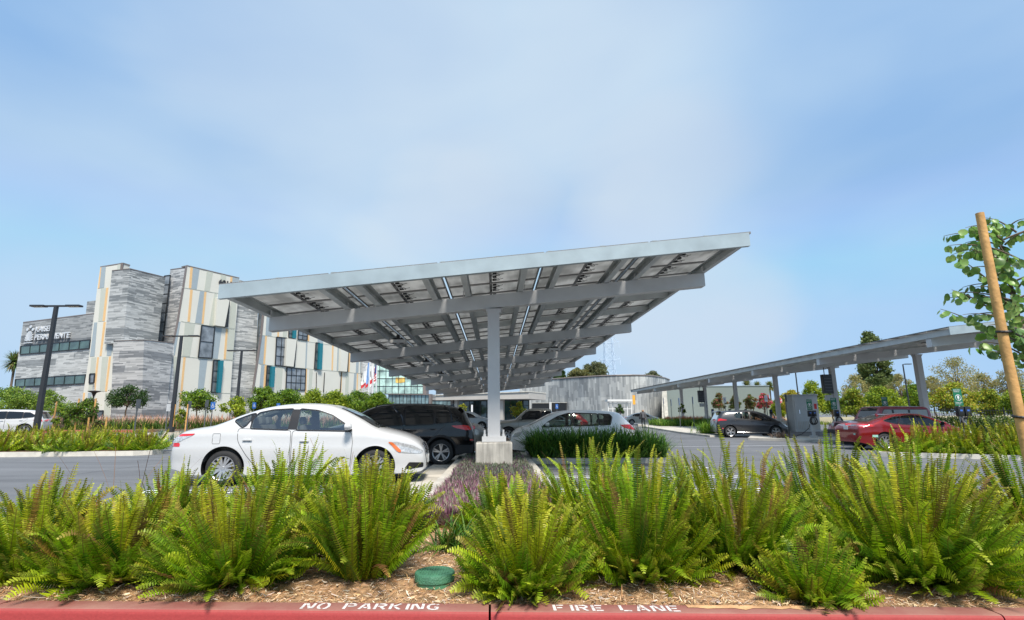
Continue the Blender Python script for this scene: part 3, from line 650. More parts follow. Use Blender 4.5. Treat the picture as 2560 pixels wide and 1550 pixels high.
P1 = gnd(933, 1213); P0 = gnd(550, 1217)
sc1 = (P1-P0).length/2.70; hd1 = math.atan2(P1.y-P0.y, P1.x-P0.x); nrm = Vector((-math.sin(hd1), math.cos(hd1), 0))
mid = (P1+P0)/2+nrm*.85*sc1
lights_sed = [('headlight', m_tailc, [(1.60, .765), (1.74, .775), (2.05, .70), (2.235, .60), (2.20, .55), (1.84, .575)], .006), ('indicator', m_amber, [(1.58, .775), (1.66, .77), (1.83, .62), (1.82, .575), (1.76, .60)], .010),
              ('tail_light', m_tail, [(-2.33, .92), (-1.88, .935), (-1.93, .895), (-2.34, .87)], .006), ('reversing_light', m_tailc, [(-2.335, .87), (-1.93, .895), (-2.1, .82), (-2.19, .765), (-2.345, .765)], .005), ('tail_light', m_tail, [(-2.35, .765), (-2.15, .765), (-2.14, .70), (-2.35, .70)], .006),
              ('fog_light_recess', m_trim, [(1.98, .40), (2.24, .385), (2.24, .30), (1.96, .27), (1.90, .29)], .004)]
c_sed = car('parked_car', 'white saloon car parked nose to the planting strip, closest to the ferns', 'car', (mid.x, mid.y, hd1, sc1), sed, (-1.35, 1.35), .318, win_sed, m_white, see=True,
    wins=[(1.36, -.60), (1.42, 0), (1.36, .60), (.62, .50), (.55, 0), (.62, -.50)], rear=[(-1.62, -.5), (-1.68, 0), (-1.62, .5), (-.85, .46), (-.80, 0), (-.85, -.46)],
    doors=[[(-1.14, 1.02), (-.20, .98), (-.18, .30), (-.72, .28), (-.95, .55), (-1.12, .80)], [(-.165, .98), (.90, .955), (.93, .75), (.90, .34), (.84, .29), (-.15, .29)]], handles=[(-.95, .82), (0.06, .80)], mirror=(.80, .96), lights=lights_sed, rim=(.215, 8, 'twin'), extra=sed_x,
    ends=[('grille_opening', m_trim, 1, [(-.36, .56), (.36, .56), (.38, .73), (-.38, .73)], .004), ('bumper_grille', m_trim, 1, [(-.45, .30), (.45, .30), (.4, .37), (-.4, .37)], .004)])
# ---- black SUV
suvb = lambda W=1.85, H_=1.65: Body([(-2.24, .42), (-2.23, .70), (-2.19, .95), (-2.10, 1.13), (-1.98, 1.34), (-1.87, 1.52), (-1.7, 1.575), (-1.3, 1.62), (-.6, H_), (0, H_), (.4, 1.62), (.75, 1.52), (1.1, 1.31), (1.42, 1.12), (1.7, 1.06), (2.0, .97), (2.13, .86), (2.2, .72), (2.24, .5)],
           [(-2.24, .9), (-1.8, 1.06), (-1, 1.03), (0, 1.0), (1.2, .97), (2.24, .72)], W, sill=.26, tum=.36, cabin=(-1.7, 1.1), tail=.78)
suv = suvb()
win_suv = [[(-1.80, 1.27), (-1.66, 1.17), (-1.18, 1.12), (-1.16, 1.47), (-1.45, 1.455)], [(-1.11, 1.11), (-.34, 1.08), (-.32, 1.51), (-1.09, 1.48)], [(-.27, 1.08), (.42, 1.06), (.92, 1.05), (.74, 1.24), (.40, 1.44), (.10, 1.505), (-.25, 1.515)]]
def suv_x(t, B):
    for s in (-1, 1):
        r = MB(); pts = [(x, s*.56, B.Ztop(x, .56)+.03) for x in [-1.35+.17*i for i in range(12)]]; r.tube([(pts[0][0]-.05, s*.56, pts[0][2]-.04)]+pts+[(pts[-1][0]+.05, s*.56, pts[-1][2]-.04)], .014, 6); r.build('roof_rail', m_clad, t)
        c = MB(); pts = [(x, s*(B.Y(x, z)+.004), z) for x, z in [(-1.5+.15*i, .80+.008*i+.03*math.sin(i*.4)) for i in range(16)]]
    sp = MB(); sp.prism([(-1.78, -.6, 1.555), (-2.02, -.58, 1.535), (-1.80, -.6, 1.585)], (0, 1.2, 0)); sp.build('spoiler', m_blackp, t)
    f = MB(); f.prism([(-1.45, -.02, 1.60), (-1.62, -.02, 1.585), (-1.60, -.02, 1.69)], (0, .04, 0)); f.build('antenna', m_blackp, t)
    plate(t, B, -1, 0, .86); e = MB(); e.lathe([(0, 0), (.035, 0), (.035, .12)], 12, M4=Matrix.Translation((-2.26, .5, .33))@Matrix.Rotation(PI/2, 4, 'Y')); e.build('exhaust', m_chrome, t)
lights_suv = [('tail_light', m_tail, [(-2.22, 1.04), (-1.95, 1.075), (-1.60, 1.06), (-1.72, 1.0), (-2.0, .94), (-2.23, .95)], .008), ('reflector', m_tail, [(-2.23, .70), (-2.16, .70), (-2.10, .665), (-2.23, .65)], .008), ('headlight', m_tailc, [(1.75, .93), (2.1, .88), (2.2, .76), (1.95, .79)], .006)]
q = gnd(1101, 1164)
car('parked_car', 'black SUV with tinted windows backed beside the first canopy column', 'car', (q.x-1.335, q.y+.90, PI, 1.), suv, (-1.335, 1.335), .345, win_suv, m_blackp, see=False, wins=[(1.40, -.64), (1.45, 0), (1.40, .64), (.80, .56), (.74, 0), (.80, -.56)], rear=[(-2.12, -.55), (-2.14, 0), (-2.12, .55), (-1.93, .52), (-1.92, 0), (-1.93, -.52)],
    doors=[[(-1.45, 1.08), (-.31, 1.04), (-.30, .42), (-.90, .42), (-1.05, .72)], [(-.29, 1.04), (.92, 1.0), (.93, .42), (-.28, .42)]], handles=[(-1.10, .97), (-.14, .95)], mirror=(.76, 1.04), lights=lights_suv, rim=(.235, 5, 'twin'), clad=True, extra=suv_x)
# ---- white hatchback behind the dark hedge
hat = Body([(-2.12, .42), (-2.11, .75), (-2.06, .98), (-1.93, 1.15), (-1.75, 1.33), (-1.6, 1.44), (-1.3, 1.49), (-.6, 1.53), (0, 1.535), (.4, 1.50), (.75, 1.40), (1.15, 1.20), (1.5, 1.04), (1.8, .95), (2.0, .84), (2.1, .72), (2.16, .5)],
           [(-2.12, .85), (-1.6, .97), (0, .94), (1.2, .90), (2.16, .65)], 1.7, tum=.38, cabin=(-1.5, 1.2))
win_hat = [[(-1.30, 1.30), (-1.22, 1.05), (-.88, 1.03), (-.85, 1.40), (-1.22, 1.385)], [(-.83, 1.03), (.0, 1.0), (.02, 1.425), (-.80, 1.40)], [(.10, 1.0), (1.08, .97), (.90, 1.12), (.55, 1.31), (.25, 1.40), (.12, 1.42)]]
lights_hat = [('tail_light', m_tail, [(-2.09, .98), (-1.92, 1.06), (-1.55, 1.04), (-1.68, .94), (-2.1, .86)], .008), ('headlight', m_tailc, [(1.72, .84), (2.0, .76), (2.1, .62), (1.85, .66)], .006)]
a = atY(1576, 1058, 18.9)
car('parked_car', 'white hatchback parked behind the dark green hedge', 'car', (a.x-2.12, 18.9, PI, 1.), hat, (-1.30, 1.30), .305, win_hat, m_white2, wins=[(1.48, -.58), (1.54, 0), (1.48, .58), (.78, .5), (.72, 0), (.78, -.5)], rear=[(-1.95, -.5), (-1.97, 0), (-1.95, .5), (-1.66, .46), (-1.65, 0), (-1.66, -.46)],
    doors=[[(-1.25, .98), (0.03, .95), (.04, .3), (-.75, .3), (-1.1, .7)], [(.06, .95), (1.05, .92), (1.02, .3), (.07, .3)]], handles=[(-.92, .86), (.22, .84)], mirror=(.86, .95), lights=lights_hat, see=True, glass=m_glass2)
# ---- silver pick-up truck
pk = Body([(-2.62, .45), (-2.6, .9), (-2.56, 1.12), (-1.02, 1.14), (-.98, 1.2), (-.93, 1.5), (-.86, 1.70), (-.6, 1.775), (.1, 1.785), (.45, 1.74), (.7, 1.58), (1.0, 1.34), (1.18, 1.18), (1.4, 1.14), (2.2, 1.07), (2.45, .98), (2.55, .8), (2.58, .55)],
          [(-2.62, 1.0), (0, 1.05), (1.2, 1.02), (2.58, .85)], 1.85, sill=.36, tum=.30, cabin=(-.95, .9), tail=.93, nose=.72)
win_pk = [[(-.80, 1.20), (-.30, 1.18), (-.28, 1.62), (-.78, 1.60)], [(-.18, 1.18), (.98, 1.15), (.62, 1.52), (.45, 1.61), (-.16, 1.63)]]
lights_pk = [('tail_light', m_tail, [(-2.6, 1.1), (-2.45, 1.1), (-2.45, .8), (-2.6, .8)], .008), ('headlight', m_tailc, [(2.15, .98), (2.45, .93), (2.5, .78), (2.2, .8)], .008)]
a = atY(1377, 1022, 31)
car('pickup_truck', 'champagne silver pickup truck parked beyond the white hatchback', 'pickup truck', (a.x-.9, 31, PI, 1.), pk, (-1.6, 1.6), .36, win_pk, m_tan, wins=[(1.15, -.62), (1.2, 0), (1.15, .62), (.55, .55), (.5, 0), (.55, -.55)], handles=[(-.05, 1.02)], mirror=(.86, 1.1), lights=lights_pk, doors=[[(-.24, 1.1), (1.05, 1.08), (1.02, .45), (-.24, .45)]])
# ---- dark saloon behind the pickup, red car behind its cab
car('parked_car', 'dark blue saloon whose windscreen shows left of the pickup truck', 'car', (2.9, 33.6, PI, 1.), sed, (-1.35, 1.35), .318, win_sed, paint('paint_navy', (.02, .03, .06), .3), wins=[(1.36, -.60), (1.42, 0), (1.36, .60), (.62, .50), (.55, 0), (.62, -.50)], mirror=(.80, .96), lights=lights_sed[:1])
car('parked_car', 'bright red car mostly hidden behind the pickup cab', 'car', (4.0, 35.9, PI, 1.), hat, (-1.30, 1.30), .305, win_hat, m_red, wins=[(1.48, -.58), (1.54, 0), (1.48, .58), (.78, .5), (.72, 0), (.78, -.5)], lights=lights_hat)
# ---- light SUV past the black one, nose towards the strip
a = atY(1216, 1070, 20.6)
car('parked_car', 'silver SUV nosed in beyond the black SUV, only its front showing', 'car', (a.x-2.24, 21.2, 0, 1.), suvb(1.85, 1.55), (-1.335, 1.335), .345, win_suv, m_silver, wins=[(1.40, -.64), (1.45, 0), (1.40, .64), (.80, .56), (.74, 0), (.80, -.56)], mirror=(.76, 1.04), lights=lights_suv, rim=(.225, 6, 'one'), clad=True)
a = atY(1225, 1040, 46)
car('parked_car', 'pale blue grey saloon far down the row left of the column', 'car', (a.x-2.0, 44.5, 0, 1.), sed, (-1.35, 1.35), .318, win_sed, m_pale, wins=[(1.36, -.60), (1.42, 0), (1.36, .60), (.62, .50), (.55, 0), (.62, -.50)], mirror=(.80, .96), lights=lights_sed[:1])
car('parked_car', 'silver saloon standing one bay nearer than the pale blue one', 'car', (-4.1, 25.5, 0, 1.), sed, (-1.35, 1.35), .318, win_sed, m_silver, wins=[(1.36, -.60), (1.42, 0), (1.36, .60), (.62, .50), (.55, 0), (.62, -.50)], mirror=(.80, .96), lights=lights_sed[:1])
# ---- far silver saloon by the curved wall
a = gnd(1560, 1058)
car('parked_car', 'silver saloon far off in front of the curved stone wall', 'car', (18.6, 68, -.08, 1.), sed, (-1.35, 1.35), .318, win_sed, m_silver, rear=[(-1.62, -.5), (-1.68, 0), (-1.62, .5), (-.85, .46), (-.80, 0), (-.85, -.46)], wins=[(1.36, -.60), (1.42, 0), (1.36, .60), (.62, .50), (.55, 0), (.62, -.50)], lights=lights_sed[:3], mirror=(.8, .96))
# ---- dark grey electric hatchback
ev = Body([(-2.06, .40), (-2.05, .68), (-2.02, .92), (-1.95, 1.12), (-1.85, 1.32), (-1.72, 1.50), (-1.5, 1.545), (-1, 1.58), (-.4, 1.60), (0, 1.59), (.4, 1.53), (.8, 1.40), (1.2, 1.20), (1.5, 1.06), (1.8, .95), (1.98, .82), (2.07, .66), (2.11, .48)],
          [(-2.06, .95), (-1.5, 1.06), (-.5, 1.02), (.6, .95), (1.5, .85), (2.11, .6)], 1.76, tum=.36, cabin=(-1.6, 1.2), tail=.76)
win_ev = [[(-1.02, 1.25), (-.93, 1.13), (-.56, 1.09), (-.54, 1.47), (-.92, 1.45)], [(-.52, 1.09), (-.16, 1.06), (-.16, 1.49), (-.5, 1.475)], [(-.06, 1.05), (.64, 1.0), (.58, 1.22), (.42, 1.36), (.12, 1.46), (-.06, 1.48)], [(.72, 1.0), (1.18, .98), (.98, 1.10), (.70, 1.22)]]
def ev_x(t, B):
    sp = MB(); sp.prism([(-1.68, -.58, 1.53), (-2.0, -.56, 1.47), (-1.98, -.56, 1.50), (-1.68, -.58, 1.56)], (0, 1.16, 0)); sp.build('spoiler', m_blackp, t); plate(t, B, -1, 0, .86, .3, .15)
    for s in (-1, 1):
        st = MB(); z = .55; x = -1.83
        st.quad(*[Vector((a_, s*(B.Y(a_, b_)+.006), b_)) for a_, b_ in ((-1.98, .50), (-1.70, .49), (-1.70, .55), (-1.98, .57))]); st.build('bumper_sticker', m_sticker, t)
        c = MB(); c.tube([(x_, s*(B.Y(x_, .30)+.006), .30) for x_ in (-.9, -.3, .3, .85)], .012, 6); c.build('sill_trim', m_chrome, t)
m_sticker = M('sticker_red', (.75, .12, .10), .5, var=.4, scale=30)
lights_ev = [('tail_light', m_tail, [(-2.03, 1.06), (-1.82, 1.10), (-1.45, 1.02), (-1.5, .99), (-1.80, .98), (-2.04, .92)], .008), ('headlight', m_tailc, [(1.62, .88), (1.85, .82), (2.05, .60), (1.95, .62)], .008)]
a = gnd(1836, 1096.5); b_ = gnd(1950, 1097); s_ = 1.0
car('parked_car', 'dark grey electric hatchback parked beside the grey cabinet', 'car', ((a.x+b_.x)/2+.33, (a.y+b_.y)/2+.85+.9, -.12, 1.06), ev, (-1.3, 1.3), .33, win_ev, m_grey, wins=[(1.48, -.6), (1.54, 0), (1.48, .6), (.72, .5), (.66, 0), (.72, -.5)], rear=[(-1.98, -.52), (-1.99, 0), (-1.98, .52), (-1.78, .50), (-1.77, 0), (-1.78, -.50)],
    doors=[[(-1.0, 1.05), (-.13, 1.0), (-.12, .38), (-.80, .38), (-.95, .7)], [(-.09, 1.0), (.85, .95), (.87, .38), (-.08, .38)]], handles=[(-.92, 1.0), (-.0, .95)], mirror=(.62, 1.0), lights=lights_ev, see=True, glass=m_glass2, extra=ev_x, seats=m_seat, rim=(.24, 5, 'twin'))
# ---- red saloon, right
rs = Body([(-2.44, .42), (-2.43, .70), (-2.38, .94), (-2.28, 1.07), (-2.0, 1.11), (-1.75, 1.16), (-1.3, 1.30), (-.8, 1.425), (-.3, 1.475), (0, 1.478), (.35, 1.44), (.7, 1.33), (1.1, 1.15), (1.4, 1.02), (1.8, .94), (2.2, .82), (2.35, .7), (2.43, .48)],
          [(-2.44, .85), (-1.8, 1.0), (-.8, .98), (.2, .95), (1.3, .9), (2.43, .62)], 1.85, tum=.44, cabin=(-1.5, 1.2), tail=.78)
win_rs = [[(-1.36, 1.17), (-1.0, 1.07), (-.84, 1.05), (-.62, 1.335), (-.9, 1.31)], [(-.78, 1.05), (.0, 1.01), (-.04, 1.375), (-.35, 1.365), (-.58, 1.335)], [(.08, 1.01), (1.02, .97), (.84, 1.08), (.5, 1.25), (.2, 1.345), (.04, 1.37)]]
m_stk2 = M('sticker_mint', (.35, .65, .55), .5, var=.3, scale=30)
def rs_x(t, B):
    plate(t, B, -1, 0, .88, .3, .15); c = MB(); c.tube([(B.Xend(y_, .99, -1)-.008, y_, .985) for y_ in [-.62+.155*i for i in range(9)]], .015, 6); c.build('boot_trim', m_chrome, t)
    for s in (-1, 1):
        st = MB(); st.quad(*[Vector((a_, s*(B.Y(a_, b_)+.006), b_)) for a_, b_ in ((-1.94, .52), (-1.72, .52), (-1.72, .61), (-1.94, .61))]); st.build('bumper_sticker', m_stk2, t)
    st = MB(); st.quad(*[Vector((B.Xend(y_, z_, -1)-.006, y_, z_)) for y_, z_ in ((-.62, .60), (-.50, .60), (-.50, .66), (-.62, .66))]); st.build('bumper_sticker', m_stk2, t)
    for yy in (-.55, .55):
        e = MB(); e.lathe([(0, 0), (.04, 0), (.04, .1)], 12, M4=Matrix.Translation((-2.42, yy, .36))@Matrix.Rotation(PI/2, 4, 'Y')); e.build('exhaust', m_chrome, t)
    an = MB(); an.prism([(-.95, -.015, 1.39), (-1.1, -.015, 1.36), (-1.12, -.015, 1.45)], (0, .03, 0)); an.build('antenna', m_red, t)
lights_rs = [('tail_light', m_tail, [(-2.41, 1.04), (-2.2, 1.05), (-1.78, .97), (-1.9, .93), (-2.42, .90)], .008), ('tail_lamp_strip', m_tailc, [(-2.41, .985), (-2.1, .975), (-2.1, .95), (-2.42, .945)], .012), ('headlight', m_tailc, [(1.9, .84), (2.2, .78), (2.35, .62), (2.1, .66)], .006)]
a = gnd(2170, 1127)
car('parked_car', 'shiny red saloon parked behind the fern island on the right', 'car', (a.x+2.27, a.y+.9, -.03, 1.), rs, (-1.43, 1.42), .335, win_rs, m_red, wins=[(1.38, -.62), (1.44, 0), (1.38, .62), (.62, .52), (.56, 0), (.62, -.52)], rear=[(-1.86, -.56), (-1.9, 0), (-1.86, .56), (-1.0, .5), (-.94, 0), (-1.0, -.5)],
    doors=[[(-1.2, 1.02), (0.03, .97), (.04, .3), (-.8, .3), (-1.08, .7)], [(.06, .97), (1.05, .93), (1.02, .3), (.07, .3)]], handles=[(-.98, .9), (.18, .87)], mirror=(.84, .97), lights=lights_rs, see=True, glass=m_glass2, extra=rs_x, rim=(.24, 9, 'thin'))
# ---- maroon four-wheel drive behind it
jp = Body([(-2.1, .55), (-2.09, 1.0), (-2.08, 1.6), (-2.02, 1.78), (-1.8, 1.82), (0, 1.83), (.28, 1.80), (.38, 1.70), (.55, 1.40), (.66, 1.22), (.75, 1.17), (1.2, 1.15), (1.85, 1.10), (1.98, 1.04), (2.0, .6)],
          [(-2.1, 1.12), (.6, 1.10), (2.0, 1.02)], 1.75, sill=.45, tum=.12, pnorm=12, cabin=(-2.0, .5), tail=.96, nose=.80)
win_jp = [[(-1.9, 1.22), (-1.05, 1.2), (-1.05, 1.66), (-1.9, 1.66)], [(-.95, 1.2), (-.25, 1.2), (-.25, 1.66), (-.95, 1.66)], [(-.15, 1.2), (.42, 1.2), (.30, 1.55), (.20, 1.66), (-.15, 1.66)]]
def jp_x(t, B):
    b = MB(); b.box((2.22, 0, .62), (.18, 1.6, .2)); b.box((2.12, .4, .62), (.2, .1, .1)); b.box((2.12, -.4, .62), (.2, .1, .1)); b.build('bumper', m_clad, t, bevel=.03)
    for i in range(7):
        g = MB(); g.box((2.005, -.27+.09*i, .92), (.02, .045, .26)); g.build('grille_slot', m_trim, t, bevel=.01)
    for s in (-1, 1):
        l = MB(); l.lathe([(0, 0), (.09, .0), (.10, -.03)], 20, M4=Matrix.Translation((2.03, s*.47, .94))@Matrix.Rotation(PI/2, 4, 'Y')); l.build('headlight', m_tailc, t)
        f = MB(); f.box((1.35, s*.9, .88), (.95, .26, .06)); f.bar((1.80, s*.9, .88), (1.95, s*.9, .68), .26, .05); f.build('wing', m_maroon, t, bevel=.02)
    w_ = MB(); w_.bar((2.1, .3, .72), (2.35, .3, .72), .1, .1); w_.build('winch', m_clad, t)
    hx = MB(); hx.box((.45, 0, 1.98-.35), (.02, .02, .02)); bpy.data.objects.remove(hx.build('x', m_trim, t))
a = atY(2062, 1085, 25.2)
car('off_road_car', 'dark red boxy off road car parked behind the red saloon', 'car', (a.x+3.25, 26.0, PI, 1.), jp, (-1.25, 1.25), .41, win_jp, m_maroon, glass=m_glassl, wins=[(.72, -.6), (.74, 0), (.72, .6), (.36, .57), (.34, 0), (.36, -.57)], rim=(.24, 5, 'one'), extra=jp_x, archr=.09, clad=False)
# ---- white SUV far left, seen from behind
q5 = suvb(1.9, 1.65)
a = gnd(45, 1094)
def q5_x(t, B):
    plate(t, B, -1, 0, .9); sp = MB(); sp.prism([(-1.78, -.6, 1.555), (-2.05, -.58, 1.53), (-1.80, -.6, 1.585)], (0, 1.2, 0)); sp.build('spoiler', m_white, t)
a0 = gnd(35, 1091)
car('parked_car', 'white SUV at the left edge parked beyond the fern island', 'car', (a0.x-1.25, a0.y+.7, PI+.33, 1.), q5, (-1.335, 1.335), .36, win_suv, m_white, wins=[(1.40, -.64), (1.45, 0), (1.40, .64), (.80, .56), (.74, 0), (.80, -.56)], rear=[(-2.12, -.6), (-2.14, 0), (-2.12, .6), (-1.93, .55), (-1.92, 0), (-1.93, -.55)],
    lights=[('tail_light', m_tail, [(-2.21, 1.02), (-1.95, 1.03), (-1.68, 1.0), (-1.9, .92), (-2.22, .90)], .008), lights_suv[2]], handles=[(-1.1, .97), (-.14, .95)], rim=(.25, 5, 'twin'), extra=q5_x, doors=[[(-1.45, 1.08), (-.31, 1.04), (-.30, .42), (-.90, .42), (-1.05, .72)], [(-.29, 1.04), (.92, 1.0), (.93, .42), (-.28, .42)]])
# ------------------------------------------------------------------ vegetation tools
m_fern = leafmat('fern_frond', .38, .45, .35); m_leaf = leafmat('leaf', .35, .5, .3); m_grass = leafmat('blade', .3, .5, .3)
m_bark = M('bark', (.16, .12, .085), .9, var=.35, scale=14, bump=.6, bscale=40)
m_stake = M('lodgepole_stake', (.60, .33, .11), .7, var=.28, scale=6, bump=.3, bscale=30)
def C(*l): return np.array(l, float)
def blades(base, az, el, ln, wd, bend, segs=4, col=None, tip=None, prof=None, roll=None, drop=0.):
    """curved tapering leaves, all at once; bend = radians the leaf turns downwards along its length"""
    n = len(az); P = np.zeros((n, segs+1, 3)); P[:, 0] = base; e = el.copy(); A = np.zeros((n, segs+1, 3))
    for s in range(segs+1):
        d = np.stack([np.cos(e)*np.sin(az), np.cos(e)*np.cos(az), np.sin(e)], 1)
        if s < segs: P[:, s+1] = P[:, s]+d*(ln/segs)[:, None]
        e = e-bend/segs*(1+drop*s)
    side = np.stack([np.cos(az), -np.sin(az), np.zeros(n)], 1)
    if roll is not None:
        up = np.stack([-np.sin(el)*np.sin(az), -np.sin(el)*np.cos(az), np.cos(el)], 1); side = side*np.cos(roll)[:, None]+up*np.sin(roll)[:, None]
    t = np.linspace(0, 1, segs+1); pf = prof if prof is not None else np.clip(1.25*(1-t**2.2)*(t*5+.45).clip(0, 1), .04, 1)
    W = side[:, None, :]*(wd[:, None]*pf[None, :]/2)[:, :, None]
    V = np.stack([P-W, P+W], 2).reshape(n*(segs+1)*2, 3)
    b = (np.arange(n)*(segs+1)*2)[:, None]+np.arange(segs)[None, :]*2
    Q = np.stack([b, b+1, b+3, b+2], 2).reshape(-1, 4)
    cc = None
    if col is not None:
        tt = ((np.arange(segs)+.5)/segs)[None, :, None]; tp = col if tip is None else tip; cc = (col[:, None, :]*(1-tt)+tp[:, None, :]*tt).reshape(-1, 3)
    return V, Q, cc
def merge(parts):
    V = []; Q = []; Cc = []; n = 0
    for v, q, c in parts: V.append(v); Q.append(q+n); Cc.append(c); n += len(v)
    return np.concatenate(V), np.concatenate(Q), np.concatenate(Cc)
def pick(pal, n, jit=.18, w=None):
    pal = np.array(pal); i = rng.choice(len(pal), n, p=w); return pal[i]*(1+rng.uniform(-jit, jit, (n, 1)))*(1+rng.uniform(-.06, .06, (n, 3)))
FPAL = [(.22, .37, .008), (.35, .47, .010), (.10, .21, .010), (.42, .43, .018), (.24, .26, .015), (.34, .21, .035)]
def fern(n, h, rr, r0, sp=.0165, fw=.056, up=0., seed=0, lean=0., tmax=1.45):
    """sword-fern clump: fronds leave the foot outwards and turn up, their tips fill a rounded crown of height h and radius rr"""
    R = np.random.default_rng(seed); Vs = []; Qs = []; Cs = []; nv = 0
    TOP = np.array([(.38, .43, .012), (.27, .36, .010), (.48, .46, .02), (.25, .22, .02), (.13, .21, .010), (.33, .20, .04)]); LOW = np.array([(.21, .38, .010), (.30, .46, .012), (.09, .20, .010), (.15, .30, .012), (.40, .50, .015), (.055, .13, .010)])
    for k in range(n):
        th = tmax*math.sqrt(R.random())*(1-.55*up); az = R.uniform(0, 2*PI); dirx, diry = math.sin(az), math.cos(az); hi = th < .62+.25*R.normal()*.5
        env = 1/math.sqrt((math.sin(th)/rr)**2+(math.cos(th)/h)**2); ln = env*(R.uniform(.80, 1.03) if R.random() < .72 else R.uniform(.42, .8))*1.04
        dl = th*R.uniform(.12, .42); el = PI/2-th-dl+R.normal(0, .07); el = max(el, .03); bend = -2*dl*R.uniform(.7, 1.25)+(R.random() < .16)*R.uniform(.4, 1.3)+R.normal(0, .12)
        curl = (R.random() < .42)*R.uniform(.4, 2.4); b0 = r0*(.25+.75*R.random())*min(1, th/.7+.2); a0 = az+R.normal(0, .5); bx, by = b0*math.sin(a0), b0*math.cos(a0)
        ns = max(8, int(ln/sp)); t = (np.arange(ns)+.5)/ns
        e = el-bend*t**1.3-curl*np.clip(t-.82, 0, 1)*5*.5; a = az+R.normal(0, .25)*t+lean*t
        d = np.stack([np.cos(e)*np.sin(a), np.cos(e)*np.cos(a), np.sin(e)], 1); P = np.cumsum(d, 0)*(ln/ns)+np.array([bx, by, 0])-d*(ln/ns)*.5; P[:, 0] += lean*.25*P[:, 2]**1.5
        tw = R.normal(0, .7); side = np.stack([np.cos(a), -np.sin(a), np.zeros(ns)], 1); nr = np.cross(d, side); side = side*math.cos(tw)+nr*math.sin(tw); nr = np.cross(d, side)
        wdt = fw*R.uniform(.75, 1.25)*(.86 if hi else 1.05)*np.minimum(1, (t/.12)**.7)*(1-np.clip((t-.62)/.38, 0, 1)**2.6*.78)/2
        sparse = R.random() < (.25 if hi else .10); cov = R.uniform(.40, .56) if sparse else R.uniform(.76, .95); step = ln/ns
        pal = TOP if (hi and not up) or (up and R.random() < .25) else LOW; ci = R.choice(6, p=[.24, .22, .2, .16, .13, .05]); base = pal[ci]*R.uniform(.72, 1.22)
        if R.random() < .035: base = np.array([.26, .13, .05])*R.uniform(.6, 1.2); hi = True
        cup = R.uniform(-.1, .4); fwd = R.uniform(.1, .4); wav = .18*np.sin(t*R.uniform(8, 22)+R.uniform(0, 6))
        for sg in (-1, 1):
            out = side*sg*(wdt*(1+R.normal(0, .09, ns)))[:, None]+d*(wdt*fwd)[:, None]+nr*(wdt*(cup+wav+R.normal(0, .12, ns)))[:, None]
            hb = d*(step*cov/2); ht = d*(step*cov*.28)
            v = np.stack([P-hb, P+hb, P+out+ht, P+out-ht], 1).reshape(-1, 3); Vs.append(v); Qs.append(np.arange(ns*4).reshape(-1, 4)+nv); nv += ns*4
            c = base[None, :]*(.74+.32*t)[:, None]; tipc = np.array([.50, .50, .05]) if R.random() < .85 else np.array([.42, .22, .06]); m = np.clip((t-.78)/.22, 0, 1)[:, None]*(.75 if hi else .55); Cs.append((c*(1-m)+tipc*m)*(1+R.normal(0, .10, (ns, 1)))*np.where(np.arange(ns) % 2 == 0, 1.12, .84)[:, None])  # fronds darken towards the foot: the clump's inner shade put into their colour
        m = 7; idx = np.linspace(0, ns-1, m).astype(int); rp = P[idx].copy(); rp[0] = (bx, by, 0); rw = side[idx]*.0022
        v = np.stack([rp-rw+nr[idx]*.0015, rp+rw+nr[idx]*.0015], 1).reshape(-1, 3); Vs.append(v); b = np.arange(m-1)*2+nv; Qs.append(np.stack([b, b+1, b+3, b+2], 1)); nv += 2*m
        Cs.append(np.repeat(np.array([[.22, .17, .03]]), m-1, 0))
    return np.concatenate(Vs), np.concatenate(Qs), np.concatenate(Cs)
def leafcloud(blobs, n, size, pal, w=None, jit=.2, shell=.45, seed=0, asp=.6, droop=0.):
    """leaves spread through ellipsoidal clumps: blobs = (x,y,z,rx,ry,rz)"""
    R = np.random.default_rng(seed); B = np.array(blobs, float); vol = (B[:, 3]*B[:, 4]*B[:, 5])**.75; idx = R.choice(len(B), n, p=vol/vol.sum())
    d = R.normal(size=(n, 3)); d /= np.linalg.norm(d, axis=1)[:, None]; r = (shell+(1-shell)*R.random(n)**.5)*(1+R.normal(0, .09, n)); ctr = B[idx, :3]+d*B[idx, 3:]*r[:, None]
    u = R.normal(size=(n, 3)); u /= np.linalg.norm(u, axis=1)[:, None]
    if droop: u[:, 2] -= droop; u /= np.linalg.norm(u, axis=1)[:, None]
    v = np.cross(u, R.normal(size=(n, 3))); v /= np.linalg.norm(v, axis=1)[:, None]; s = size*R.uniform(.6, 1.35, n)[:, None]
    a = u*s/2; b = v*s*asp/2
    V = np.stack([ctr-a, ctr-a*.1+b, ctr+a, ctr-a*.1-b], 1).reshape(-1, 3); Q = np.arange(n*4).reshape(-1, 4)
    pal = np.array(pal); tint = R.random(len(B)); ci = ((R.random(n)*.75+tint[idx]*.25)*len(pal)).astype(int).clip(0, len(pal)-1)
    c = pal[ci]*(1+R.uniform(-jit, jit, (n, 1))); return V, Q, c
def limb(b, p, q, r0, r1, k=5, wob=.08, R=random):
    p = Vector(p); q = Vector(q); L_ = (q-p).length
    pts = [p.lerp(q, i/k)+Vector((R.uniform(-1, 1), R.uniform(-1, 1), 0))*wob*L_*(0 < i < k) for i in range(k+1)]
    b.tube(pts, [r0+(r1-r0)*i/k for i in range(k+1)], 6); return pts
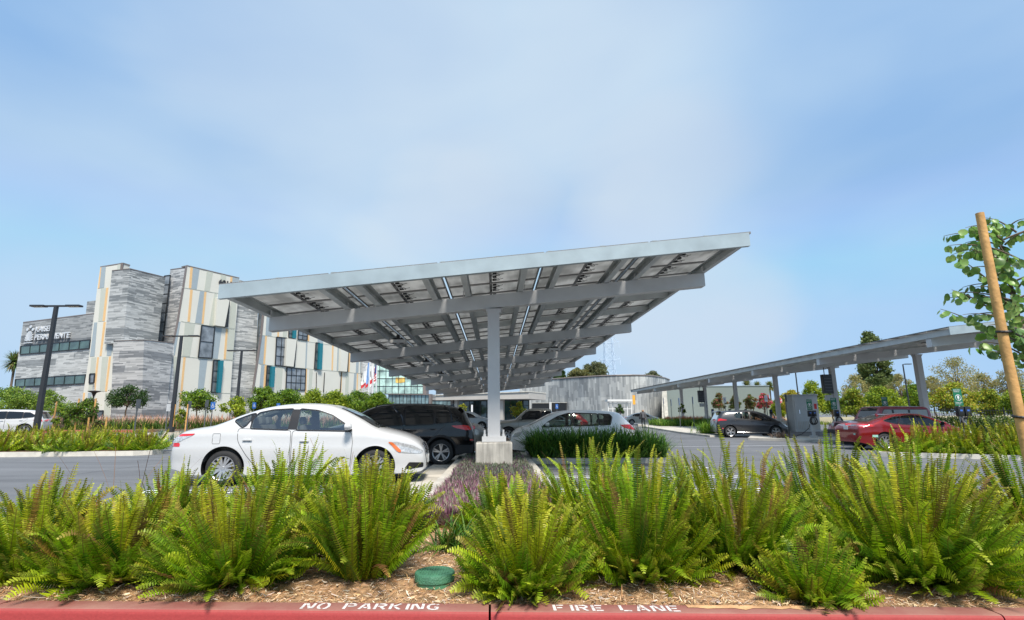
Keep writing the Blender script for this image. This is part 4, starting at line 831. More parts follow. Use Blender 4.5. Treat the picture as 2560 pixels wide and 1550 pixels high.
def tree(name, label, cat, pos, h, r, pal, trunk=.35, nleaf=2200, lsize=.16, nb=9, tr=.08, seed=1, group=None, flat=1., openness=.0, multi=1, trunkmat=None, low=0., droop=0., shape='round', blobr=.34):
    nb = int(nb*1.7)
    R = random.Random(seed); t = thing(name, label, cat, pos, 0, group); b = MB(); H0 = h*trunk; blobs = []
    for i in range(nb):
        f = (i+.5)/nb; a = i*2.4+R.uniform(-.9, .9)
        if shape == 'cone': z = H0*.6+(h-H0*.6)*f; rr = r*(1-f)**.8*.62
        elif shape == 'tall': z = H0*.8+(h-H0*.8)*f; rr = r*.55*math.sin(PI*(f*.8+.15))
        else: z = H0+(h-H0)*(.22+.66*f); rr = r*.76*math.sin(PI*(f*.78+.2))*R.uniform(.35, 1.15)
        br = r*blobr*R.uniform(.55, 1.25)*(1-.3*f)
        blobs.append((rr*math.cos(a), rr*math.sin(a), z, br, br, br*.72*flat))
    for m in range(multi):
        o = Vector((R.uniform(-.1, .1), R.uniform(-.1, .1), 0))*(multi > 1)*3*tr; top = Vector((R.uniform(-.06, .06)*h*(1+multi*.5), R.uniform(-.05, .05)*h, H0+(h-H0)*.45)); limb(b, o-Vector((0, 0, .1)), top, tr, tr*.4, 6, .025, R)
    for q in blobs:
        z0 = min(q[2]*.8, H0+(q[2]-H0)*.3); limb(b, (0, 0, max(z0, H0*.75)), (q[0]*.9, q[1]*.9, q[2]), tr*.42, tr*.1, 4, .05, R)
    b.build('trunk', trunkmat or m_bark, t, smooth=1.)
    V, Q, c = leafcloud(blobs, nleaf, lsize, pal, seed=seed, droop=droop, shell=.35)
    # stray leaves outside the clumps break the outline
    B2 = [(q[0], q[1], q[2], q[3]*1.35, q[4]*1.35, q[5]*1.35) for q in blobs]; V2, Q2, c2 = leafcloud(B2, nleaf//7, lsize, pal, seed=seed+5, shell=.8)
    V, Q, c = merge([(V, Q, c), (V2, Q2, c2)]); link('crown', np_mesh('crown', V, Q, c, m_leaf), t); return t
def pz(x, y, zc): return Vector((0, 0, H))+ray(x, y)*zc
def base_at(x, zc):
    p = pz(x, 1050, zc); return Vector((p.x, p.y, G(p.x, p.y)))
def tree_px(name, label, cat, xc, ytop, hw, zc, pal, **k):
    b = base_at(xc, zc); y = 1050
    top = pz(xc, ytop, zc).z; return tree(name, label, cat, b, top-b.z, hw*zc/F, pal, **k)
# ------------------------------------------------------------------ islands, kerbs, paving
def island(outline, name='kerb_island', fill=None, hgt=.15, kw=.15, mk=None):
    s = sheet('kerb', outline, hgt, mk or m_conc, thick=hgt+.02, cell=3.)
    inn = offset_poly(outline, -kw); f = sheet(name, inn, hgt+.004, fill or m_soil, cell=3.); return inn
# central planting strip (mulched, with its long kerbs)
strip = [(-1.08, 5.6), (1.0, 5.6), (1.0, 58), (-1.08, 58)]
island(strip, 'planting_strip', kw=.28)
sheet('path', [(-1.70, 6.7), (-1.09, 6.62), (-1.09, 58), (-1.70, 58)], .02, m_conc, thick=.03, cell=3.)
for k in range(17):
    y = 9.2+2.6*k; sheet('path_joint', [(-1.70, y), (-1.10, y), (-1.10, y+.012), (-1.70, y+.012)], .0245, m_seam, cell=9)
hedge_o = [(1.02, 15.35), (4.75, 15.55), (5.05, 15.8), (5.1, 16.3), (4.9, 16.9), (1.02, 16.95)]
island(hedge_o, 'hedge_bed')
lisl = [(-45, 16.6), (-16, 18.15), (-13.2, 18.55), (-12.2, 18.75), (-11.85, 19.2), (-11.9, 19.9), (-12.6, 21.0), (-15.5, 24.6), (-19, 27.5), (-45, 30)]
island(lisl, 'fern_island', mk=m_conc2)
g = [gnd(330, 1122), gnd(372, 1113), gnd(455, 1101), gnd(640, 1092), gnd(640, 1078), gnd(420, 1083), gnd(330, 1092)]
lgr = [(p.x, p.y) for p in g]
m_gravel = M('gravel', (.40, .34, .26), .95, var=.35, scale=25, bump=.8, bscale=40)
sheet('kerb', lgr, .14, m_conc2, thick=.16, cell=3.); sheet('gravel_bed', offset_poly(lgr, -.5), .145, m_gravel, cell=3.)
far_l = [(-75, 47), (-8, 47), (-8, 60), (-75, 66)]
rk = [(gnd(x, y).x, gnd(x, y).y) for x, y in ((262, 1082), (398, 1080), (470, 1079))]
m_kred = M('kerb_red_far', (.50, .10, .09), .7, var=.2, scale=2)
sheet('kerb', [(-60, rk[0][1]+.6), (rk[0][0], rk[0][1]), (rk[1][0], rk[1][1]), (-6, rk[1][1]), (-6, rk[1][1]+.5), (-60, rk[0][1]+1.1)], .15, m_kred, thick=.17, cell=4.)
sheet('planting_bed', [(-60, rk[0][1]+1.12), (rk[0][0], rk[0][1]+.55), (-6, rk[1][1]+.52), (-6, 64), (-60, 70)], .16, m_soil, thick=.15, cell=6.)
rp = [(gnd(x, y).x, gnd(x, y).y) for x, y in ((1608, 1069), (1640, 1074), (1700, 1084), (1775, 1093), (1812, 1093), (1810, 1086), (1752, 1081), (1756, 1066), (1612, 1065))]
sheet('pavement', rp, .12, m_conc, thick=.14, cell=3.)
isl2 = [(gnd(x, y).x, gnd(x, y).y) for x, y in ((1595, 1066), (1752, 1064), (1775, 1050), (1600, 1050))]
sheet('kerb', isl2, .15, m_conc, thick=.17, cell=3.)
slab = [(12.6, 31.6), (19.2, 26.6), (27, 25.4), (27, 36), (14, 40)]
sheet('pavement', [(14.6, 30.9), (17.2, 27.9), (20.5, 25.2), (30, 24.4), (30, 30), (16, 33.5)], .13, m_conc, thick=.15, cell=3.)
risl = [(13.0, 18.15), (13.2, 17.85), (16.5, 16.25), (22, 13.8), (30, 12), (30, 19.5), (16, 19.0), (13.3, 18.7)]
island(risl, 'fern_island', mk=m_conc2)
sheet('field', [(24, 72), (140, 60), (300, 200), (30, 240)], .05, m_dry, thick=.1, cell=40)
# ------------------------------------------------------------------ foreground bed and kerb
kx = lambda x, o=0.: 3.620-.048*(x+.03)+o
def redkerb():
    m, N, L, b = nt('kerb_red'); tc = N.new('ShaderNodeTexCoord'); n = N.new('ShaderNodeTexNoise'); n.inputs['Scale'].default_value = 3.2; n.inputs['Detail'].default_value = 8; n.inputs['Roughness'].default_value = .62
    n2 = N.new('ShaderNodeTexNoise'); n2.inputs['Scale'].default_value = 60; n2.inputs['Detail'].default_value = 4
    g = N.new('ShaderNodeNewGeometry'); sx = N.new('ShaderNodeSeparateXYZ'); L.new(g.outputs['True Normal'], sx.inputs[0])
    top = N.new('ShaderNodeMapRange'); top.inputs[1].default_value = .6; top.inputs[2].default_value = .95; L.new(sx.outputs[2], top.inputs[0])
    for q in (n, n2): L.new(tc.outputs['Object'], q.inputs[0])
    face = N.new('ShaderNodeMix'); face.data_type = 'RGBA'; face.inputs[6].default_value = (.42, .048, .045, 1); face.inputs[7].default_value = (.30, .035, .034, 1); L.new(n2.outputs[0], face.inputs[0])
    tp = N.new('ShaderNodeValToRGB'); e = tp.color_ramp.elements; e[0].position = .36; e[0].color = (.26, .085, .07, 1); e[1].position = .72; e[1].color = (.34, .17, .13, 1); L.new(n.outputs[0], tp.inputs[0])
    mx = N.new('ShaderNodeMix'); mx.data_type = 'RGBA'; L.new(top.outputs[0], mx.inputs[0]); L.new(face.outputs[2], mx.inputs[6]); L.new(tp.outputs[0], mx.inputs[7])
    L.new(mx.outputs[2], b.inputs['Base Color']); b.inputs['Roughness'].default_value = .72
    bp = N.new('ShaderNodeBump'); bp.inputs['Strength'].default_value = .5; bp.inputs['Distance'].default_value = .004; L.new(n2.outputs[0], bp.inputs['Height']); L.new(bp.outputs[0], b.inputs['Normal']); return m
m_rk = redkerb()
KT = .15
def kerb_piece(xa, xb):
    b = MB(); prof = [(0, -.3), (0, KT-.012), (-.004, KT-.003), (-.012, KT), (-.128, KT), (-.141, KT-.004), (-.150, KT-.014), (-.155, KT-.032), (-.175, -.3)]
    R_ = [[Vector((x, kx(x, o), G(x, 0)+z)) for o, z in prof] for x in (xa, xb)]
    n = len(prof); b.add(R_[0]+R_[1], [(i, i+1, n+i+1, n+i) for i in range(n-1)]+[tuple(range(n)), tuple(range(2*n-1, n-1, -1))]); return b.build('kerb', m_rk, kind='structure', smooth=.7)
for xa, xb in ((-12, -9.2), (-9.19, -6.2), (-6.19, -3.1), (-3.09, -.045), (-.031, 3.0), (3.01, 6.0), (6.01, 12)): kerb_piece(xa, xb)
sheet('road', [(-30, -30), (30, -30), (30, kx(30)-.17), (-30, kx(-30)-.17)], .004, m_asph, cell=10)
# stencilled words on the kerb top
GL = {'N': [((0, 0), (0, .92)), ((.14, .98), (.52, .06)), ((.66, .08), (.66, 1))], 'O': [((.27, .98), (.10, .88), (.02, .62), (.02, .38), (.10, .12), (.27, .02)), ((.41, .02), (.58, .12), (.66, .38), (.66, .62), (.58, .88), (.41, .98))],
      'P': [((0, 0), (0, 1)), ((.16, .93), (.50, .93), (.62, .80), (.62, .62), (.50, .50), (.16, .50))], 'A': [((0, 0), (.26, .98)), ((.40, .98), (.68, 0)), ((.24, .28), (.46, .28))],
      'R': [((0, 0), (0, 1)), ((.16, .93), (.50, .93), (.62, .80), (.62, .64), (.50, .52), (.16, .52)), ((.36, .42), (.64, 0))], 'K': [((0, 0), (0, 1)), ((.60, 1), (.16, .54)), ((.28, .42), (.64, 0))], 'I': [((.1, 0), (.1, 1))],
      'G': [((.42, .98), (.14, .90), (.02, .66), (.02, .34), (.14, .10), (.42, .02), (.62, .12), (.64, .44), (.42, .44)), ((.56, .94), (.64, .82))], 'F': [((0, 0), (0, 1)), ((.16, .93), (.60, .93)), ((.16, .50), (.50, .50))],
      'E': [((0, 0), (0, 1)), ((.16, .93), (.60, .93)), ((.16, .50), (.50, .50)), ((.16, .07), (.60, .07))], 'L': [((0, .12), (0, 1)), ((.10, .07), (.60, .07))]}
m_sten = M('stencil_paint', (.66, .60, .57), .7, var=.4, scale=45)
def stencil(word, x0, x1, hgt=.098, wd=.018):
    adv = {' ': .75, 'I': .42}; tot = sum(adv.get(c, 1.)for c in word)-.3; u = (x1-x0)/tot; cx_ = x0
    for ch in word:
        if ch != ' ':
            b = MB()
            for st in GL[ch]:
                pts = [Vector((cx_+p[0]*u, 0, 0))+Vector((0, p[1]*hgt, 0)) for p in st]
                Ls, Rs = [], []
                for i, p in enumerate(pts):
                    d = (pts[min(i+1, len(pts)-1)]-pts[max(i-1, 0)]).normalized(); n_ = Vector((-d.y, d.x, 0))*wd/2; Ls.append(p+n_); Rs.append(p-n_)
                f3 = lambda p: Vector((p.x, kx(p.x, -.125)+p.y, G(p.x, 0)+KT+.0016))
                for i in range(len(pts)-1): b.quad(f3(Rs[i]), f3(Rs[i+1]), f3(Ls[i+1]), f3(Ls[i]))
            b.build('stencil_letter', m_sten, kind='structure')
        cx_ += adv.get(ch, 1.)*u
xa = gnd(752, 1522, KT).x; xb = gnd(1096, 1520, KT).x; stencil('NO PARKING', xa, xb)
xa = gnd(1386, 1520, KT).x; xb = gnd(1696, 1518, KT).x; stencil('FIRE LANE', xa, xb)
m_sand = M('sand_spill', (.58, .33, .16), .95, var=.35, scale=9, bump=.5)
sp = [(1.18+.9*i/16, -.004-.02*random.random()) for i in range(17)]+[(2.08-.9*i/16, -.06-.05*random.random()*math.sin(PI*i/16)) for i in range(17)]
b = MB(); b.add([Vector((x, kx(x, o), G(x, 0)+KT+.0028)) for x, o in sp], [tuple(range(len(sp)))]); b.build('sand_spill', m_sand, kind='stuff')
# mulch: lumpy soil sheet and shredded bark
BH = lambda x, y: G(x, 0)*1.+.135+.05*min(1, max(0, (y-kx(x))/.5))+.02*math.sin(x*3.1+y*2)*math.cos(y*4.7-x)+.012*math.sin(x*11+y*7)
m_mul = M('mulch', (.42, .25, .125), .95, var=.5, scale=24, bump=1., bscale=90, detail=8)
bm = bmesh.new(); nx_, ny_ = 130, 26; gv = []
for j in range(ny_+1):
    row = []
    for i in range(nx_+1):
        x = -8+16*i/nx_; y0 = kx(x)+.002; y = y0+(6.45-y0)*j/ny_; z = BH(x, y) if j else G(x, 0)+KT-.01; row.append(bm.verts.new((x, y, z)))
    gv.append(row)
for j in range(ny_):
    for i in range(nx_): bm.faces.new((gv[j][i], gv[j][i+1], gv[j+1][i+1], gv[j+1][i])).smooth = True
me = bpy.data.meshes.new('mulch_bed'); bm.to_mesh(me); bm.free(); me.materials.append(m_mul); link('mulch_bed', me, kind='structure')
sheet('kerb', [(-30, 6.46), (-1.09, 6.46), (-1.09, 6.6), (-30, 6.6)], .15, m_conc, thick=.17, cell=4.); sheet('kerb', [(1.01, 6.46), (30, 6.46), (30, 6.6), (1.01, 6.6)], .15, m_conc, thick=.17, cell=4.)
n = 38000; x = rng.uniform(-5.2, 6.2, n); y = np.array([kx(a) for a in x])+.0+rng.random(n)**1.5*2.0
hz = np.array([BH(a, c) for a, c in zip(x, y)]); ln = rng.uniform(.012, .058, n)*(1+(rng.random(n) < .04)*1.8)
V, Q, c = blades(np.stack([x, y, hz+rng.uniform(.0, .022, n)], 1), rng.uniform(0, 2*PI, n), rng.normal(.02, .22, n), ln, rng.uniform(.002, .0065, n)*(1+(rng.random(n) < .05)*1.6), rng.normal(0, .5, n), segs=2, roll=rng.normal(0, .6, n),
    col=pick([(.74, .52, .30), (.60, .39, .20), (.84, .66, .45), (.32, .20, .12), (.62, .53, .44), (.50, .26, .12)], n, .3), prof=np.array([.7, 1, .35]))
m_chip = leafmat('wood_chips', .05, .85, .2); link('wood_chips', np_mesh('wood_chips', V, Q, c, m_chip), kind='stuff')
# ------------------------------------------------------------------ big ferns
ferns = [  # px x, px y of foot, height, crown radius, foot radius, fronds, label, upright, lean
    (28, 1445, .78, .44, .15, 300, 'fern clump cut off by the left edge of the photo', 0, .1),
    (250, 1452, .64, .50, .20, 380, 'wide low fern clump, second from the left edge', 0, -.1),
    (560, 1456, .70, .52, .20, 420, 'broad fern clump directly below the rear of the white saloon', 0, 0),
    (893, 1458, .80, .44, .19, 330, 'tall upright fern clump left of the green valve box', 1, 0),
    (1318, 1472, .70, .40, .15, 400, 'fern clump in front of the purple planting strip', 0, 0),
    (1610, 1440, .90, .52, .20, 420, 'tall fern clump right of the purple planting strip', .25, -.1),
    (1880, 1425, .92, .50, .20, 400, 'fern clump with wind-swept fronds behind the small bright one', 0, -.35),
    (2045, 1490, .50, .30, .10, 190, 'small bright green fern clump nearest the red kerb', .2, 0),
    (2350, 1458, .88, .60, .24, 520, 'widest fern clump near the right edge of the photo', 0, 0)]
back = [(2590, 5.0, .95, .5, .2, 300, 'fern clump cut off by the right edge of the photo'), (715, 5.4, .90, .50, .24, 330, 'fern clump behind, between the broad and the upright ones'), (440, 5.6, .72, .5, .2, 240, 'low fern clump behind, left of the white saloon\'s rear wheel'),
        (1475, 5.3, 1.04, .46, .2, 300, 'tall fern clump behind, beside the dark hedge'), (1770, 5.6, .98, .42, .2, 240, 'fern clump behind, in line with the grey hatchback'), (2075, 5.3, 1.04, .52, .24, 360, 'fern clump behind, in line with the charging posts'),
        (2300, 5.6, .98, .5, .24, 300, 'fern clump behind, below the red saloon'), (1265, 5.5, .66, .42, .2, 230, 'fern clump behind, at the head of the purple strip'), (110, 5.6, .52, .5, .2, 180, 'low fern clump behind, under the left fern island'), (965, 5.6, .62, .36, .15, 160, 'low fern clump behind the upright one')]
sd_ = 100
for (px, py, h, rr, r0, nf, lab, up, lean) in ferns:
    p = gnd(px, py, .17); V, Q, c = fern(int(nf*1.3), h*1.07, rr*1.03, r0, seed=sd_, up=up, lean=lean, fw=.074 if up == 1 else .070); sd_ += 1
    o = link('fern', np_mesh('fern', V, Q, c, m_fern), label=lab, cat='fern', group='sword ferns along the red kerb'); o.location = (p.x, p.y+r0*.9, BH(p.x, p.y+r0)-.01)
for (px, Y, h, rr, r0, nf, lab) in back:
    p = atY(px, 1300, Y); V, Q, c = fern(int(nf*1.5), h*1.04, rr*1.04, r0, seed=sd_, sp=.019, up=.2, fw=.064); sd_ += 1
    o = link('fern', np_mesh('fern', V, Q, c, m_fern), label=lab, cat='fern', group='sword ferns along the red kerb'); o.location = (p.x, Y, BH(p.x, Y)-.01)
# dry stalks between the ferns
for i, (px, Y, n) in enumerate(((880, 5.4, 9), (330, 5.5, 8), (1385, 5.5, 6))):
    p = atY(px, 1300, Y); n_ = n; az = rng.uniform(0, 2*PI, n_)
    V, Q, c = blades(np.stack([rng.normal(0, .16, n_), rng.normal(0, .1, n_), np.zeros(n_)], 1), az, rng.uniform(1.1, 1.5, n_), rng.uniform(.7, 1.05, n_), np.full(n_, .004), rng.uniform(.1, .7, n_), 6, pick([(.32, .17, .09), (.2, .08, .05)], n_), prof=np.full(7, 1.))
    o = link('dry_stalks', np_mesh('dry_stalks', V, Q, c, m_grass), label=('thin dry brown stalks rising in front of the saloon\'s front wheel', 'thin dry brown stalks over the open asphalt on the left', 'thin dry brown stalks leaning beside the concrete pedestal')[i], cat='dry stalks', group='dry flower stalks'); o.location = (p.x, Y, BH(p.x, Y))
# grassy clump at the head of the strip
p = gnd(1135, 1375, .17); n = 170; az = rng.uniform(0, 2*PI, n)
V, Q, c = blades(np.stack([rng.normal(0, .07, n), rng.normal(0, .07, n), np.zeros(n)], 1), az, rng.uniform(.5, 1.4, n), rng.uniform(.22, .46, n), rng.uniform(.010, .018, n), rng.uniform(.6, 1.5, n), 6, pick([(.08, .20, .02), (.14, .27, .03), (.05, .13, .02), (.22, .24, .06)], n))
o = link('grass_clump', np_mesh('grass_clump', V, Q, c, m_grass), label='dark green strappy grass clump behind the green valve box', cat='grass clump'); o.location = p
# purple groundcover of the strip
n = 6400; y = 5.75+(rng.random(n)**1.6)*10.5; x = rng.uniform(-.80, .72, n); k = 9; keep = ~((np.abs(x+.03) < .44) & (np.abs(y-12.83) < .44)); x, y = x[keep], y[keep]; n = len(x)
hz = np.array([G(a, c)+.16 for a, c in zip(x, y)]); bx = np.repeat(np.stack([x, y, hz], 1), k, 0)+rng.normal(0, .02, (n*k, 3))*[1, 1, .3]
pur = pick([(.33, .14, .20), (.44, .24, .30), (.24, .10, .14), (.38, .33, .25)], n); grn = pick([(.17, .20, .13), (.24, .28, .20), (.12, .12, .10), (.22, .10, .17)], n)
wgt = np.clip((y-8.3)/2.6+rng.normal(0, .28, n), 0, 1)[:, None]; cc = np.repeat(pur*(1-wgt)+grn*wgt, k, 0)*(1+rng.uniform(-.25, .25, (n*k, 1))); m_ = rng.random(n*k) < .22; cc[m_] = cc[m_]*.4+np.array([.19, .24, .10])*.6
V, Q, c = blades(bx, rng.uniform(0, 2*PI, n*k), rng.uniform(.55, 1.45, n*k), rng.uniform(.09, .17, n*k)*np.repeat(np.clip(1.5-(y-5.7)*.16, 1, 1.5), k), rng.uniform(.018, .030, n*k)*np.repeat(np.clip(1.4-(y-5.7)*.14, 1, 1.4), k), rng.uniform(-.2, .5, n*k), 3, cc)
link('purple_groundcover', np_mesh('purple_groundcover', V, Q, c, m_grass), kind='stuff')
# dark strappy hedge on the cross island
n = 6500; x = rng.uniform(1.05, 4.95, n); y = rng.uniform(15.55, 16.85, n); hz = np.array([G(a, 16)+.16 for a in x])
V, Q, c = blades(np.stack([x, y, hz], 1), rng.uniform(0, 2*PI, n), rng.uniform(.85, 1.54, n), rng.uniform(.55, 1.14, n)*(1-.15*(x > 4.5)), rng.uniform(.020, .038, n), rng.uniform(.5, 2.1, n), 6, pick([(.07, .19, .03), (.12, .28, .04), (.045, .12, .02), (.20, .34, .05)], n))
link('strap_leaf_hedge', np_mesh('strap_leaf_hedge', V, Q, c, m_grass), label='dark green hedge of arching strap leaves in front of the white hatchback', cat='hedge')
def fernbed(name, poly, dens, h, seed, sp=.045, kind='stuff', label=None, cat=None, hv=.25, fw=.07):
    R = np.random.default_rng(seed); xs = [p[0] for p in poly]; ys = [p[1] for p in poly]; A = 0; pts = []
    def inside(x, y):
        c = False; j = len(poly)-1
        for i in range(len(poly)):
            if (poly[i][1] > y) != (poly[j][1] > y) and x < (poly[j][0]-poly[i][0])*(y-poly[i][1])/(poly[j][1]-poly[i][1])+poly[i][0]: c = not c
            j = i
        return c
    n = int((max(xs)-min(xs))*(max(ys)-min(ys))*dens); P = []
    for _ in range(n):
        x, y = R.uniform(min(xs), max(xs)), R.uniform(min(ys), max(ys))
        if inside(x, y): P.append((x, y))
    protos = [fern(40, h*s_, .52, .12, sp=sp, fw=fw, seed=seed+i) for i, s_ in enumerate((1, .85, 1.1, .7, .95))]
    parts = []
    for i, (x, y) in enumerate(P):
        v, q, c = protos[i % 5]; a = R.uniform(0, 6.28); s = R.uniform(1-hv, 1+hv); ca, sa = math.cos(a)*s, math.sin(a)*s
        v2 = np.stack([v[:, 0]*ca-v[:, 1]*sa+x, v[:, 0]*sa+v[:, 1]*ca+y, v[:, 2]*s+G(x, y)+.15], 1); parts.append((v2, q, c*R.uniform(.8, 1.2)))
    V, Q, c = merge(parts); link(name, np_mesh(name, V, Q, c, m_fern), kind=kind)
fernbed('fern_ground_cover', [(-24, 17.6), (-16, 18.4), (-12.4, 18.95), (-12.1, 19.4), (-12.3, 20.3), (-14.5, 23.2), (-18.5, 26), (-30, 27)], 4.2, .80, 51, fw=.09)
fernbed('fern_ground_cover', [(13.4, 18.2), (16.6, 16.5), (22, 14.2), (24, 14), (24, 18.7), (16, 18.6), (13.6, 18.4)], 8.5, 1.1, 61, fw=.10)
# small plants of the islands further off
def tuft(xy, h, r, pal, n, wd=.02, seed=0, name='plant', label=None, cat=None, group=None, bend=(.3, 1.2), el=(.7, 1.5), z=.15, segs=4):
    x, y = xy; az = rng.uniform(0, 2*PI, n); V, Q, c = blades(np.stack([rng.normal(0, r, n), rng.normal(0, r, n), np.zeros(n)], 1), az, rng.uniform(*el, n), rng.uniform(.6, 1.1, n)*h, np.full(n, wd), rng.uniform(*bend, n), segs, pick(pal, n))
    o = link(name, np_mesh(name, V, Q, c, m_grass), label=label, cat=cat, group=group); o.location = (x, y, G(x, y)+z); return o
YEL = ('first', 'second', 'third', 'fourth', 'fifth', 'sixth', 'seventh', 'eighth', 'ninth', 'tenth')
for i, (px, py) in enumerate(((364, 1114), (396, 1111), (428, 1109), (350, 1098), (402, 1094), (455, 1104))):
    p = gnd(px, py); tuft((p.x, p.y), .5, .06, [(.12, .20, .16), (.2, .28, .2)], 46, .03, label='%s blue green grass tuft from the left in the gravel bed' % YEL[i], name='grass_tuft', cat='grass tuft', group='blue grass tufts in the gravel bed', bend=(.1, .6), el=(.4, 1.5))
def bedgrass(name, poly, n, h, wd, pal, seed=0, z=.15, bend=(.2, 1.), el=(.9, 1.5), segs=3):
    xs = [p[0] for p in poly]; ys = [p[1] for p in poly]; x = rng.uniform(min(xs), max(xs), n); y = rng.uniform(min(ys), max(ys), n); hz = np.array([G(a, b)+z for a, b in zip(x, y)])
    V, Q, c = blades(np.stack([x, y, hz], 1), rng.uniform(0, 2*PI, n), rng.uniform(*el, n), rng.uniform(.6, 1.1, n)*h, np.full(n, wd), rng.uniform(*bend, n), segs, pick(pal, n)); return V, Q, c
for (xa, xb, ya, yb, n) in ((-46, -30, rk[0][1]+1.2, rk[0][1]+5.5, 3200), (-30, -12, rk[1][1]+1., rk[1][1]+5., 3200)):
    g1 = bedgrass('g', [(xa, ya-.4), (xb, yb)], n*2, .85, .05, [(.06, .14, .02), (.12, .2, .03)]); g2 = bedgrass('g', [(xa, ya), (xb, yb)], n*2//3, 1.15, .06, [(.66, .36, .24), (.58, .32, .26), (.50, .30, .16)], el=(1.1, 1.55))
    g2 = (g2[0], g2[1], g2[2]); v, q, c = merge([g1, g2]); link('pink_plume_grass', np_mesh('pink_plume_grass', v, q, c, m_grass), kind='stuff')
v, q, c = merge([bedgrass('g', [(19, 58), (32, 61)], 3600, 1.0, .07, [(.70, .24, .12), (.62, .20, .12), (.45, .22, .1)], el=(1., 1.5)), bedgrass('g', [(19, 56), (36, 60)], 3000, .5, .05, [(.3, .33, .05), (.16, .25, .04)])]); link('orange_plume_grass', np_mesh('orange_plume_grass', v, q, c, m_grass), kind='stuff')
v, q, c = merge([bedgrass('g', [(15.2, 49), (24.5, 53)], 5200, .85, .05, [(.06, .16, .02), (.12, .25, .03), (.2, .3, .04)], bend=(.5, 1.8)), bedgrass('g', [(14.6, 38), (15.6, 40)], 10, .8, .05, [(.1, .2, .03)])]); link('low_green_planting', np_mesh('low_green_planting', v, q, c, m_grass), kind='stuff')
p = gnd(1785, 1089); tuft((p.x-.2, p.y+.4), 1.05, .32, [(.16, .30, .03), (.24, .36, .04), (.09, .2, .02)], 420, .04, name='strappy_plant', label='green strappy plant behind the grey hatchback\'s rear bumper', cat='plant', bend=(.6, 1.8))
tuft((16.3, 30.4), .45, .25, [(.14, .10, .09), (.2, .15, .1)], 160, .03, name='dark_shrub', label='small dark dry shrub at the nose of the grey hatchback', cat='shrub')
# round green valve box
vb = thing('valve_box', 'round green plastic irrigation valve box sunk in the mulch', 'valve box'); p = gnd(1081, 1478, .15); vb.location = (p.x, p.y+.13, G(p.x, p.y)+.14)
m_vb = M('valve_box_green', (.07, .23, .125), .5, var=.15, scale=8, bump=.15, bscale=60); m_vl = M('valve_lid_green', (.06, .19, .11), .6, var=.25, scale=14, bump=.5, bscale=90)
b = MB(); b.lathe([(.128, -.08), (.130, .0), (.131, .048), (0, .048)], 40); b.build('box_wall', m_vb, vb, smooth=.5)
b = MB(); b.lathe([(.133, .0485), (.139, .050), (.140, .090), (.135, .100), (.124, .103), (0, .104)], 40)
for i in range(-5, 6):
    xx = i*.019; l_ = math.sqrt(.11**2-xx**2); b.box((xx, 0, .1055), (.006, 2*l_, .004))
b.build('lid', m_vl, vb, smooth=.5)
lt = MB(); p = gnd(1100, 1209, .03); lt.lathe([(.0, 0), (.05, .0), (.07, .03), (.05, .06), (.02, .075), (0, .07)], 9, M4=Matrix.Translation(p)@Matrix.Rotation(.9, 4, 'Y')@Matrix.Diagonal((1.5, 1, .9, 1)).to_4x4())
lt.build('litter', M('paper_white', (.8, .8, .8), .7, var=.1), label='crumpled white paper litter on the concrete by the kerb', cat='litter')
# ------------------------------------------------------------------ buildings
def stone(name, vertical=False, lo=(.23, .245, .25), hi=(.47, .48, .47), band=.85, bu=9., cu=1.0, cv=.13, thr=(.38, .62)):
    m, N, L, b = nt(name); uv = N.new('ShaderNodeUVMap'); sp = N.new('ShaderNodeSeparateXYZ'); L.new(uv.outputs[0], sp.inputs[0]); b.inputs['Roughness'].default_value = .7
    U, V_ = (sp.outputs[0], sp.outputs[1]) if not vertical else (sp.outputs[1], sp.outputs[0])
    def mth(op, a, c=None):
        n = N.new('ShaderNodeMath'); n.operation = op
        for i, q in enumerate((a, c)):
            if q is None: continue
            if hasattr(q, 'is_output'): L.new(q, n.inputs[i])
            else: n.inputs[i].default_value = q
        return n.outputs[0]
    def wn(u, v, su, sv, seed):
        r = mth('FLOOR', mth('DIVIDE', v, sv)); w1 = N.new('ShaderNodeTexWhiteNoise'); w1.noise_dimensions = '1D'; L.new(mth('ADD', r, seed), w1.inputs['W'])
        c = mth('FLOOR', mth('ADD', mth('DIVIDE', u, su), mth('MULTIPLY', w1.outputs[0], 7.3))); cb = N.new('ShaderNodeCombineXYZ'); L.new(c, cb.inputs[0]); L.new(r, cb.inputs[1]); cb.inputs[2].default_value = seed
        w2 = N.new('ShaderNodeTexWhiteNoise'); w2.noise_dimensions = '3D'; L.new(cb.outputs[0], w2.inputs[0]); return w2.outputs[0]
    big = wn(U, V_, bu, band, 3.); sm = wn(U, V_, cu, cv, 11.); s2 = wn(U, V_, cu*1.7, cv*2, 5.)
    t = mth('ADD', mth('MULTIPLY', big, .54), mth('ADD', mth('MULTIPLY', sm, .28), mth('MULTIPLY', s2, .18)))
    mr = N.new('ShaderNodeMapRange'); mr.inputs[1].default_value = thr[0]; mr.inputs[2].default_value = thr[1]; L.new(t, mr.inputs[0])
    mx = N.new('ShaderNodeMix'); mx.data_type = 'RGBA'; mx.inputs[6].default_value = (*lo, 1); mx.inputs[7].default_value = (*hi, 1); L.new(mr.outputs[0], mx.inputs[0])
    m2 = N.new('ShaderNodeMix'); m2.data_type = 'RGBA'; m2.blend_type = 'MULTIPLY'; m2.inputs[0].default_value = 1; L.new(mx.outputs[2], m2.inputs[6])
    g = mth('ADD', mth('MULTIPLY', sm, .35), .82); cc = N.new('ShaderNodeCombineXYZ'); [L.new(g, cc.inputs[i]) for i in range(3)]; L.new(cc.outputs[0], m2.inputs[7]); L.new(m2.outputs[2], b.inputs['Base Color']); return m
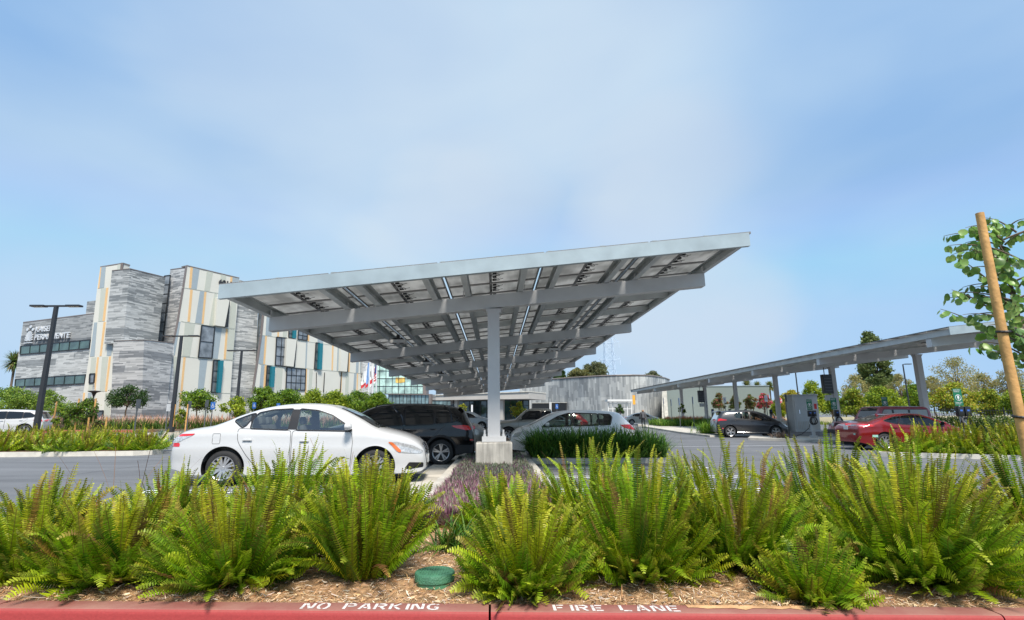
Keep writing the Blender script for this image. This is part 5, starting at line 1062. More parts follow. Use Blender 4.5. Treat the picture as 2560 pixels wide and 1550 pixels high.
m_stone = stone('banded_stone'); m_stoneL = stone('banded_stone_light', lo=(.24, .25, .26), hi=(.52, .52, .51)); m_stoneD = stone('banded_stone_dark', lo=(.15, .16, .17), hi=(.30, .31, .31)); m_stave = stone('stone_staves', True, lo=(.21, .225, .235), hi=(.41, .42, .41), band=2.4, bu=5., cu=1.6, cv=.32, thr=(.2, .8))
m_cream = M('cladding_cream', (.66, .65, .58), .55, var=.03, scale=.3); m_sage = M('cladding_sage', (.50, .52, .45), .55, var=.03); m_bg = M('cladding_blue_grey', (.33, .39, .42), .5, var=.04); m_or = M('cladding_orange', (.74, .48, .23), .5, var=.04); m_teal = M('teal_fin', (.015, .17, .22), .35, var=.05)
m_cop = M('coping_brown', (.20, .17, .16), .5, var=.05); m_blkf = M('window_frame_black', (.02, .022, .025), .4, var=0)
def bglass(name, col, r=.04, refl=.6):
    m, N, L, b = nt(name); b.inputs['Base Color'].default_value = (*col, 1); b.inputs['Roughness'].default_value = r; b.inputs['Metallic'].default_value = 0; b.inputs['Coat Weight'].default_value = 1; b.inputs['Specular IOR Level'].default_value = refl
    tc = N.new('ShaderNodeTexCoord'); n = N.new('ShaderNodeTexNoise'); n.inputs['Scale'].default_value = .5; bp = N.new('ShaderNodeBump'); bp.inputs['Strength'].default_value = .06; L.new(tc.outputs['Object'], n.inputs[0]); L.new(n.outputs[0], bp.inputs['Height']); L.new(bp.outputs[0], b.inputs['Normal'])
    mr = N.new('ShaderNodeMapRange'); mr.inputs[1].default_value = .35; mr.inputs[2].default_value = .65; mr.inputs[3].default_value = .55; mr.inputs[4].default_value = 1.5; n2 = N.new('ShaderNodeTexNoise'); n2.inputs['Scale'].default_value = .9; n2.inputs['Detail'].default_value = 5; L.new(tc.outputs['Object'], n2.inputs[0]); L.new(n2.outputs[0], mr.inputs[0])
    mx = N.new('ShaderNodeMix'); mx.data_type = 'RGBA'; mx.blend_type = 'MULTIPLY'; mx.inputs[0].default_value = 1; mx.inputs[6].default_value = (*col, 1); L.new(mr.outputs[0], mx.inputs[7]); L.new(mx.outputs[2], b.inputs['Base Color']); return m
m_wg = bglass('window_green', (.055, .10, .085)); m_wd = bglass('window_dark', (.09, .10, .10)); m_wb = bglass('window_grey', (.17, .19, .21)); m_wgl = bglass('atrium_glass', (.42, .60, .54), refl=.9); m_wbl = bglass('curtain_blue', (.18, .27, .29)); m_went = bglass('entrance_glass', (.03, .07, .08))
class Plane:
    def __init__(s, xa, za, xb, zb):
        s.A = pz(xa, 1050, za); s.B = pz(xb, 1050, zb); s.A.z = s.B.z = 0; s.d = (s.B-s.A).normalized(); s.n = Vector((s.d.y, -s.d.x, 0))   # n faces the camera
        if s.n.dot(Vector((0, 0, 0))-s.A) < 0: s.n = -s.n
    def __call__(s, x, y, off=0.):
        d = ray(x, y); o = Vector((0, 0, H)); A = s.A+s.n*off; t = (A-o).dot(s.n)/d.dot(s.n); return o+d*t
def slab_(name, pl, poly, m, parent, off=0., thick=.4, label=None, uv=True):
    P = [pl(x, y, off) for x, y in poly]; b = MB(); b.prism(P, -pl.n*thick); o = b.build(name, m, parent)
    if uv:
        me = o.data; l = me.uv_layers.new(name='UVMap')
        for lp in me.loops:
            c = me.vertices[lp.vertex_index].co; l.data[lp.index].uv = ((c-pl.A).dot(pl.d)+(c-pl.A).dot(pl.n)*.7+50, c.z)
    return o
Z1 = lambda x, y: (x/3.73, 600+y/3.73)
Z2 = lambda x, y: (400+x/3.73, 600+y/3.73)
Z5 = lambda x, y: (850+x/4.662, 880+y/4.662)
def window(pl, poly, parent, m, nx=2, ny=2, off=.06, fr=.10, rec=.0, name='window'):
    """poly: tl, tr, br, bl in px; framed pane with mullions"""
    tl, tr, br, bl = [pl(x, y, off) for x, y in poly]; w = MB()
    f = lambda u, v: (tl*(1-u)+tr*u)*(1-v)+(bl*(1-u)+br*u)*v
    def barr(a, b, wd): w.bar(a, b, wd, .12, up=pl.n)
    for u in [i/nx for i in range(nx+1)]: barr(f(u, 0), f(u, 1), fr if u in (0, 1) else fr*.6)
    for v in [i/ny for i in range(ny+1)]: barr(f(0, v)+pl.n*.002, f(1, v)+pl.n*.002, fr if v in (0, 1) else fr*.6)
    o = w.build(name, m_blkf, parent); g = MB(); g.prism([f(0, 0), f(1, 0), f(1, 1), f(0, 1)], -pl.n*.05); g.build('pane', m, o); return o
bld = thing('hospital_building', 'large modern building with grey stone bands and cream slanted panel towers', 'building', base_at(300, 66))
def ch(o): o.parent = bld; o.matrix_parent_inverse = bld.matrix_world.inverted() if False else Matrix.Translation(-bld.location); return o
_L = link
B0 = bld.location.copy()
# build children in world coordinates, then shift: parent handled by a root offset
class _Root: pass
def shifted(fn, *a, **k):
    o = fn(*a, **k); return o
ROOT = bld; ROOT.location = (0, 0, 0)      # children are given in lot coordinates
def rows(pl, grid, parent):
    """grid: list of (ytopfn, ybotfn, strips); strips (xt0, xt1, xb0, xb1, material) in zoom coordinates already mapped"""
    b = {}
    for (conv, yt, yb, strips) in grid:
        for (a0, a1, b0, b1, m) in strips:
            q = [conv(a0, yt(a0)), conv(a1, yt(a1)), conv(b1, yb(b1)), conv(b0, yb(b0))]; mb = b.setdefault('all', (MB(), []))[0]; ms = b['all'][1]
            if m not in ms: ms.append(m)
            mb.prism([pl(x, y, .03) for x, y in q], -pl.n*.028, ms.index(m))
    for mb, ms in b.values(): mb.build('cladding', ms, parent)
lin = lambda x0, y0, x1, y1: (lambda x: y0+(y1-y0)*(x-x0)/(x1-x0))
# left wing
L1 = Plane(40, 68.6, 228, 65)
slab_('wall', L1, [(58, 806), (236, 783.5), (236, 1092), (31, 1092), (36, 950), (44, 900)], m_stone, ROOT, thick=14.)
slab_('sign_band', L1, [(58, 806), (234, 783.7), (226, 848), (52.5, 864.5)], m_stoneD, ROOT, .02, .02)
slab_('parapet', L1, [(57.5, 804.8), (236, 782.3), (236, 784.4), (57.7, 807)], m_cop, ROOT, .05, 14.1)
slab_('rooftop_block', Plane(214, 70, 240, 69.5), [(217.7, 754), (240, 751), (240, 790), (214, 790)], m_stone, ROOT, thick=5.)
window(L1, [Z1(195, 990), Z1(842, 930), Z1(832, 1010), Z1(188, 1067)], ROOT, m_wg, 7, 1, .08)
window(L1, [Z1(146, 1298), Z1(798, 1255), Z1(788, 1338), Z1(140, 1368)], ROOT, m_wg, 7, 1, .08)
window(L1, [(45, 1028), (200, 1025), (199, 1047), (43, 1049)], ROOT, m_went, 6, 1, .06)
# tower one
T1 = Plane(208, 65.3, 305, 64.4)
slab_('tower_face', T1, [(251, 667), (308, 657.6), (301.6, 714), (295, 801), (288, 888), (284, 978), (277, 1092), (192, 1092), (206, 997), (222.5, 892), (233, 805), (242.6, 722)], m_cream, ROOT, thick=1.)
slab_('tower_return', Plane(308, 64.6, 314, 66.5), [(308, 657.3), (311.3, 657.9), (307, 676), (306, 675)], m_cop, ROOT, thick=.2)
slab_('parapet', T1, [(250.6, 665.9), (308.4, 656.5), (308.3, 658.6), (250.4, 668)], m_cop, ROOT, .04, 1.05)
c_ = Z1
rows(T1, [(c_, lambda x: 252-.16*(x-935)*.9, lambda x: 452-.14*(x-910), [(936, 946, 912, 926, m_or), (946, 986, 926, 970, m_bg), (1096, 1146, 1080, 1124, m_sage)]),
          (c_, lambda x: 458-.14*(x-905), lambda x: 762-.06*(x-870), [(940, 990, 916, 955, m_sage), (990, 1010, 955, 977, m_or)]),
          (c_, lambda x: 770-.06*(x-870), lambda x: 1088-.05*(x-830), [(878, 906, 838, 880, m_bg), (965, 985, 928, 945, m_or), (1018, 1076, 994, 1036, m_bg)]),
          (c_, lambda x: 1096-.05*(x-830), lambda x: 1412, [(852, 896, 822, 870, m_sage), (906, 922, 870, 888, m_or), (952, 1006, 928, 974, m_sage), (1016, 1034, 978, 996, m_or)]),
          (c_, lambda x: 1424, lambda x: 1750, [(776, 792, 745, 760, m_or), (820, 890, 800, 860, m_bg), (980, 1040, 960, 1010, m_sage)])], ROOT)
window(T1, [(225, 935), (237, 934.5), (235, 957), (223.5, 958)], ROOT, m_wb, 1, 1, .06, .16)
window(T1, [(242, 1028), (258, 1027), (256, 1052), (240, 1053)], ROOT, m_wd, 1, 1, .06, .16)
# stone block between the towers
G1a = Plane(300, 66.6, 325.5, 65.9); G1 = Plane(325.5, 65.9, 413, 70.6)
slab_('wall', G1a, [(306, 675), (325.6, 671.8), (307.5, 858), (296, 858)], m_stone, ROOT, thick=3.)
slab_('wall', G1, [(325.6, 671.8), (413.5, 693.5), (405, 761), (395, 854), (307.2, 857)], m_stone, ROOT, thick=3.)
slab_('parapet', G1, [(325.6, 670.6), (413.7, 692.2), (413.5, 694), (325.6, 672.6)], m_cop, ROOT, .04, 3.)
window(Plane(395, 71.2, 425, 71.4), [(411, 690), (426, 688), (407, 853), (393, 853)], ROOT, m_wb, 1, 7, .0, .12)
G2 = Plane(405, 71.0, 467, 69.2)
slab_('wall', G2, [(425.7, 673.9), (468, 668), (432, 858), (404, 856)], m_stoneL, ROOT, thick=3.)
slab_('parapet', G2, [(425.5, 672.8), (468, 667), (468, 668.8), (425.7, 674.8)], m_cop, ROOT, .04, 3.)
PG = Plane(280, 62.5, 360, 61.0); PG2 = Plane(360, 61.0, 436, 65.5)
slab_('podium_wall', PG, [(290, 860), (360, 850), (352, 1092), (272, 1092)], m_stoneL, ROOT, thick=4.)
slab_('podium_wall', PG2, [(360, 850), (434, 857.5), (410, 1092), (352, 1092)], m_stoneL, ROOT, thick=4.)
slab_('parapet', PG2, [(360, 848.9), (434.3, 856.6), (434.2, 858.3), (360, 850.6)], m_cop, ROOT, .04, 4.)
window(PG, [(284, 1020), (316, 1018), (314, 1075), (281, 1076)], ROOT, m_went, 2, 1, .05, .2, name='door')
# tower two
T2 = Plane(455, 69., 598, 76.)
slab_('tower_face', T2, [(467.8, 663.8), (598.4, 695), (593.8, 761), (588.5, 822.5), (581.8, 900), (576.4, 981), (570, 1092), (396, 1092), (414, 978), (429, 888), (446.4, 801), (459.8, 718)], m_cream, ROOT, thick=.35)
slab_('parapet', T2, [(467.6, 662.6), (598.6, 693.8), (598.4, 695.8), (467.6, 664.8)], m_cop, ROOT, .05, 1.3)
slab_('tower_return', T2, [(466.3, 663.6), (468.6, 664), (460.8, 718), (447.4, 801), (430, 888), (428, 888), (445, 801), (458.4, 718)], m_cop, ROOT, .05, .3)
t0 = lin(1745, 246, 2232, 362); t1 = lin(1715, 440, 2210, 520); t2 = lin(1665, 750, 2195, 830); t3 = lin(1605, 1075, 2170, 1120); t4 = lin(1545, 1410, 2150, 1425)
rows(T2, [(c_, t0, t1, [(1777, 1799, 1762, 1784, m_or), (1799, 1861, 1784, 1834, m_bg), (1930, 1986, 1906, 1954, m_sage), (2060, 2110, 2040, 2090, m_sage), (2150, 2168, 2140, 2158, m_or), (2168, 2230, 2158, 2206, m_bg)]),
          (c_, lambda x: t1(x)+12, lambda x: t2(x)-2, [(1776, 1798, 1749, 1771, m_or), (1866, 1906, 1820, 1879, m_bg), (1906, 1926, 1879, 1898, m_or), (2000, 2024, 1950, 2004, m_sage), (2158, 2205, 2140, 2192, m_sage)]),
          (c_, lambda x: t2(x)+10, lambda x: t3(x)-2, [(1664, 1684, 1602, 1630, m_bg), (1726, 1820, 1700, 1770, m_sage), (2006, 2070, 1982, 2030, m_bg), (2108, 2126, 2086, 2106, m_or), (2126, 2192, 2106, 2168, m_sage)]),
          (c_, lambda x: t3(x)+10, lambda x: t4(x)-2, [(1603, 1650, 1548, 1625, m_sage), (1712, 1732, 1684, 1702, m_or), (1866, 1936, 1843, 1896, m_bg)]),
          (c_, lambda x: t4(x)+10, lambda x: 1760, [(1540, 1612, 1490, 1570, m_bg), (1680, 1700, 1650, 1668, m_or), (1900, 1960, 1880, 1940, m_sage)])], ROOT)
for ln_ in (t1, t2, t3, t4):
    slab_('panel_joint', T2, [Z1(x, y) for x, y in ((1690, ln_(1690)+2), (2190, ln_(2190)+2), (2190, ln_(2190)+6), (1690, ln_(1690)+6))], m_sage, ROOT, .035, .02)
def bay(pl, conv, tl, tr, br, bl, slit):        # a slanted projecting bay: cream front, black slot on its right
    slab_('bay_window', pl, [conv(*tl), conv(*tr), conv(*br), conv(*bl)], m_cream, ROOT, .5, .5); slab_('bay_slot', pl, [conv(tr[0], tr[1]), conv(tr[0]+4, tr[1]+2), conv(br[0]+slit, br[1]+4), conv(br[0], br[1]+2)], m_blkf, ROOT, .42, .4)
bay(T2, Z1, (2028, 540), (2142, 556), (2096, 808), (2010, 796), 32)
window(T2, [Z1(1882, 795), Z1(2002, 812), Z1(1976, 1102), Z1(1850, 1094)], ROOT, m_wb, 1, 2, .1, .14)
window(T2, [Z1(1992, 1120), Z1(2048, 1122), Z1(2028, 1422), Z1(1970, 1420)], ROOT, m_wd, 1, 3, .1, .14)
slab_('teal_fin', T2, [Z1(2050, 1124), Z1(2088, 1126), Z1(2060, 1424), Z1(2030, 1422)], m_teal, ROOT, .5, .5)
# house number on tower two
def lay_text(body, pl, px, py, size, m, parent, name, off=.1, depth=.04, bold=0., slope=None):
    me = text_mesh(body, size, depth, 1.0, bold); me.materials.append(m); o = link(name, me, parent); p = pl(px, py, off)
    d = pl.d if pl.d.dot(CR) > 0 else -pl.d; o.matrix_local = Matrix(((d.x, 0, pl.n.x, p.x), (d.y, 0, pl.n.y, p.y), (0, 1, pl.n.z, p.z), (0, 0, 0, 1))); return o
lay_text('6011', T2, 546.5, 710, 1.05, m_dark, ROOT, 'house_number', .12, .06, .02)
m_sign = M('sign_letters_silver', (.72, .73, .74), .35, .3, var=.05)
lay_text('KAISER', L1, 88.5, 830, 1.02, m_sign, ROOT, 'wall_lettering', .2, .1, .018); lay_text('PERMANENTE', L1, 86.5, 850, 1.02, m_sign, ROOT, 'wall_lettering', .2, .1, .018)
# emblem: three heads over a fan of rays
b = MB(); e0 = L1(70, 853, .2); dd = L1.d if L1.d.dot(CR) > 0 else -L1.d; up = Vector((0, 0, 1))
e0 = L1(69.5, 855, .2); b.prism([e0-dd*.78+up*-.05, e0+dd*.78-up*.05, e0+dd*.78-up*.15, e0-dd*.78-up*.15], -L1.n*.1)
for i in range(11):
    a = PI*(.08+.84*i/10); r_ = 1.35+.45*math.sin(a); c, s = math.cos(a), math.sin(a); q = e0+up*.05; wv = .085
    r_ *= .80; tip_ = q+dd*c*r_*.62+up*s*r_; sd2 = (dd*(-s)+up*c)
    b.prism([q+dd*c*.12+up*s*.2-sd2*.02, q+dd*c*.12+up*s*.2+sd2*.02, tip_+sd2*.085, tip_-sd2*.085], -L1.n*.1)
for dx, dz in ((-.52, 1.72), (0, 2.08), (.52, 1.68)):
    b.prism([e0+dd*(dx+.20*math.cos(2*PI*i/16))+up*(dz+.20*math.sin(2*PI*i/16)) for i in range(16)], -L1.n*.1)
b.build('wall_emblem', m_sign, ROOT)
# grey wall, slot, long slanted facade
G3 = Plane(590, 76.2, 652, 79.)
slab_('wall', G3, [(600, 700), (652, 716), (645, 782), (636, 980), (630, 1092), (566, 1092), (576, 981), (588, 822), (595, 745)], m_stone, ROOT, thick=3.)
slab_('stair_window', Plane(630, 78.4, 668, 78.8), [(650, 720), (672, 724), (640, 1000), (632, 1000)], m_wd, ROOT, .3, .2)
T3 = Plane(655, 77.6, 908, 95.)
slab_('facade', T3, [(667, 718), (915, 782), (910, 935), (906, 1092), (624, 1092), (637, 959), (645, 909.6), (655, 837)], m_cream, ROOT, thick=.5)
slab_('facade_edge', T3, [(664.5, 718), (667.5, 719), (656, 837), (638, 959), (634, 985), (631, 985), (635, 959), (653, 837)], m_cop, ROOT, .1, .3)
z = Z2; A0 = lin(955, 600, 1900, 850); A1 = lin(955, 885, 1900, 1020); A2 = lin(915, 1155, 1895, 1245); A3 = lambda x: 1440
rows(T3, [(z, A0, lambda x: A1(x)-3, [(1100, 1115, 1095, 1110, m_or), (1150, 1200, 1145, 1180, m_sage), (1385, 1400, 1378, 1392, m_or), (1475, 1530, 1470, 1520, m_bg), (1000, 1050, 985, 1040, m_bg)]),
          (z, lambda x: A1(x)+6, lambda x: A2(x)-3, [(950, 980, 920, 962, m_bg), (982, 998, 964, 980, m_or), (1364, 1376, 1354, 1366, m_bg), (1606, 1620, 1600, 1612, m_or), (1658, 1686, 1648, 1676, m_bg), (1762, 1776, 1756, 1768, m_or), (1836, 1860, 1826, 1850, m_bg), (1868, 1896, 1866, 1894, m_bg)]),
          (z, lambda x: A2(x)+6, A3, [(945, 976, 922, 955, m_bg), (976, 996, 962, 982, m_or), (1085, 1146, 1076, 1130, m_sage), (1358, 1373, 1350, 1365, m_or), (1395, 1426, 1380, 1410, m_sage), (1690, 1700, 1678, 1690, m_or), (1735, 1765, 1725, 1755, m_sage), (1812, 1834, 1800, 1824, m_bg), (1838, 1848, 1832, 1842, m_or)])], ROOT)
for f_ in (A1, A2): slab_('panel_joint', T3, [Z2(x, y) for x, y in ((930, f_(930)), (1895, f_(1895)), (1895, f_(1895)+3), (930, f_(930)+3))], m_sage, ROOT, .035, .02)
window(T3, [z(1088, 905), z(1184, 915), z(1168, 1178), z(1075, 1168)], ROOT, m_wb, 2, 3, .1, .14); bay(T3, z, (1184, 918), (1276, 930), (1246, 1182), (1170, 1172), 12)
window(T3, [z(1455, 958), z(1490, 962), z(1478, 1206), z(1440, 1202)], ROOT, m_wd, 1, 3, .1, .14); slab_('teal_fin', T3, [z(1490, 962), z(1522, 966), z(1510, 1208), z(1480, 1206)], m_teal, ROOT, .5, .5)
bay(T3, z, (1688, 985), (1760, 1000), (1744, 1228), (1680, 1222), 12)
window(T3, [z(1202, 830), z(1245, 838), z(1240, 916), z(1200, 910)], ROOT, m_wd, 1, 2, .1, .12); slab_('teal_fin', T3, [z(1247, 838), z(1276, 842), z(1270, 918), z(1242, 914)], m_teal, ROOT, .4, .4); window(T3, [z(1290, 842), z(1376, 862), z(1372, 936), z(1286, 924)], ROOT, m_wb, 2, 2, .1, .12)
window(T3, [z(1000, 1175), z(1040, 1178), z(1028, 1370), z(988, 1370)], ROOT, m_wd, 1, 3, .1, .14); slab_('teal_fin', T3, [z(1044, 1178), z(1077, 1180), z(1064, 1372), z(1030, 1372)], m_teal, ROOT, .5, .5)
window(T3, [z(1184, 1190), z(1358, 1204), z(1352, 1400), z(1174, 1396)], ROOT, m_wb, 4, 3, .1, .14)
for sx in (1536, 1692, 1460):
    slab_('bay_slot', T3, [z(sx, 1235), z(sx+3, 1235), z(sx-6 if sx != 1460 else sx, 1420), z(sx-12 if sx != 1460 else sx-2, 1420)], m_blkf, ROOT, .15, .1)
# glazed atrium and its low wings
G4 = Plane(905, 94, 934, 96)
slab_('wall', G4, [(908, 800), (936, 806), (934, 1092), (904, 1092)], m_stoneL, ROOT, thick=4.)
AT = Plane(930, 98, 1062, 98)
window(AT, [(934, 870), (1062, 872), (1059, 985), (933, 985)], ROOT, m_wgl, 8, 6, 0., .16)
slab_('interior_artwork', AT, [Z5(648, 300), Z5(760, 298), Z5(760, 350), Z5(700, 362), Z5(648, 356)], M('artwork_yellow', (.75, .50, .12), .5, var=.35, scale=1.2), ROOT, .04, .03)
slab_('wall', AT, [(1057, 960), (1066, 960), (1066, 1092), (1057, 1092)], m_cop, ROOT, .2, 3.)
CW = Plane(970, 90, 1075, 88)
window(CW, [(972, 985), (1073, 987), (1072, 1011), (972, 1010)], ROOT, m_wbl, 11, 1, 0., .12)
slab_('roof_edge', CW, [(970, 983.8), (1076, 985.8), (1076, 987.6), (970, 985.6)], m_cop, ROOT, .3, 6.)
window(CW, [(968, 1011.5), (1130, 1013), (1130, 1046), (968, 1046)], ROOT, m_went, 12, 1, -.3, .12)
slab_('column', CW, [(1072, 985), (1077, 985), (1077, 1048), (1072, 1048)], m_cop, ROOT, .4, .8)
slab_('wall', Plane(1076, 88.5, 1130, 87), [(1077, 986.5), (1130, 987), (1130, 1001), (1077, 1001)], m_stoneL, ROOT, .1, 3.)
window(Plane(1076, 88.5, 1130, 87), [(1078, 1001.5), (1128, 1001.5), (1128, 1014), (1078, 1013)], ROOT, m_wbl, 5, 1, .2, .1)
ENT = Plane(1088, 80, 1322, 74); m_beige = M('entrance_fascia', (.50, .47, .43), .6, var=.08, scale=.4)
slab_('entrance_canopy', ENT, [(1089, 988.5), (1322, 979.5), (1322, 997), (1089, 1000.5)], m_beige, ROOT, .3, 7.); slab_('canopy_edge', ENT, [(1088, 986.6), (1322, 977.6), (1322, 979.8), (1088, 988.8)], m_conc2, ROOT, .45, 7.2)
for xx in (1136, 1250): slab_('column', ENT, [(xx, 999), (xx+7, 999), (xx+7, 1050), (xx, 1050)], m_beige, ROOT, -.6, .6)
slab_('column', ENT, [(1126, 1000), (1132, 1000), (1132, 1050), (1126, 1050)], m_cop, ROOT, -.5, .6)
EN2 = Plane(1130, 84, 1322, 79)
window(EN2, [(1132, 998), (1322, 996), (1322, 1050), (1132, 1050)], ROOT, m_went, 13, 3, 0, .12)
# curved stone wall in the middle distance
cw = thing('curved_building', 'low grey building with a curved wall of upright stone staves', 'building'); xs = [1300, 1340, 1380, 1420, 1463, 1505, 1546, 1585, 1619, 1645, 1668, 1680]; tops = [951.5, 950.5, 948.5, 946, 943, 940.5, 939, 938.4, 939, 941.5, 945.5, 950]
zs = [1317*7.5/((1042-.011*(x-1238))-t) for x, t in zip(xs, tops)]
b = MB(); R1 = []; R2 = []
P = [pz(x, 1040, z_) for x, z_ in zip(xs, zs)]; htop = 1.3+7.5; u = 0; us = []
for i, p in enumerate(P): u += 0 if i == 0 else (Vector((p.x, p.y))-Vector((P[i-1].x, P[i-1].y))).length; us.append(u)
n = len(P); vs = [(p.x, p.y, G(p.x, p.y)-.5) for p in P]+[(p.x, p.y, htop) for p in P]+[(p.x*1.04, p.y+14, htop) for p in P]
b.add(vs, [(i, i+1, n+i+1, n+i) for i in range(n-1)]+[(n+i, n+i+1, 2*n+i+1, 2*n+i) for i in range(n-1)]); o = b.build('stave_wall', m_stave, cw); l = o.data.uv_layers.new(name='UVMap')
for lp in o.data.loops: vi = lp.vertex_index; l.data[lp.index].uv = (us[vi % n]+20, o.data.vertices[vi].co.z)
b = MB(); b.tube([(p.x, p.y-.05, htop+.03) for p in P], .14, 6); b.build('parapet', m_cop, cw)
DW = Plane(1320, zs[0]-1.2, 1420, zs[3]-.6)
for (xa, xb, ya) in ((1330, 1373, 1008), (1377.5, 1413.5, 1007)):
    slab_('doorway', DW, [(xa, ya), (xb, ya), (xb, 1048), (xa, 1048)], m_blkf, cw, .2, .6)
    slab_('door_frame', DW, [(xa-.8, ya-1.2), (xb+.8, ya-1.2), (xb+.8, ya), (xa-.8, ya)], m_conc2, cw, .3, .7)
slab_('door_post', DW, [(1373.2, 1005), (1377.2, 1005), (1377.2, 1048), (1373.2, 1048)], m_lamp, cw, .9, .4)
gb = thing('warehouse', 'plain flat roofed grey green building behind the crape myrtles', 'building'); GB = Plane(1655, 97, 1923, 90); m_gg = M('render_grey_green', (.22, .26, .245), .8, var=.05, scale=.2)
slab_('wall', GB, [(1655, 966.5), (1923, 964), (1923, 1055), (1655, 1055)], m_gg, gb, 0, 20.); slab_('parapet', GB, [(1654.5, 965.6), (1923.5, 963), (1923.5, 964.6), (1654.5, 967.2)], m_bg, gb, .1, 20.2)
slab_('pilaster', Plane(1652, 95, 1672, 94.5), [(1655, 962), (1666, 975), (1671, 1052), (1655, 1052)], m_conc2, gb, .2, .5)
# white glazed bus shelter
sh = thing('bus_shelter', 'white framed bus shelter before the curved stone wall', 'bus shelter'); SP = Plane(1520, 82, 1580, 82); b = MB()
for (x_, y0, y1) in ((1521, 1000, 1048), (1532, 1004, 1048), (1568, 1004, 1048), (1579, 1000, 1048)): b.bar(SP(x_, y0), SP(x_, y1), .14, .14)
b.bar(SP(1520, 1009), SP(1580, 1009), .12, .12); b.bar(SP(1520, 1022), SP(1580, 1022), .1, .1); b.build('frame', m_lamp, sh)
slab_('roof', SP, [(1519, 998.5), (1581, 998.5), (1581, 1003.5), (1519, 1003.5)], m_lamp, sh, .6, 2.2)
# ------------------------------------------------------------------ trees
GR = [(.04, .10, .012), (.08, .17, .015), (.14, .25, .02), (.22, .34, .03), (.28, .38, .035)]; DG = [(.03, .07, .02), (.05, .11, .03), (.09, .15, .04)]; YG = [(.11, .18, .02), (.20, .30, .02), (.32, .40, .03), (.44, .48, .04)]; OC = [(.52, .40, .05), (.44, .38, .05), (.26, .30, .03)]
FE = [(.20, .32, .04), (.28, .38, .06), (.12, .22, .04)]; RB = [(.20, .11, .06), (.10, .16, .04), (.16, .20, .05)]; TN = [(.36, .33, .12), (.27, .28, .10), (.44, .36, .14)]
tree_px('feathery_tree', 'feathery bright green tree at the left edge above the white SUV', 'tree', 22, 962, 62, 48, FE, nleaf=5200, lsize=.16, nb=12, seed=3, low=.2, trunk=.15, flat=.8)
tree_px('feathery_tree', 'feathery green tree spreading behind the tall black lamp pole', 'tree', 105, 968, 62, 50, FE, nleaf=5200, lsize=.16, nb=12, seed=4, trunk=.15, flat=.8)
tree_px('dark_round_tree', 'dark green round tree before the podium door', 'tree', 315, 960, 50, 54, DG, nleaf=4200, lsize=.17, nb=12, seed=5, trunk=.42, tr=.12)
tree_px('leafy_tree', 'mid green tree right of the second lamp pole', 'tree', 490, 972, 50, 50, GR, nleaf=3400, lsize=.18, nb=10, seed=6, trunk=.38, tr=.1)
tree_px('light_leaf_tree', 'young light green tree with open branches behind the saloon\'s boot', 'tree', 590, 985, 42, 40, YG, nleaf=1500, lsize=.17, nb=9, seed=7, trunk=.3)
for i, (x, y, hw, zc, pal, lab) in enumerate(((655, 962, 42, 58, GR, 'rounded green tree behind the thin third lamp pole'), (715, 970, 46, 58, GR, 'green tree under the slanted facade, second of its row'), (780, 974, 44, 60, YG, 'yellow green tree, third of the row by the facade'), (835, 974, 42, 62, YG, 'yellow green tree, fourth of the row by the facade'),
    (890, 975, 42, 63, GR, 'green tree, fifth of the row by the facade'), (945, 976, 38, 64, GR, 'green tree ending the facade row, by the flagpoles'))):
    tree_px('leafy_tree', lab, 'tree', x, y, hw*1.22, zc, pal, nleaf=6500, lsize=.19, nb=12, seed=20+i, trunk=.22, tr=.1, group='row of trees along the slanted facade')
tree_px('small_tree', 'small yellow green tree just left of the front column', 'tree', 1158, 1008, 18, 62, YG+OC, nleaf=1100, lsize=.16, nb=7, seed=31, trunk=.3, tr=.05)
tree_px('small_tree', 'small yellow green tree above the pickup bonnet', 'tree', 1300, 1000, 26, 56, YG+OC, nleaf=1500, lsize=.15, nb=8, seed=32, trunk=.25, tr=.05)
tree_px('small_tree', 'tiny dark tree in front of the bus shelter', 'tree', 1551, 1007, 14, 74, DG, nleaf=500, lsize=.2, nb=6, seed=33, trunk=.4, tr=.05)
tree_px('small_tree', 'thin young tree between the far carport columns', 'tree', 1708, 1006, 11, 60, GR, nleaf=420, lsize=.15, nb=6, seed=34, trunk=.45, tr=.04)
for i, (x, y, hw, pal, lab) in enumerate(((1802, 979, 21, RB+[(.35, .08, .08)], 'crape myrtle with reddish tips, left of the four'), (1842, 981, 20, RB, 'crape myrtle behind a far carport column'), (1880, 981, 19, RB+[(.42, .14, .08)], 'crape myrtle with rusty orange top'), (1914, 979, 21, RB[1:]+[(.80, .08, .16), (.75, .12, .2)], 'crape myrtle with bright pink blossom'))):
    tree_px('crape_myrtle', lab, 'tree', x, y, hw, 72, pal, nleaf=2300, lsize=.2, nb=10, seed=40+i, trunk=.38, tr=.07, multi=3, group='crape myrtles before the grey green building')
for i, (x, y, hw, zc, pal, lab) in enumerate(((1492, 898, 44, 170, [(.12, .15, .07), (.2, .2, .09)], 'tall eucalyptus crown above the curved wall'), (1450, 912, 40, 170, [(.26, .24, .08), (.16, .17, .07)], 'yellowish eucalyptus crown left of the tall one'), (1408, 918, 22, 175, DG, 'small dark crown beside the canopy corner'), (1640, 922, 34, 175, [(.12, .14, .07), (.18, .18, .09)], 'low eucalyptus crown over the right of the curved wall'))):
    tree_px('eucalyptus', lab, 'tree', x, y, hw, zc, pal, nleaf=5200, lsize=.6, nb=11, seed=50+i, trunk=.6, tr=.25, flat=.8)
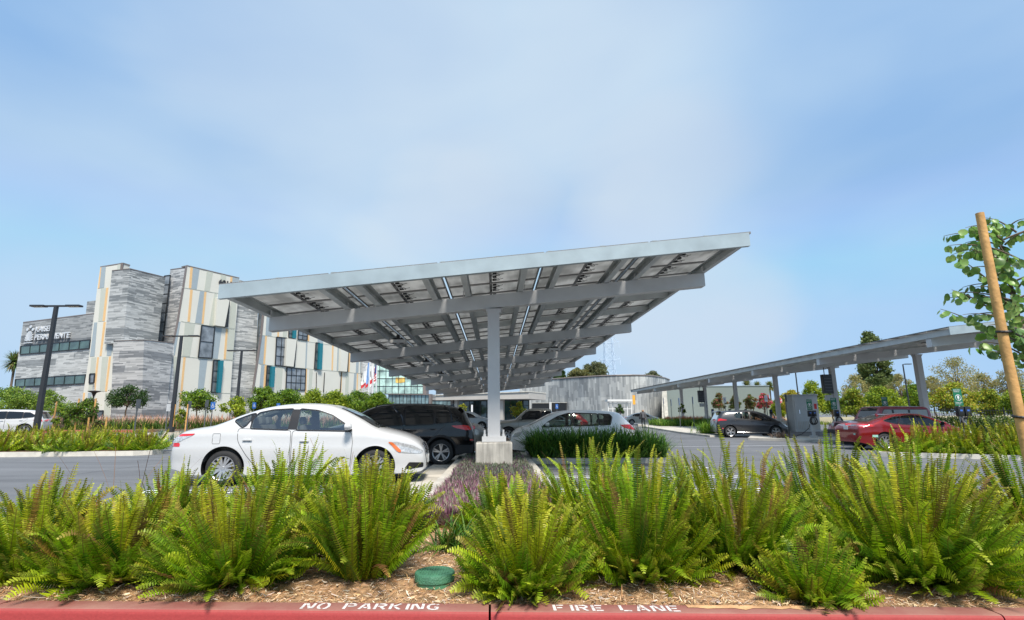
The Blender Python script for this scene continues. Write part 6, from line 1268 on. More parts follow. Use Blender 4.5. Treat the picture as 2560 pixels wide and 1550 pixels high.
RT = [(1985, 968, 28, 75, OC, 'ochre tree behind the electric cabinet'), (2040, 945, 40, 78, YG, 'yellow green tree above the charging posts'), (2010, 985, 34, 66, YG, 'low yellow green tree right of the cabinet'), (2085, 965, 36, 82, GR+YG, 'green tree behind the second carport column'),
      (2150, 930, 46, 88, TN, 'tall open sycamore left of the pine'), (2140, 965, 32, 64, OC+YG, 'yellow tree behind the red off road car'), (2210, 960, 46, 66, YG, 'bright yellow green tree left of the right lamp post'), (2262, 925, 34, 92, TN, 'thin open tree behind the right lamp post'),
      (2295, 955, 38, 68, GR+YG, 'green tree right of the lamp post'), (2345, 930, 40, 90, TN, 'open brownish tree behind the near right column'), (2410, 882, 62, 84, TN, 'tallest open sycamore right of the near column'), (2400, 945, 50, 64, YG+OC, 'yellow tree above the right charging post'),
      (2470, 925, 46, 86, TN, 'brownish tree left of the wooden stake'), (2480, 965, 44, 66, OC+YG, 'ochre tree behind the hedge on the right'), (2545, 905, 50, 84, TN, 'tall open tree at the right edge'), (2550, 965, 40, 62, YG, 'yellow green tree at the right edge'), (1950, 990, 20, 80, YG, 'small yellow green tree behind the stop sign')]
for i, (x, y, hw, zc, pal, lab) in enumerate(RT):
    op = pal is TN
    tree_px('broadleaf_tree', lab, 'tree', x, y, hw, zc, pal, nleaf=4200 if op else 6000, lsize=.22 if op else .24, nb=16 if op else 12, seed=70+i, trunk=.3 if op else .12, tr=.14, blobr=.32 if op else .42, group='trees beyond the right hand carport')
tree_px('pine_tree', 'dark pine rising above the carport roof', 'tree', 2205, 828, 48, 115, [(.08, .13, .04), (.14, .19, .06), (.20, .24, .08)], nleaf=14000, lsize=.5, nb=26, seed=95, trunk=.3, tr=.3, shape='tall', group=None)
def palm(label, x, y, zc, R=1.5, seed=1):
    b = base_at(x, zc); top = pz(x, y, zc).z+.0; t = thing('palm_tree', label, 'palm tree', b); m = MB(); h = top-b.z-R*.5; m.tube([(0, 0, -.1), (.05, 0, h*.3), (0, .05, h*.7), (0, 0, h)], [.3, .2, .17, .2], 8); m.build('trunk', m_bark, t, smooth=1.)
    R_ = np.random.default_rng(seed); n = 420; az = R_.uniform(0, 2*PI, n); el = R_.uniform(-.9, 1.4, n); V, Q, c = blades(np.tile([0, 0, h], (n, 1))+R_.normal(0, .1, (n, 3)), az, el, R_.uniform(.75, 1.1, n)*R, np.full(n, R*.075), R_.uniform(.2, .9, n), 4, pick([(.12, .2, .05), (.2, .28, .07), (.32, .26, .12)], n))
    link('fronds', np_mesh('fronds', V, Q, c, m_grass), t)
palm('single fan palm at the left edge beside the building', 12, 886, 90, 2.2, 1); palm('fan palm right of the grey green building', 1933, 957, 120, 1.6, 2); palm('palm crown above the grey green building roof, right of the other', 1902, 957, 160, 1.9, 3); palm('palm crown above the grey green building roof, left of the other', 1876, 953, 160, 2.2, 4)
# distant hill
b = MB(); hp = []
for i in range(25):
    a = i/24; x = 180+620*a; hp.append((x, 900, 22*math.sin(PI*a)**.6*(1+.25*math.sin(a*17))+8))
b.add([(x, y, -2) for x, y, z in hp]+[(x, y+120, z) for x, y, z in hp]+[(x, y+400, -2) for x, y, z in hp], [(i, i+1, 26+i, 25+i) for i in range(24)]+[(25+i, 26+i, 51+i, 50+i) for i in range(24)]); b.build('hills', M('hill_scrub', (.16, .19, .14), .95, var=.3, scale=.02), kind='structure')
# hedge and dark fence on the right
hd = thing('hedge', 'long clipped green hedge below the dark fence on the right', 'hedge'); a = base_at(2290, 33); c_ = base_at(2640, 27); n = 9000; u = rng.random(n); px_ = a.x+(c_.x-a.x)*u; py_ = a.y+(c_.y-a.y)*u
bl = [(a.x+(c_.x-a.x)*k/14, a.y+(c_.y-a.y)*k/14, G(a.x, a.y)+.75, 1.0, .8, .62) for k in range(15)]; V, Q, c = leafcloud(bl, 11000, .11, [(.07, .13, .03), (.11, .19, .04), (.16, .22, .05)], seed=8, shell=.55); link('foliage', np_mesh('foliage', V, Q, c, m_leaf), hd)
fe = thing('metal_fence', 'black metal picket fence behind the hedge on the right', 'fence'); a = base_at(2235, 46); c_ = base_at(2700, 38); b = MB(); L_ = (c_-a).length; dv = (c_-a)/L_; k = int(L_/2.4)
for i in range(k+1):
    p = a+dv*(i*2.4); q = MB(); q.box(p+Vector((0, 0, .95)), (.07, .07, 1.9)); q.build('post', m_blkf, fe)
for i in range(int(L_/.16)):
    p = a+dv*(i*.16); b.bar(p+Vector((0, 0, .15)), p+Vector((0, 0, 1.78)), .02, .02)
b.build('pickets', m_blkf, fe); q = MB()
for z_ in (.25, 1.65): q.bar(a+Vector((0, 0, z_)), c_+Vector((0, 0, z_)), .04, .05)
q.build('rails', m_blkf, fe)
# ------------------------------------------------------------------ lattice pylon
py = thing('transmission_tower', 'haze-tinted steel lattice power pylon behind the curved wall', 'pylon', base_at(1530, 420)); m_pyl_hazed = M('pylon_steel_hazed', (.55, .66, .78), .6, .0, var=0); b = MB()  # pale blue of distant haze put into the pylon's steel colour
def pyl(z): return 9.0*(1-z/62)**1.0*.8+2.2 if z < 40 else 4.6-.1*(z-40)*0
zl = [0, 12, 22, 31, 39, 46, 53, 60, 68, 76]; wl = [7.6, 6.4, 5.4, 4.5, 3.8, 3.5, 3.3, 3.1, 2.6, 1.0]
for i in range(len(zl)-1):
    z0, z1, w0, w1 = zl[i], zl[i+1], wl[i], wl[i+1]; cs = [(sx, sy) for sx, sy in ((-1, -1), (1, -1), (1, 1), (-1, 1))]
    for j in range(4):
        (ax, ay), (bx_, by_) = cs[j], cs[(j+1) % 4]; b.bar((ax*w0, ay*w0, z0), (ax*w1, ay*w1, z1), .38, .38); b.bar((ax*w0, ay*w0, z0), (bx_*w1, by_*w1, z1), .2, .2); b.bar((bx_*w0, by_*w0, z0), (ax*w1, ay*w1, z1), .2, .2); b.bar((ax*w1, ay*w1, z1), (bx_*w1, by_*w1, z1), .3, .3)
b.build('lattice_body', m_pyl_hazed, py)
for z_, L_ in ((46, 9), (60, 8.5), (73, 7)):
    for s in (-1, 1):
        b = MB()
        for dy in (-3, 3): b.bar((s*3.6, dy, z_), (s*L_, 0, z_+1.0), .4, .4); b.bar((s*3.6, dy, z_+5), (s*L_, 0, z_+1.0), .3, .3)
        b.bar((s*L_, 0, z_+1), (s*L_, 0, z_-4), .35, .35); b.build('cross_arm', m_pyl_hazed, py)
# ------------------------------------------------------------------ lamps and posts
m_pole = M('lamp_pole_black', (.035, .037, .042), .45, .2, var=.05)
def lamp(label, xt, yt, zc, hx, wpx, sz=.15, group='black T head lamp poles on the left'):
    p = pz(xt, yt, zc); g = G(p.x, p.y); t = thing('street_lamp', label, 'lamp post', (p.x, p.y, g), 0, group); h = p.z-g; b = MB()
    b.add([Vector((sx*s_, sy*s_, z_)) for z_, s_ in ((-.2, sz*.62), (h, sz*.42)) for sx, sy in ((-1, -1), (1, -1), (1, 1), (-1, 1))], ((0, 1, 5, 4), (1, 2, 6, 5), (2, 3, 7, 6), (3, 0, 4, 7), (4, 5, 6, 7))); b.build('pole', m_pole, t)
    b = MB(); b.box((0, 0, .25), (.34, .34, .5)); b.build('pole_base', m_pole, t, bevel=.03)
    w_ = wpx*zc/F
    for s in (-1, 1):
        a = MB(); a.bar((s*.02, 0, h+.02), (s*w_*.22, 0, h+.02), .10, .09); a.build('arm', m_pole, t)
        a = MB(); a.box((s*w_*.36, 0, h+.02), (w_*.28, .34, .10)); f = a.build('lamp_head', m_pole, t, bevel=.02); a = MB(); a.box((s*w_*.36, 0, h-.034), (w_*.22, .24, .006)); a.build('lens', m_lamp, f)
    return t
lamp('tallest black T head lamp pole, in front of the building sign', 141, 766, 28.6, 0, 120, .185)
lamp('second black T head lamp pole, before the slanted tower', 454, 841, 37, 0, 86, .18); lamp('smallest black T head lamp pole, before the dark stone wall', 604.6, 877, 46, 0, 70, .18)
def mast(label, x0, y0, x1, zc, arm=0, r=.07, name='street_lamp', m=None):
    p = pz(x0, y0, zc); g = G(p.x, p.y); t = thing(name, label, 'lamp post', (p.x, p.y, g)); h = p.z-g; b = MB(); b.tube([(0, 0, -.1), (0, 0, h)], [r*1.2, r], 8); b.build('pole', m or m_pole, t, smooth=1.)
    b = MB(); b.bar((0, 0, h), (.25, 0, h+.02), .06, .06); b.box((.25+.35*(arm or .6), 0, h+.03), (.7*(arm or .6), .3, .09)); b.build('lamp_head', m_pole, t); return t
mast('dark lamp post with single head between the right hand columns', 2257, 911, 0, 60, 1.); mast('dark lamp post whose head hides behind the carport roof', 1988, 925, 0, 62, .8); mast('small dark lamp post beyond the fence at far right', 2517, 962, 0, 70, .8)
p = pz(236, 978, 50); g = G(p.x, p.y); t = thing('path_light', 'short lamp post with a round flat head before the cream tower', 'lamp post', (p.x, p.y, g)); h = p.z-g
b = MB(); b.tube([(0, 0, 0), (0, 0, h-.5)], .06, 8); b.build('pole', m_pole, t); b = MB(); b.lathe([(.06, h-.5), (.2, h-.15), (.5, h-.04), (.5, h+.02), (0, h+.08)], 20); b.build('lamp_head', m_pole, t)
# sign posts
m_sgb = M('sign_blue', (.03, .13, .42), .5, var=.05); m_sgw = M('sign_white', (.72, .73, .74), .5, var=.05); m_sgr = M('sign_red', (.62, .03, .03), .5, var=.05); m_sgg = M('sign_green', (.01, .16, .08), .5, var=.05); m_sgo = M('sign_orange', (.80, .38, .05), .5, var=.05); m_gpost = M('post_grey', (.12, .13, .14), .5, .3, var=.05)
def signpost(label, x, ytop, zc, m, w=.31, h=.46, name='sign_post', face=0., sym=None, cat='sign', mp=None, group=None):
    p = pz(x, ytop, zc); g = G(p.x, p.y); t = thing(name, label, cat, (p.x, p.y, g), face, group); hh = p.z-g; b = MB(); b.box((0, .025, hh/2-.05), (.05, .05, hh+.1)); b.build('post', mp or m_gpost, t)
    b = MB(); b.box((0, -.01, hh-h/2), (w, .012, h)); s = b.build('sign_plate', m, t)
    if sym: sym(s, hh-h/2, w, h)
    return t
def access(s, z_, w, h):
    b = MB(); y = -.02; mat = m_sgw if s.data.materials[0] is m_sgb else m_sgb
    b.box((0, y+.003, z_), (w*.7, .004, w*.7)) if False else None
    b.box((-.02*w/.3, y, z_+h*.22), (.045, .004, .045)); b.box((-.01, y, z_+h*.05), (.03, .004, h*.24)); b.box((.03, y, z_-h*.03), (.09, .004, .025)); b.box((.07, y, z_-h*.12), (.025, .004, h*.16)); b.tube([(-.01+.075*math.cos(a), y, z_-h*.10+.075*math.sin(a)) for a in [2.2+i*.45 for i in range(9)]], .011, 5); b.build('wheelchair_symbol', mat, s)
SP_ = [(347, 998, 28.5, m_gpost, 'grey sign seen edge on by the left island tip', PI*.45, None), (422, 1010, 37, m_sgw, 'white edged sign left of the second lamp pole', PI*.42, None), (432, 1004, 40, m_gpost, 'grey sign hidden by the second lamp pole base', PI*.42, None), (475, 1003, 38, m_gpost, 'grey sign above the saloon\'s boot', PI*.42, None), (518, 1000, 38, m_gpost, 'grey sign left of the first blue sign', PI*.42, None),
       (533, 1005, 36, m_sgb, 'blue sign behind the saloon\'s boot', .9, access), (636, 1006, 44, m_sgb, 'blue parking sign over the saloon\'s rear window', .9, access), (696, 1008, 48, m_sgb, 'blue parking sign over the saloon\'s roof', .9, access),
       (1392, 1010, 70, m_sgb, 'blue accessible parking sign by the doorway', 0, access), (1658, 994, 52, m_sgb, 'blue edge-on sign, leftmost under the right carport', PI*.42, None), (1677, 998, 50, m_sgb, 'blue edge-on sign, second under the right carport', PI*.42, None), (1697, 995, 46, m_sgb, 'blue and white edge-on sign beside a far column', PI*.36, None), (1731, 992, 46, m_sgb, 'blue edge-on sign right of the thin young tree', PI*.42, None),
       (1811, 993, 58, m_sgw, 'white parking sign left of the reddish crape myrtles', .15, access), (1843, 990, 56, m_sgw, 'white parking sign beside a far carport column', .5, access), (1914, 988, 52, m_sgw, 'white parking sign before the pink crape myrtle', .15, access), (1766, 995, 46, m_sgw, 'small white edge-on sign on a leaning dark post', PI*.4, None), (1963, 985, 34, m_gpost, 'dark edge-on sign before the cabinet', PI*.45, None)]
for (x, y, zc, m, lab, fa, sy) in SP_: signpost(lab, x, y, zc, m, face=fa, sym=sy, w=.34 if zc > 45 else .3, h=.62 if zc > 45 else .5)
signpost('orange sign standing before the curved stone wall', 1584, 988, 78, m_sgo, .5, 1.35, face=.5)
t = signpost('tall blank white marker post left of the front column', 1180, 1012, 66, m_sgw, .22, 1.1); 
p = pz(1948, 1001.5, 66); g = G(p.x, p.y); t = thing('stop_sign', 'red octagonal STOP sign beyond the charging bays', 'stop sign', (p.x, p.y, g)); b = MB(); zc_ = p.z-g; b.box((0, .04, zc_/2), (.07, .05, zc_)); b.build('post', m_gpost, t)
b = MB(); b.prism([(.40*math.cos(a), -.01, zc_+.40*math.sin(a)) for a in [PI/8+i*PI/4 for i in range(8)]], (0, .02, 0)); b.build('sign_rim', m_sgw, t); b = MB(); b.prism([(.37*math.cos(a), -.02, zc_+.37*math.sin(a)) for a in [PI/8+i*PI/4 for i in range(8)]], (0, .009, 0)); b.build('sign_plate', m_sgr, t)
me = text_mesh('STOP', .30, .003, 1., .006); me.materials.append(m_sgw); o = link('sign_lettering', me, t); o.rotation_euler = (PI/2, 0, 0); w_ = max(v.co.x for v in me.vertices); o.location = (-w_/2, -.028, zc_-.105)
# flagpoles
m_fp = M('flagpole_white', (.72, .73, .74), .4, .1, var=.03); m_fb = M('flag_blue', (.22, .38, .68), .8, var=.1); m_fw = M('flag_white', (.80, .80, .78), .8, var=.05); m_fr = M('flag_red', (.60, .05, .06), .8, var=.1); m_fn = M('flag_navy', (.05, .07, .22), .8, var=.1)
def flag(t, h, kind, L_=1.5, Hh=2.6):
    b = MB(); nx_, nz_ = 10, 13
    f = lambda i, j: Vector((-(i/nx_)*L_*(.35+.30*math.sin(j/nz_*2)), .12*math.sin(i*1.2+j*.4), h-.3-Hh*j/nz_-.75*(i/nx_)*(1+.3*math.sin(j))))
    for i in range(nx_):
        for j in range(nz_):
            if kind == 'stripes': mi = 2 if (i < 4 and j < 7) else (1 if j % 2 else 0)
            elif kind == 'bear': mi = 1 if j >= 11 else (3 if (3 < i < 8 and 4 < j < 8) else 0)
            else: mi = 2 if i < 4 else (1 if j > 11 else 0)
            b.quad(f(i, j), f(i+1, j), f(i+1, j+1), f(i, j+1), mi)
    ms = {'stripes': [m_fw, m_fr, m_fn], 'bear': [m_fw, m_fr, m_fn, m_cop], 'blue': [m_fw, m_fr, m_fb]}[kind]
    o = b.build('flag', ms, t); 
    for p_ in o.data.polygons: p_.use_smooth = True
for i, (x, yb, ytop, kd, lab) in enumerate(((919, 1043, 893, 'blue', 'left flagpole with a drooping blue and white flag'), (929, 1037, 896, 'bear', 'middle flagpole with a white and red flag'), (938, 1030, 899, 'stripes', 'right flagpole with a red and white striped flag'))):
    zc = (64, 68, 72)[i]; p = pz(x, yb, zc); g = G(p.x, p.y); t = thing('flagpole', lab, 'flagpole', (p.x, p.y, g), 0, 'flagpoles left of the canopy'); h = pz(x, ytop, zc).z-g; b = MB(); b.tube([(0, 0, 0), (0, 0, h)], [.13, .08], 10); b.lathe([(0, h), (.12, h+.1), (0, h+.22)], 10); b.build('pole', m_fp, t, smooth=.9); flag(t, h, kd)
# ------------------------------------------------------------------ charging posts
m_evb = M('charger_black', (.02, .021, .024), .3, var=.05); m_evp = M('charger_post', (.46, .48, .49), .45, .1, var=.05); m_scr = M('charger_screen', (.06, .16, .55), .2, var=0); m_cab = M('charge_cable', (.012, .012, .013), .5, var=0)
def charger(label, x, zc, sign=True, dual=True, rz=0.):
    b0 = base_at(x, zc); t = thing('charging_station', label, 'charging station', b0+Vector((0, 0, .13)), rz, 'electric car charging stations'); b = MB(); b.box((0, .04, .6), (.16, .12, 1.2)); b.box((0, .04, .06), (.34, .3, .12)); b.build('post', m_evp, t, bevel=.008)
    for s in ((-1, 1) if dual else (1,)):
        b = MB(); b.box((s*.13*dual, -.03, 1.38), (.22, .16, .36)); o = b.build('charger_head', m_evb, t, bevel=.03, smooth=.9); b = MB(); b.box((s*.13*dual, -.113, 1.42), (.09, .004, .06)); b.build('screen', m_scr, o)
        c = MB(); pts = [(s*.05+s*.15*math.sin(a)*(1+.12*k), -.10-.012*k*0-.02*math.cos(a*.5), .98+.21*math.cos(a)-.015*k) for k in range(3) for a in [i*2*PI/14 for i in range(14)]]; c.tube(pts, .017, 6); c.build('cable', m_cab, t)
        c = MB(); c.bar((s*.16, -.1, 1.15), (s*.18, -.16, .98), .05, .06); c.build('plug', m_evb, t)
    if sign:
        b = MB(); b.box((-.06, .02, 1.9), (.32, .012, .62)); o = b.build('sign_plate', m_sgg, t); b = MB(); b.box((-.06, .03, 1.6), (.04, .03, .5)); b.build('sign_stem', m_evp, t)
        b = MB(); b.tube([(-.06+.105*math.cos(a), .009, 1.88+.105*math.sin(a)) for a in [i*2*PI/20 for i in range(21)]], .010, 5); b.box((-.06, .009, 1.90), (.075, .006, .10)); b.bar((-.06, .009, 1.85), (-.06, .009, 1.80), .02, .006); b.box((-.085, .009, 1.965), (.014, .006, .05)); b.box((-.035, .009, 1.965), (.014, .006, .05)); b.build('plug_symbol', m_sgw, o)
        for k, (z_, w_) in enumerate(((2.165, .25), (2.125, .21), (1.68, .24), (1.645, .18))):
            pass
        me = text_mesh('ELECTRIC\nVEHICLE', .058, .002); me.materials.append(m_sgw); q = link('sign_lettering', me, o); q.rotation_euler = (PI/2, 0, 0); q.location = (-.20, .010, 2.14)
        me = text_mesh('CHARGING\nSTATION', .05, .002); me.materials.append(m_sgw); q = link('sign_lettering', me, o); q.rotation_euler = (PI/2, 0, 0); q.location = (-.20, .010, 1.69)
    return t
charger('charging station with green sign, rightmost, above the fern island', 2410, 19.2); charger('charging station with green sign behind the red saloon roof', 2222, 27); charger('charging station with green sign left of the red saloon boot', 2093, 28.6, dual=False); cg = charger('charging station with green sign in front of the grey cabinet', 2031, 31)
for x, zc, lab in ((1783, 50, 'charging station without sign behind the hatchback\'s tail'), (1826, 50, 'charging station without sign, second, above the hatchback roof'), (1866, 50, 'charging station without sign above the hatchback windscreen'), (1929, 44, 'charging station without sign above the hatchback bonnet')): charger(lab, x, zc, sign=False, dual=False)
cb = MB(); a = cg.location; pts = [Vector((a.x-.15, a.y-.1, a.z+1.0)), Vector((a.x-.35, a.y-.15, a.z+.55)), Vector((a.x-.9, a.y-.3, a.z+.22)), Vector((a.x-1.6, a.y-.4, a.z+.03)), Vector((a.x-2.6, a.y-.5, a.z+.35))]; cb.tube([pts[0].lerp(pts[1], .5)]+pts[1:], .018, 6); cb.build('charging_cable', m_cab, label='black charging cable hanging from the station to the grey hatchback', cat='cable')
# electric cabinet
P0_ = pz(1984, 1035, 41); P1_ = pz(2048, 1035, 41); w_ = (P1_-P0_).length; g = G(P0_.x, P0_.y); t = thing('electric_cabinet', 'tall grey metal electric cabinet between the carport columns', 'cabinet', ((P0_.x+P1_.x)/2, P0_.y, g)); hz_ = pz(2000, 989, 41).z-g
m_cbn = M('cabinet_grey', (.50, .52, .53), .5, .1, var=.05); b = MB(); b.box((0, .5, hz_/2), (w_, 1.1, hz_)); b.build('housing', m_cbn, t, bevel=.02); b = MB(); b.box((0, .5, hz_+.05), (w_+.1, 1.25, .09)); b.build('roof', m_cbn, t)
for i in range(2):
    b = MB(); x_ = -w_/2+w_*(.33 if i == 0 else .78); ww = w_*(.40 if i else .50); b.box((x_-.05, -.07, hz_*.5), (ww, .04, hz_*.86)); o = b.build('door', m_cbn, t, bevel=.01)
    for k in range(7): b = MB(); b.box((x_-ww*.4+ww*.13*k, -.095, hz_*.18), (.03, .02, hz_*.22)); b.build('vent', m_conc, o)
for (x_, z_, m) in ((.1, .72, m_sgw), (.1, .64, m_sgw), (.75, .70, m_sgr)): b = MB(); b.box((x_, -.1, hz_*z_), (.2, .012, .22 if m is m_sgw else .4)); b.build('warning_label', m, t)
b = MB(); b.box((-w_*.28, -.1, hz_*.55), (.05, .03, .3)); b.build('handle', m_chrome, t)
# inverters on the columns of the second carport
for yi, sc_, lab in ((34.73, 1., 'black inverter box with grey switch on the second column'), (56.63, 1., 'black inverter box on the fifth column, far down')):
    t = thing('inverter', lab, 'inverter box', (22.55-.5, yi-.1, 2.6)); b = MB(); b.box((0, 0, .6), (.62, .3, 1.25)); b.build('housing', m_evb, t, bevel=.02)
    for k in range(5): b = MB(); b.box((.0, -.16, .15+k*.2), (.5, .02, .03)); b.build('fin', m_gpost, t)
    b = MB(); b.box((.02, -.02, -.3), (.45, .22, .36)); b.build('switch_box', m_cbn, t, bevel=.01); b = MB(); b.tube([(-.1, 0, 1.2), (-.1, 0, 1.9)], .03, 6); b.tube([(.05, 0, -.1), (.05, 0, .1)], .03, 6); b.build('conduit', m_gpost, t)
# ------------------------------------------------------------------ staked young trees on the left
def staked(label, x, ytop, hw, zc, pal, ns=2, seed=1, n=900, stake_h=1.9):
    t = tree_px('young_tree', label, 'young tree', x, ytop, hw, zc, pal, nleaf=n*2, lsize=.10, nb=13, seed=seed, trunk=.3, tr=.035, blobr=.34, openness=.3, group='staked young trees on the left island')
    for i, dx in enumerate((-.42, .42, .05)[:ns]):
        s = thing('tree_stake', '%s wooden stake beside the %s' % (('left', 'right', 'rear')[i], label), 'stake', t.location+Vector((dx, -.1+.3*(i == 2), 0)), 0, 'wooden stakes of the young trees'); b = MB(); b.tube([(0, 0, 0), (0, 0, stake_h)], .04, 8); b.build('pole', m_stake, s)
        b = MB(); b.bar((0, 0, stake_h*.72), (-dx*.9, .1, stake_h*.72), .02, .03); b.build('tie', m_blk, s)
staked('staked young tree with coppery leaves over the fern island', 215, 992, 42, 27, RB+GR, 2, 201, 1500, 2.2); staked('light green staked tree left of the coppery one', 158, 1012, 24, 29, YG+GR, 1, 202, 700, 2.1)
staked('small staked tree by the second lamp pole', 452, 1020, 20, 36, RB+YG, 2, 203, 700, 2.0); staked('reddish staked sapling at the back of the fern island', 248, 1045, 18, 25.5, RB, 2, 204, 350, 1.25)
# ------------------------------------------------------------------ leafy tree and stake at the right edge
sk = pz(2449, 533, 4.3); g = G(sk.x, sk.y); t = thing('tree_stake', 'thick bare orange wood stake at the right edge tied to the tree', 'stake', (sk.x, sk.y, g+.1)); b = MB(); h = sk.z-g-.1
b.tube([(0, 0, 0), (.006, 0, h*.3), (-.004, .004, h*.6), (0, 0, h)], [.037, .035, .034, .029], 14); b.build('pole', m_stake, t, smooth=.8)
for z_ in (pz(2515, 838, 4.3).z, pz(2560, 1040, 4.3).z):
    b = MB(); b.tube([(.04*math.cos(a), .04*math.sin(a), z_-g-.1+.006*math.sin(a)) for a in [i*2*PI/12 for i in range(13)]], .010, 6); b.tube([(.035, -.03, z_-g-.1), (.42, .22, z_-g-.14)], .008, 5); b.tube([(.035, .03, z_-g-.12), (.42, .28, z_-g-.16)], .008, 5); b.build('tie', m_blk, t)
tr_ = Vector((sk.x+.46, sk.y+.28, g)); t = thing('round_leaf_tree', 'young tree with round green leaves at the right edge', 'young tree', tr_); R = random.Random(5); b = MB(); b.tube([(0, 0, 0), (.01, 0, 1.2), (-.02, 0, 2.0), (-.03, .02, pz(2530, 545, 4.6).z-g)], [.03, .025, .018, .008], 8)
LV = []; LQ = []; LC = []; nv = 0; zcap = pz(2530, 545, 4.6).z-g
def twig(p, q, droop, k=9, nl=11, ls=.062):
    global nv
    p = Vector(p); q = Vector(q); pts = [p.lerp(q, i/k)+Vector((0, 0, droop*math.sin(PI*i/k*.8)-droop*.3*(i/k)**2)) for i in range(k+1)]; b.tube(pts, [.009-.007*i/k for i in range(k+1)], 5)
    for i in range(nl):
        u = .12+.88*i/(nl-1); f = u*k; j = min(int(f), k-1); c = pts[j].lerp(pts[j+1], f-j); a = R.uniform(0, 6.28); s = ls*R.uniform(.75, 1.2); d = Vector((math.cos(a)*.55, math.sin(a)*.55, -R.uniform(.4, 1.))).normalized(); n_ = Vector((R.gauss(0, .8), R.gauss(-1.1, .8), R.gauss(0, .5))); sd = d.cross(n_).normalized(); c0 = c+d*.012
        up = sd.cross(d)*.12*s
        rim = [(.0, .0), (.35, .18), (.52, .52), (.38, .82), (.0, 1.05), (-.38, .82), (-.52, .52), (-.35, .18)]
        base_ = nv; mid_ = c0+d*s*.5-up
        vv = [c0+sd*x_*s+d*y_*s+up*abs(x_)*1.5 for x_, y_ in rim]+[mid_]; LV.extend(vv); nv += 9
        for e in range(0, 8, 2): LQ.append((base_+8, base_+e, base_+(e+1), base_+(e+2) % 8)); LC.append(tuple(x_*R.uniform(.9, 1.1) for x_ in lc))
for i in range(52):
    z0 = 1.68+(zcap-1.78)*i/51; a = R.uniform(0, 2*PI) if i % 2 else R.uniform(PI*.75, PI*1.3); L_ = R.uniform(.28, .62)*(1.25-.42*(z0-1.68)); e = R.uniform(.05, .6); lc = R.choice([(.17, .32, .06), (.23, .40, .08), (.12, .22, .06), (.30, .44, .12)])
    twig((-.01, 0, z0), (math.cos(a)*L_, math.sin(a)*L_*.8, z0+L_*e*.5), .05, nl=R.randint(8, 13))
for (x, y, x2, y2) in ((2420, 822, 2352, 776), (2440, 720, 2398, 650), (2430, 770, 2380, 728), (2470, 560, 2462, 548), (2500, 640, 2440, 615)):
    lc = (.2, .34, .08); a_ = pz(x+70, y+20, 4.5)-tr_; c_ = pz(x2, y2, 4.3)-tr_; twig(a_, c_, .04, nl=14, ls=.06)
b.build('trunk', m_bark, t, smooth=.9); link('leaves', np_mesh('leaves', [tuple(v) for v in LV], LQ, np.array(LC), leafmat('round_leaf', .3, .35, .4)), t)
# ------------------------------------------------------------------ the person walking away
p = base_at(1608, 47.5); root = thing('person', 'person walking away in a grey jacket and black trousers with a shoulder bag', 'person', p)
m_jk = M('jacket_grey', (.10, .10, .11), .9, var=.2, scale=20); m_tr = M('trousers_black', (.02, .02, .022), .9, var=.1); m_hair = M('hair_sandy', (.36, .22, .14), .8, var=.2); m_skin = M('skin', (.55, .33, .24), .6, var=.05)
def skin(name, pts, edges, rad, m, parent, sub=2):
    me = bpy.data.meshes.new(name); me.from_pydata(pts, edges, []); o = bpy.data.objects.new(name, me); COL.objects.link(o); md = o.modifiers.new('s', 'SKIN'); 
    for i, r_ in enumerate(rad): me.skin_vertices[0].data[i].radius = (r_, r_)
    me.skin_vertices[0].data[0].use_root = True; o.modifiers.new('u', 'SUBSURF').levels = sub; o.modifiers['u'].render_levels = sub; dg = bpy.context.evaluated_depsgraph_get(); m2 = bpy.data.meshes.new_from_object(o.evaluated_get(dg)); bpy.data.objects.remove(o); m2.materials.clear(); m2.materials.append(m)
    for f in m2.polygons: f.use_smooth = True; f.material_index = 0
    return link(name, m2, parent)
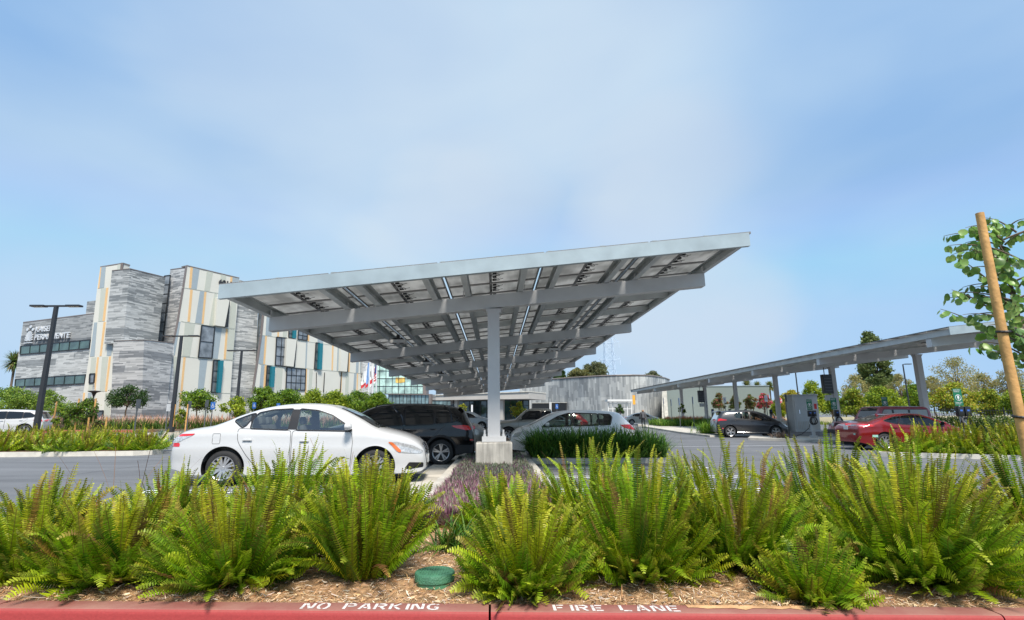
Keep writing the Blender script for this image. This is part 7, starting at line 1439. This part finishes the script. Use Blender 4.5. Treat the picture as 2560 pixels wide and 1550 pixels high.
J = [(0, 0, .92), (0, .02, 1.15), (0, 0, 1.34), (0, 0, 1.43), (0, -.02, 1.50), (0, -.01, 1.60), (-.17, 0, 1.36), (-.23, .02, 1.10), (-.22, .12, .86), (.17, 0, 1.36), (.23, -.02, 1.10), (.22, -.08, .86), (-.09, 0, .86), (-.10, .10, .47), (-.10, .02, .08), (-.10, .14, .03), (.09, 0, .86), (.10, -.02, .47), (.10, -.16, .10), (.10, -.05, .03), (-.22, .15, .79), (.22, -.10, .79)]
E_ = [(0, 1), (1, 2), (2, 3), (3, 4), (4, 5), (2, 6), (6, 7), (7, 8), (8, 20), (2, 9), (9, 10), (10, 11), (11, 21), (0, 12), (12, 13), (13, 14), (14, 15), (0, 16), (16, 17), (17, 18), (18, 19)]
rd = [.15, .135, .14, .06, .085, .10, .065, .05, .036, .065, .05, .036, .095, .062, .045, .04, .095, .062, .045, .04, .035, .035]
bd = skin('body', J, E_, rd, m_tr, root)
me = bd.data; me.materials.append(m_skin); me.materials.append(m_tr)
for f in me.polygons:
    z_ = f.center.z; f.material_index = 1 if (z_ > 1.42 or (abs(f.center.x) > .17 and z_ < .84)) else 0
skin('jacket', [(0, 0, .80), (0, .01, 1.0), (0, .02, 1.18), (0, 0, 1.36), (-.18, 0, 1.37), (-.24, .02, 1.10), (-.23, .11, .90), (.18, 0, 1.37), (.24, -.02, 1.10), (.23, -.07, .90)], [(0, 1), (1, 2), (2, 3), (3, 4), (4, 5), (5, 6), (3, 7), (7, 8), (8, 9)], [.18, .17, .165, .155, .08, .068, .055, .08, .068, .055], m_jk, root)
skin('hair', [(0, -.03, 1.42), (0, -.04, 1.52), (0, -.03, 1.62)], [(0, 1), (1, 2)], [.10, .125, .115], m_hair, root)
bg_ = thing('shoulder_bag', 'dark shoulder bag hanging at the walking person\'s left side', 'bag', p+Vector((-.30, -.02, .78))); b = MB(); b.box((0, 0, .13), (.12, .34, .26)); b.build('bag_body', m_blk, bg_, bevel=.03); b = MB(); b.tube([(0, -.14, .26), (.06, -.05, .55), (.10, 0, .62), (.06, .05, .55), (0, .14, .26)], .012, 6); b.build('strap', m_blk, bg_)
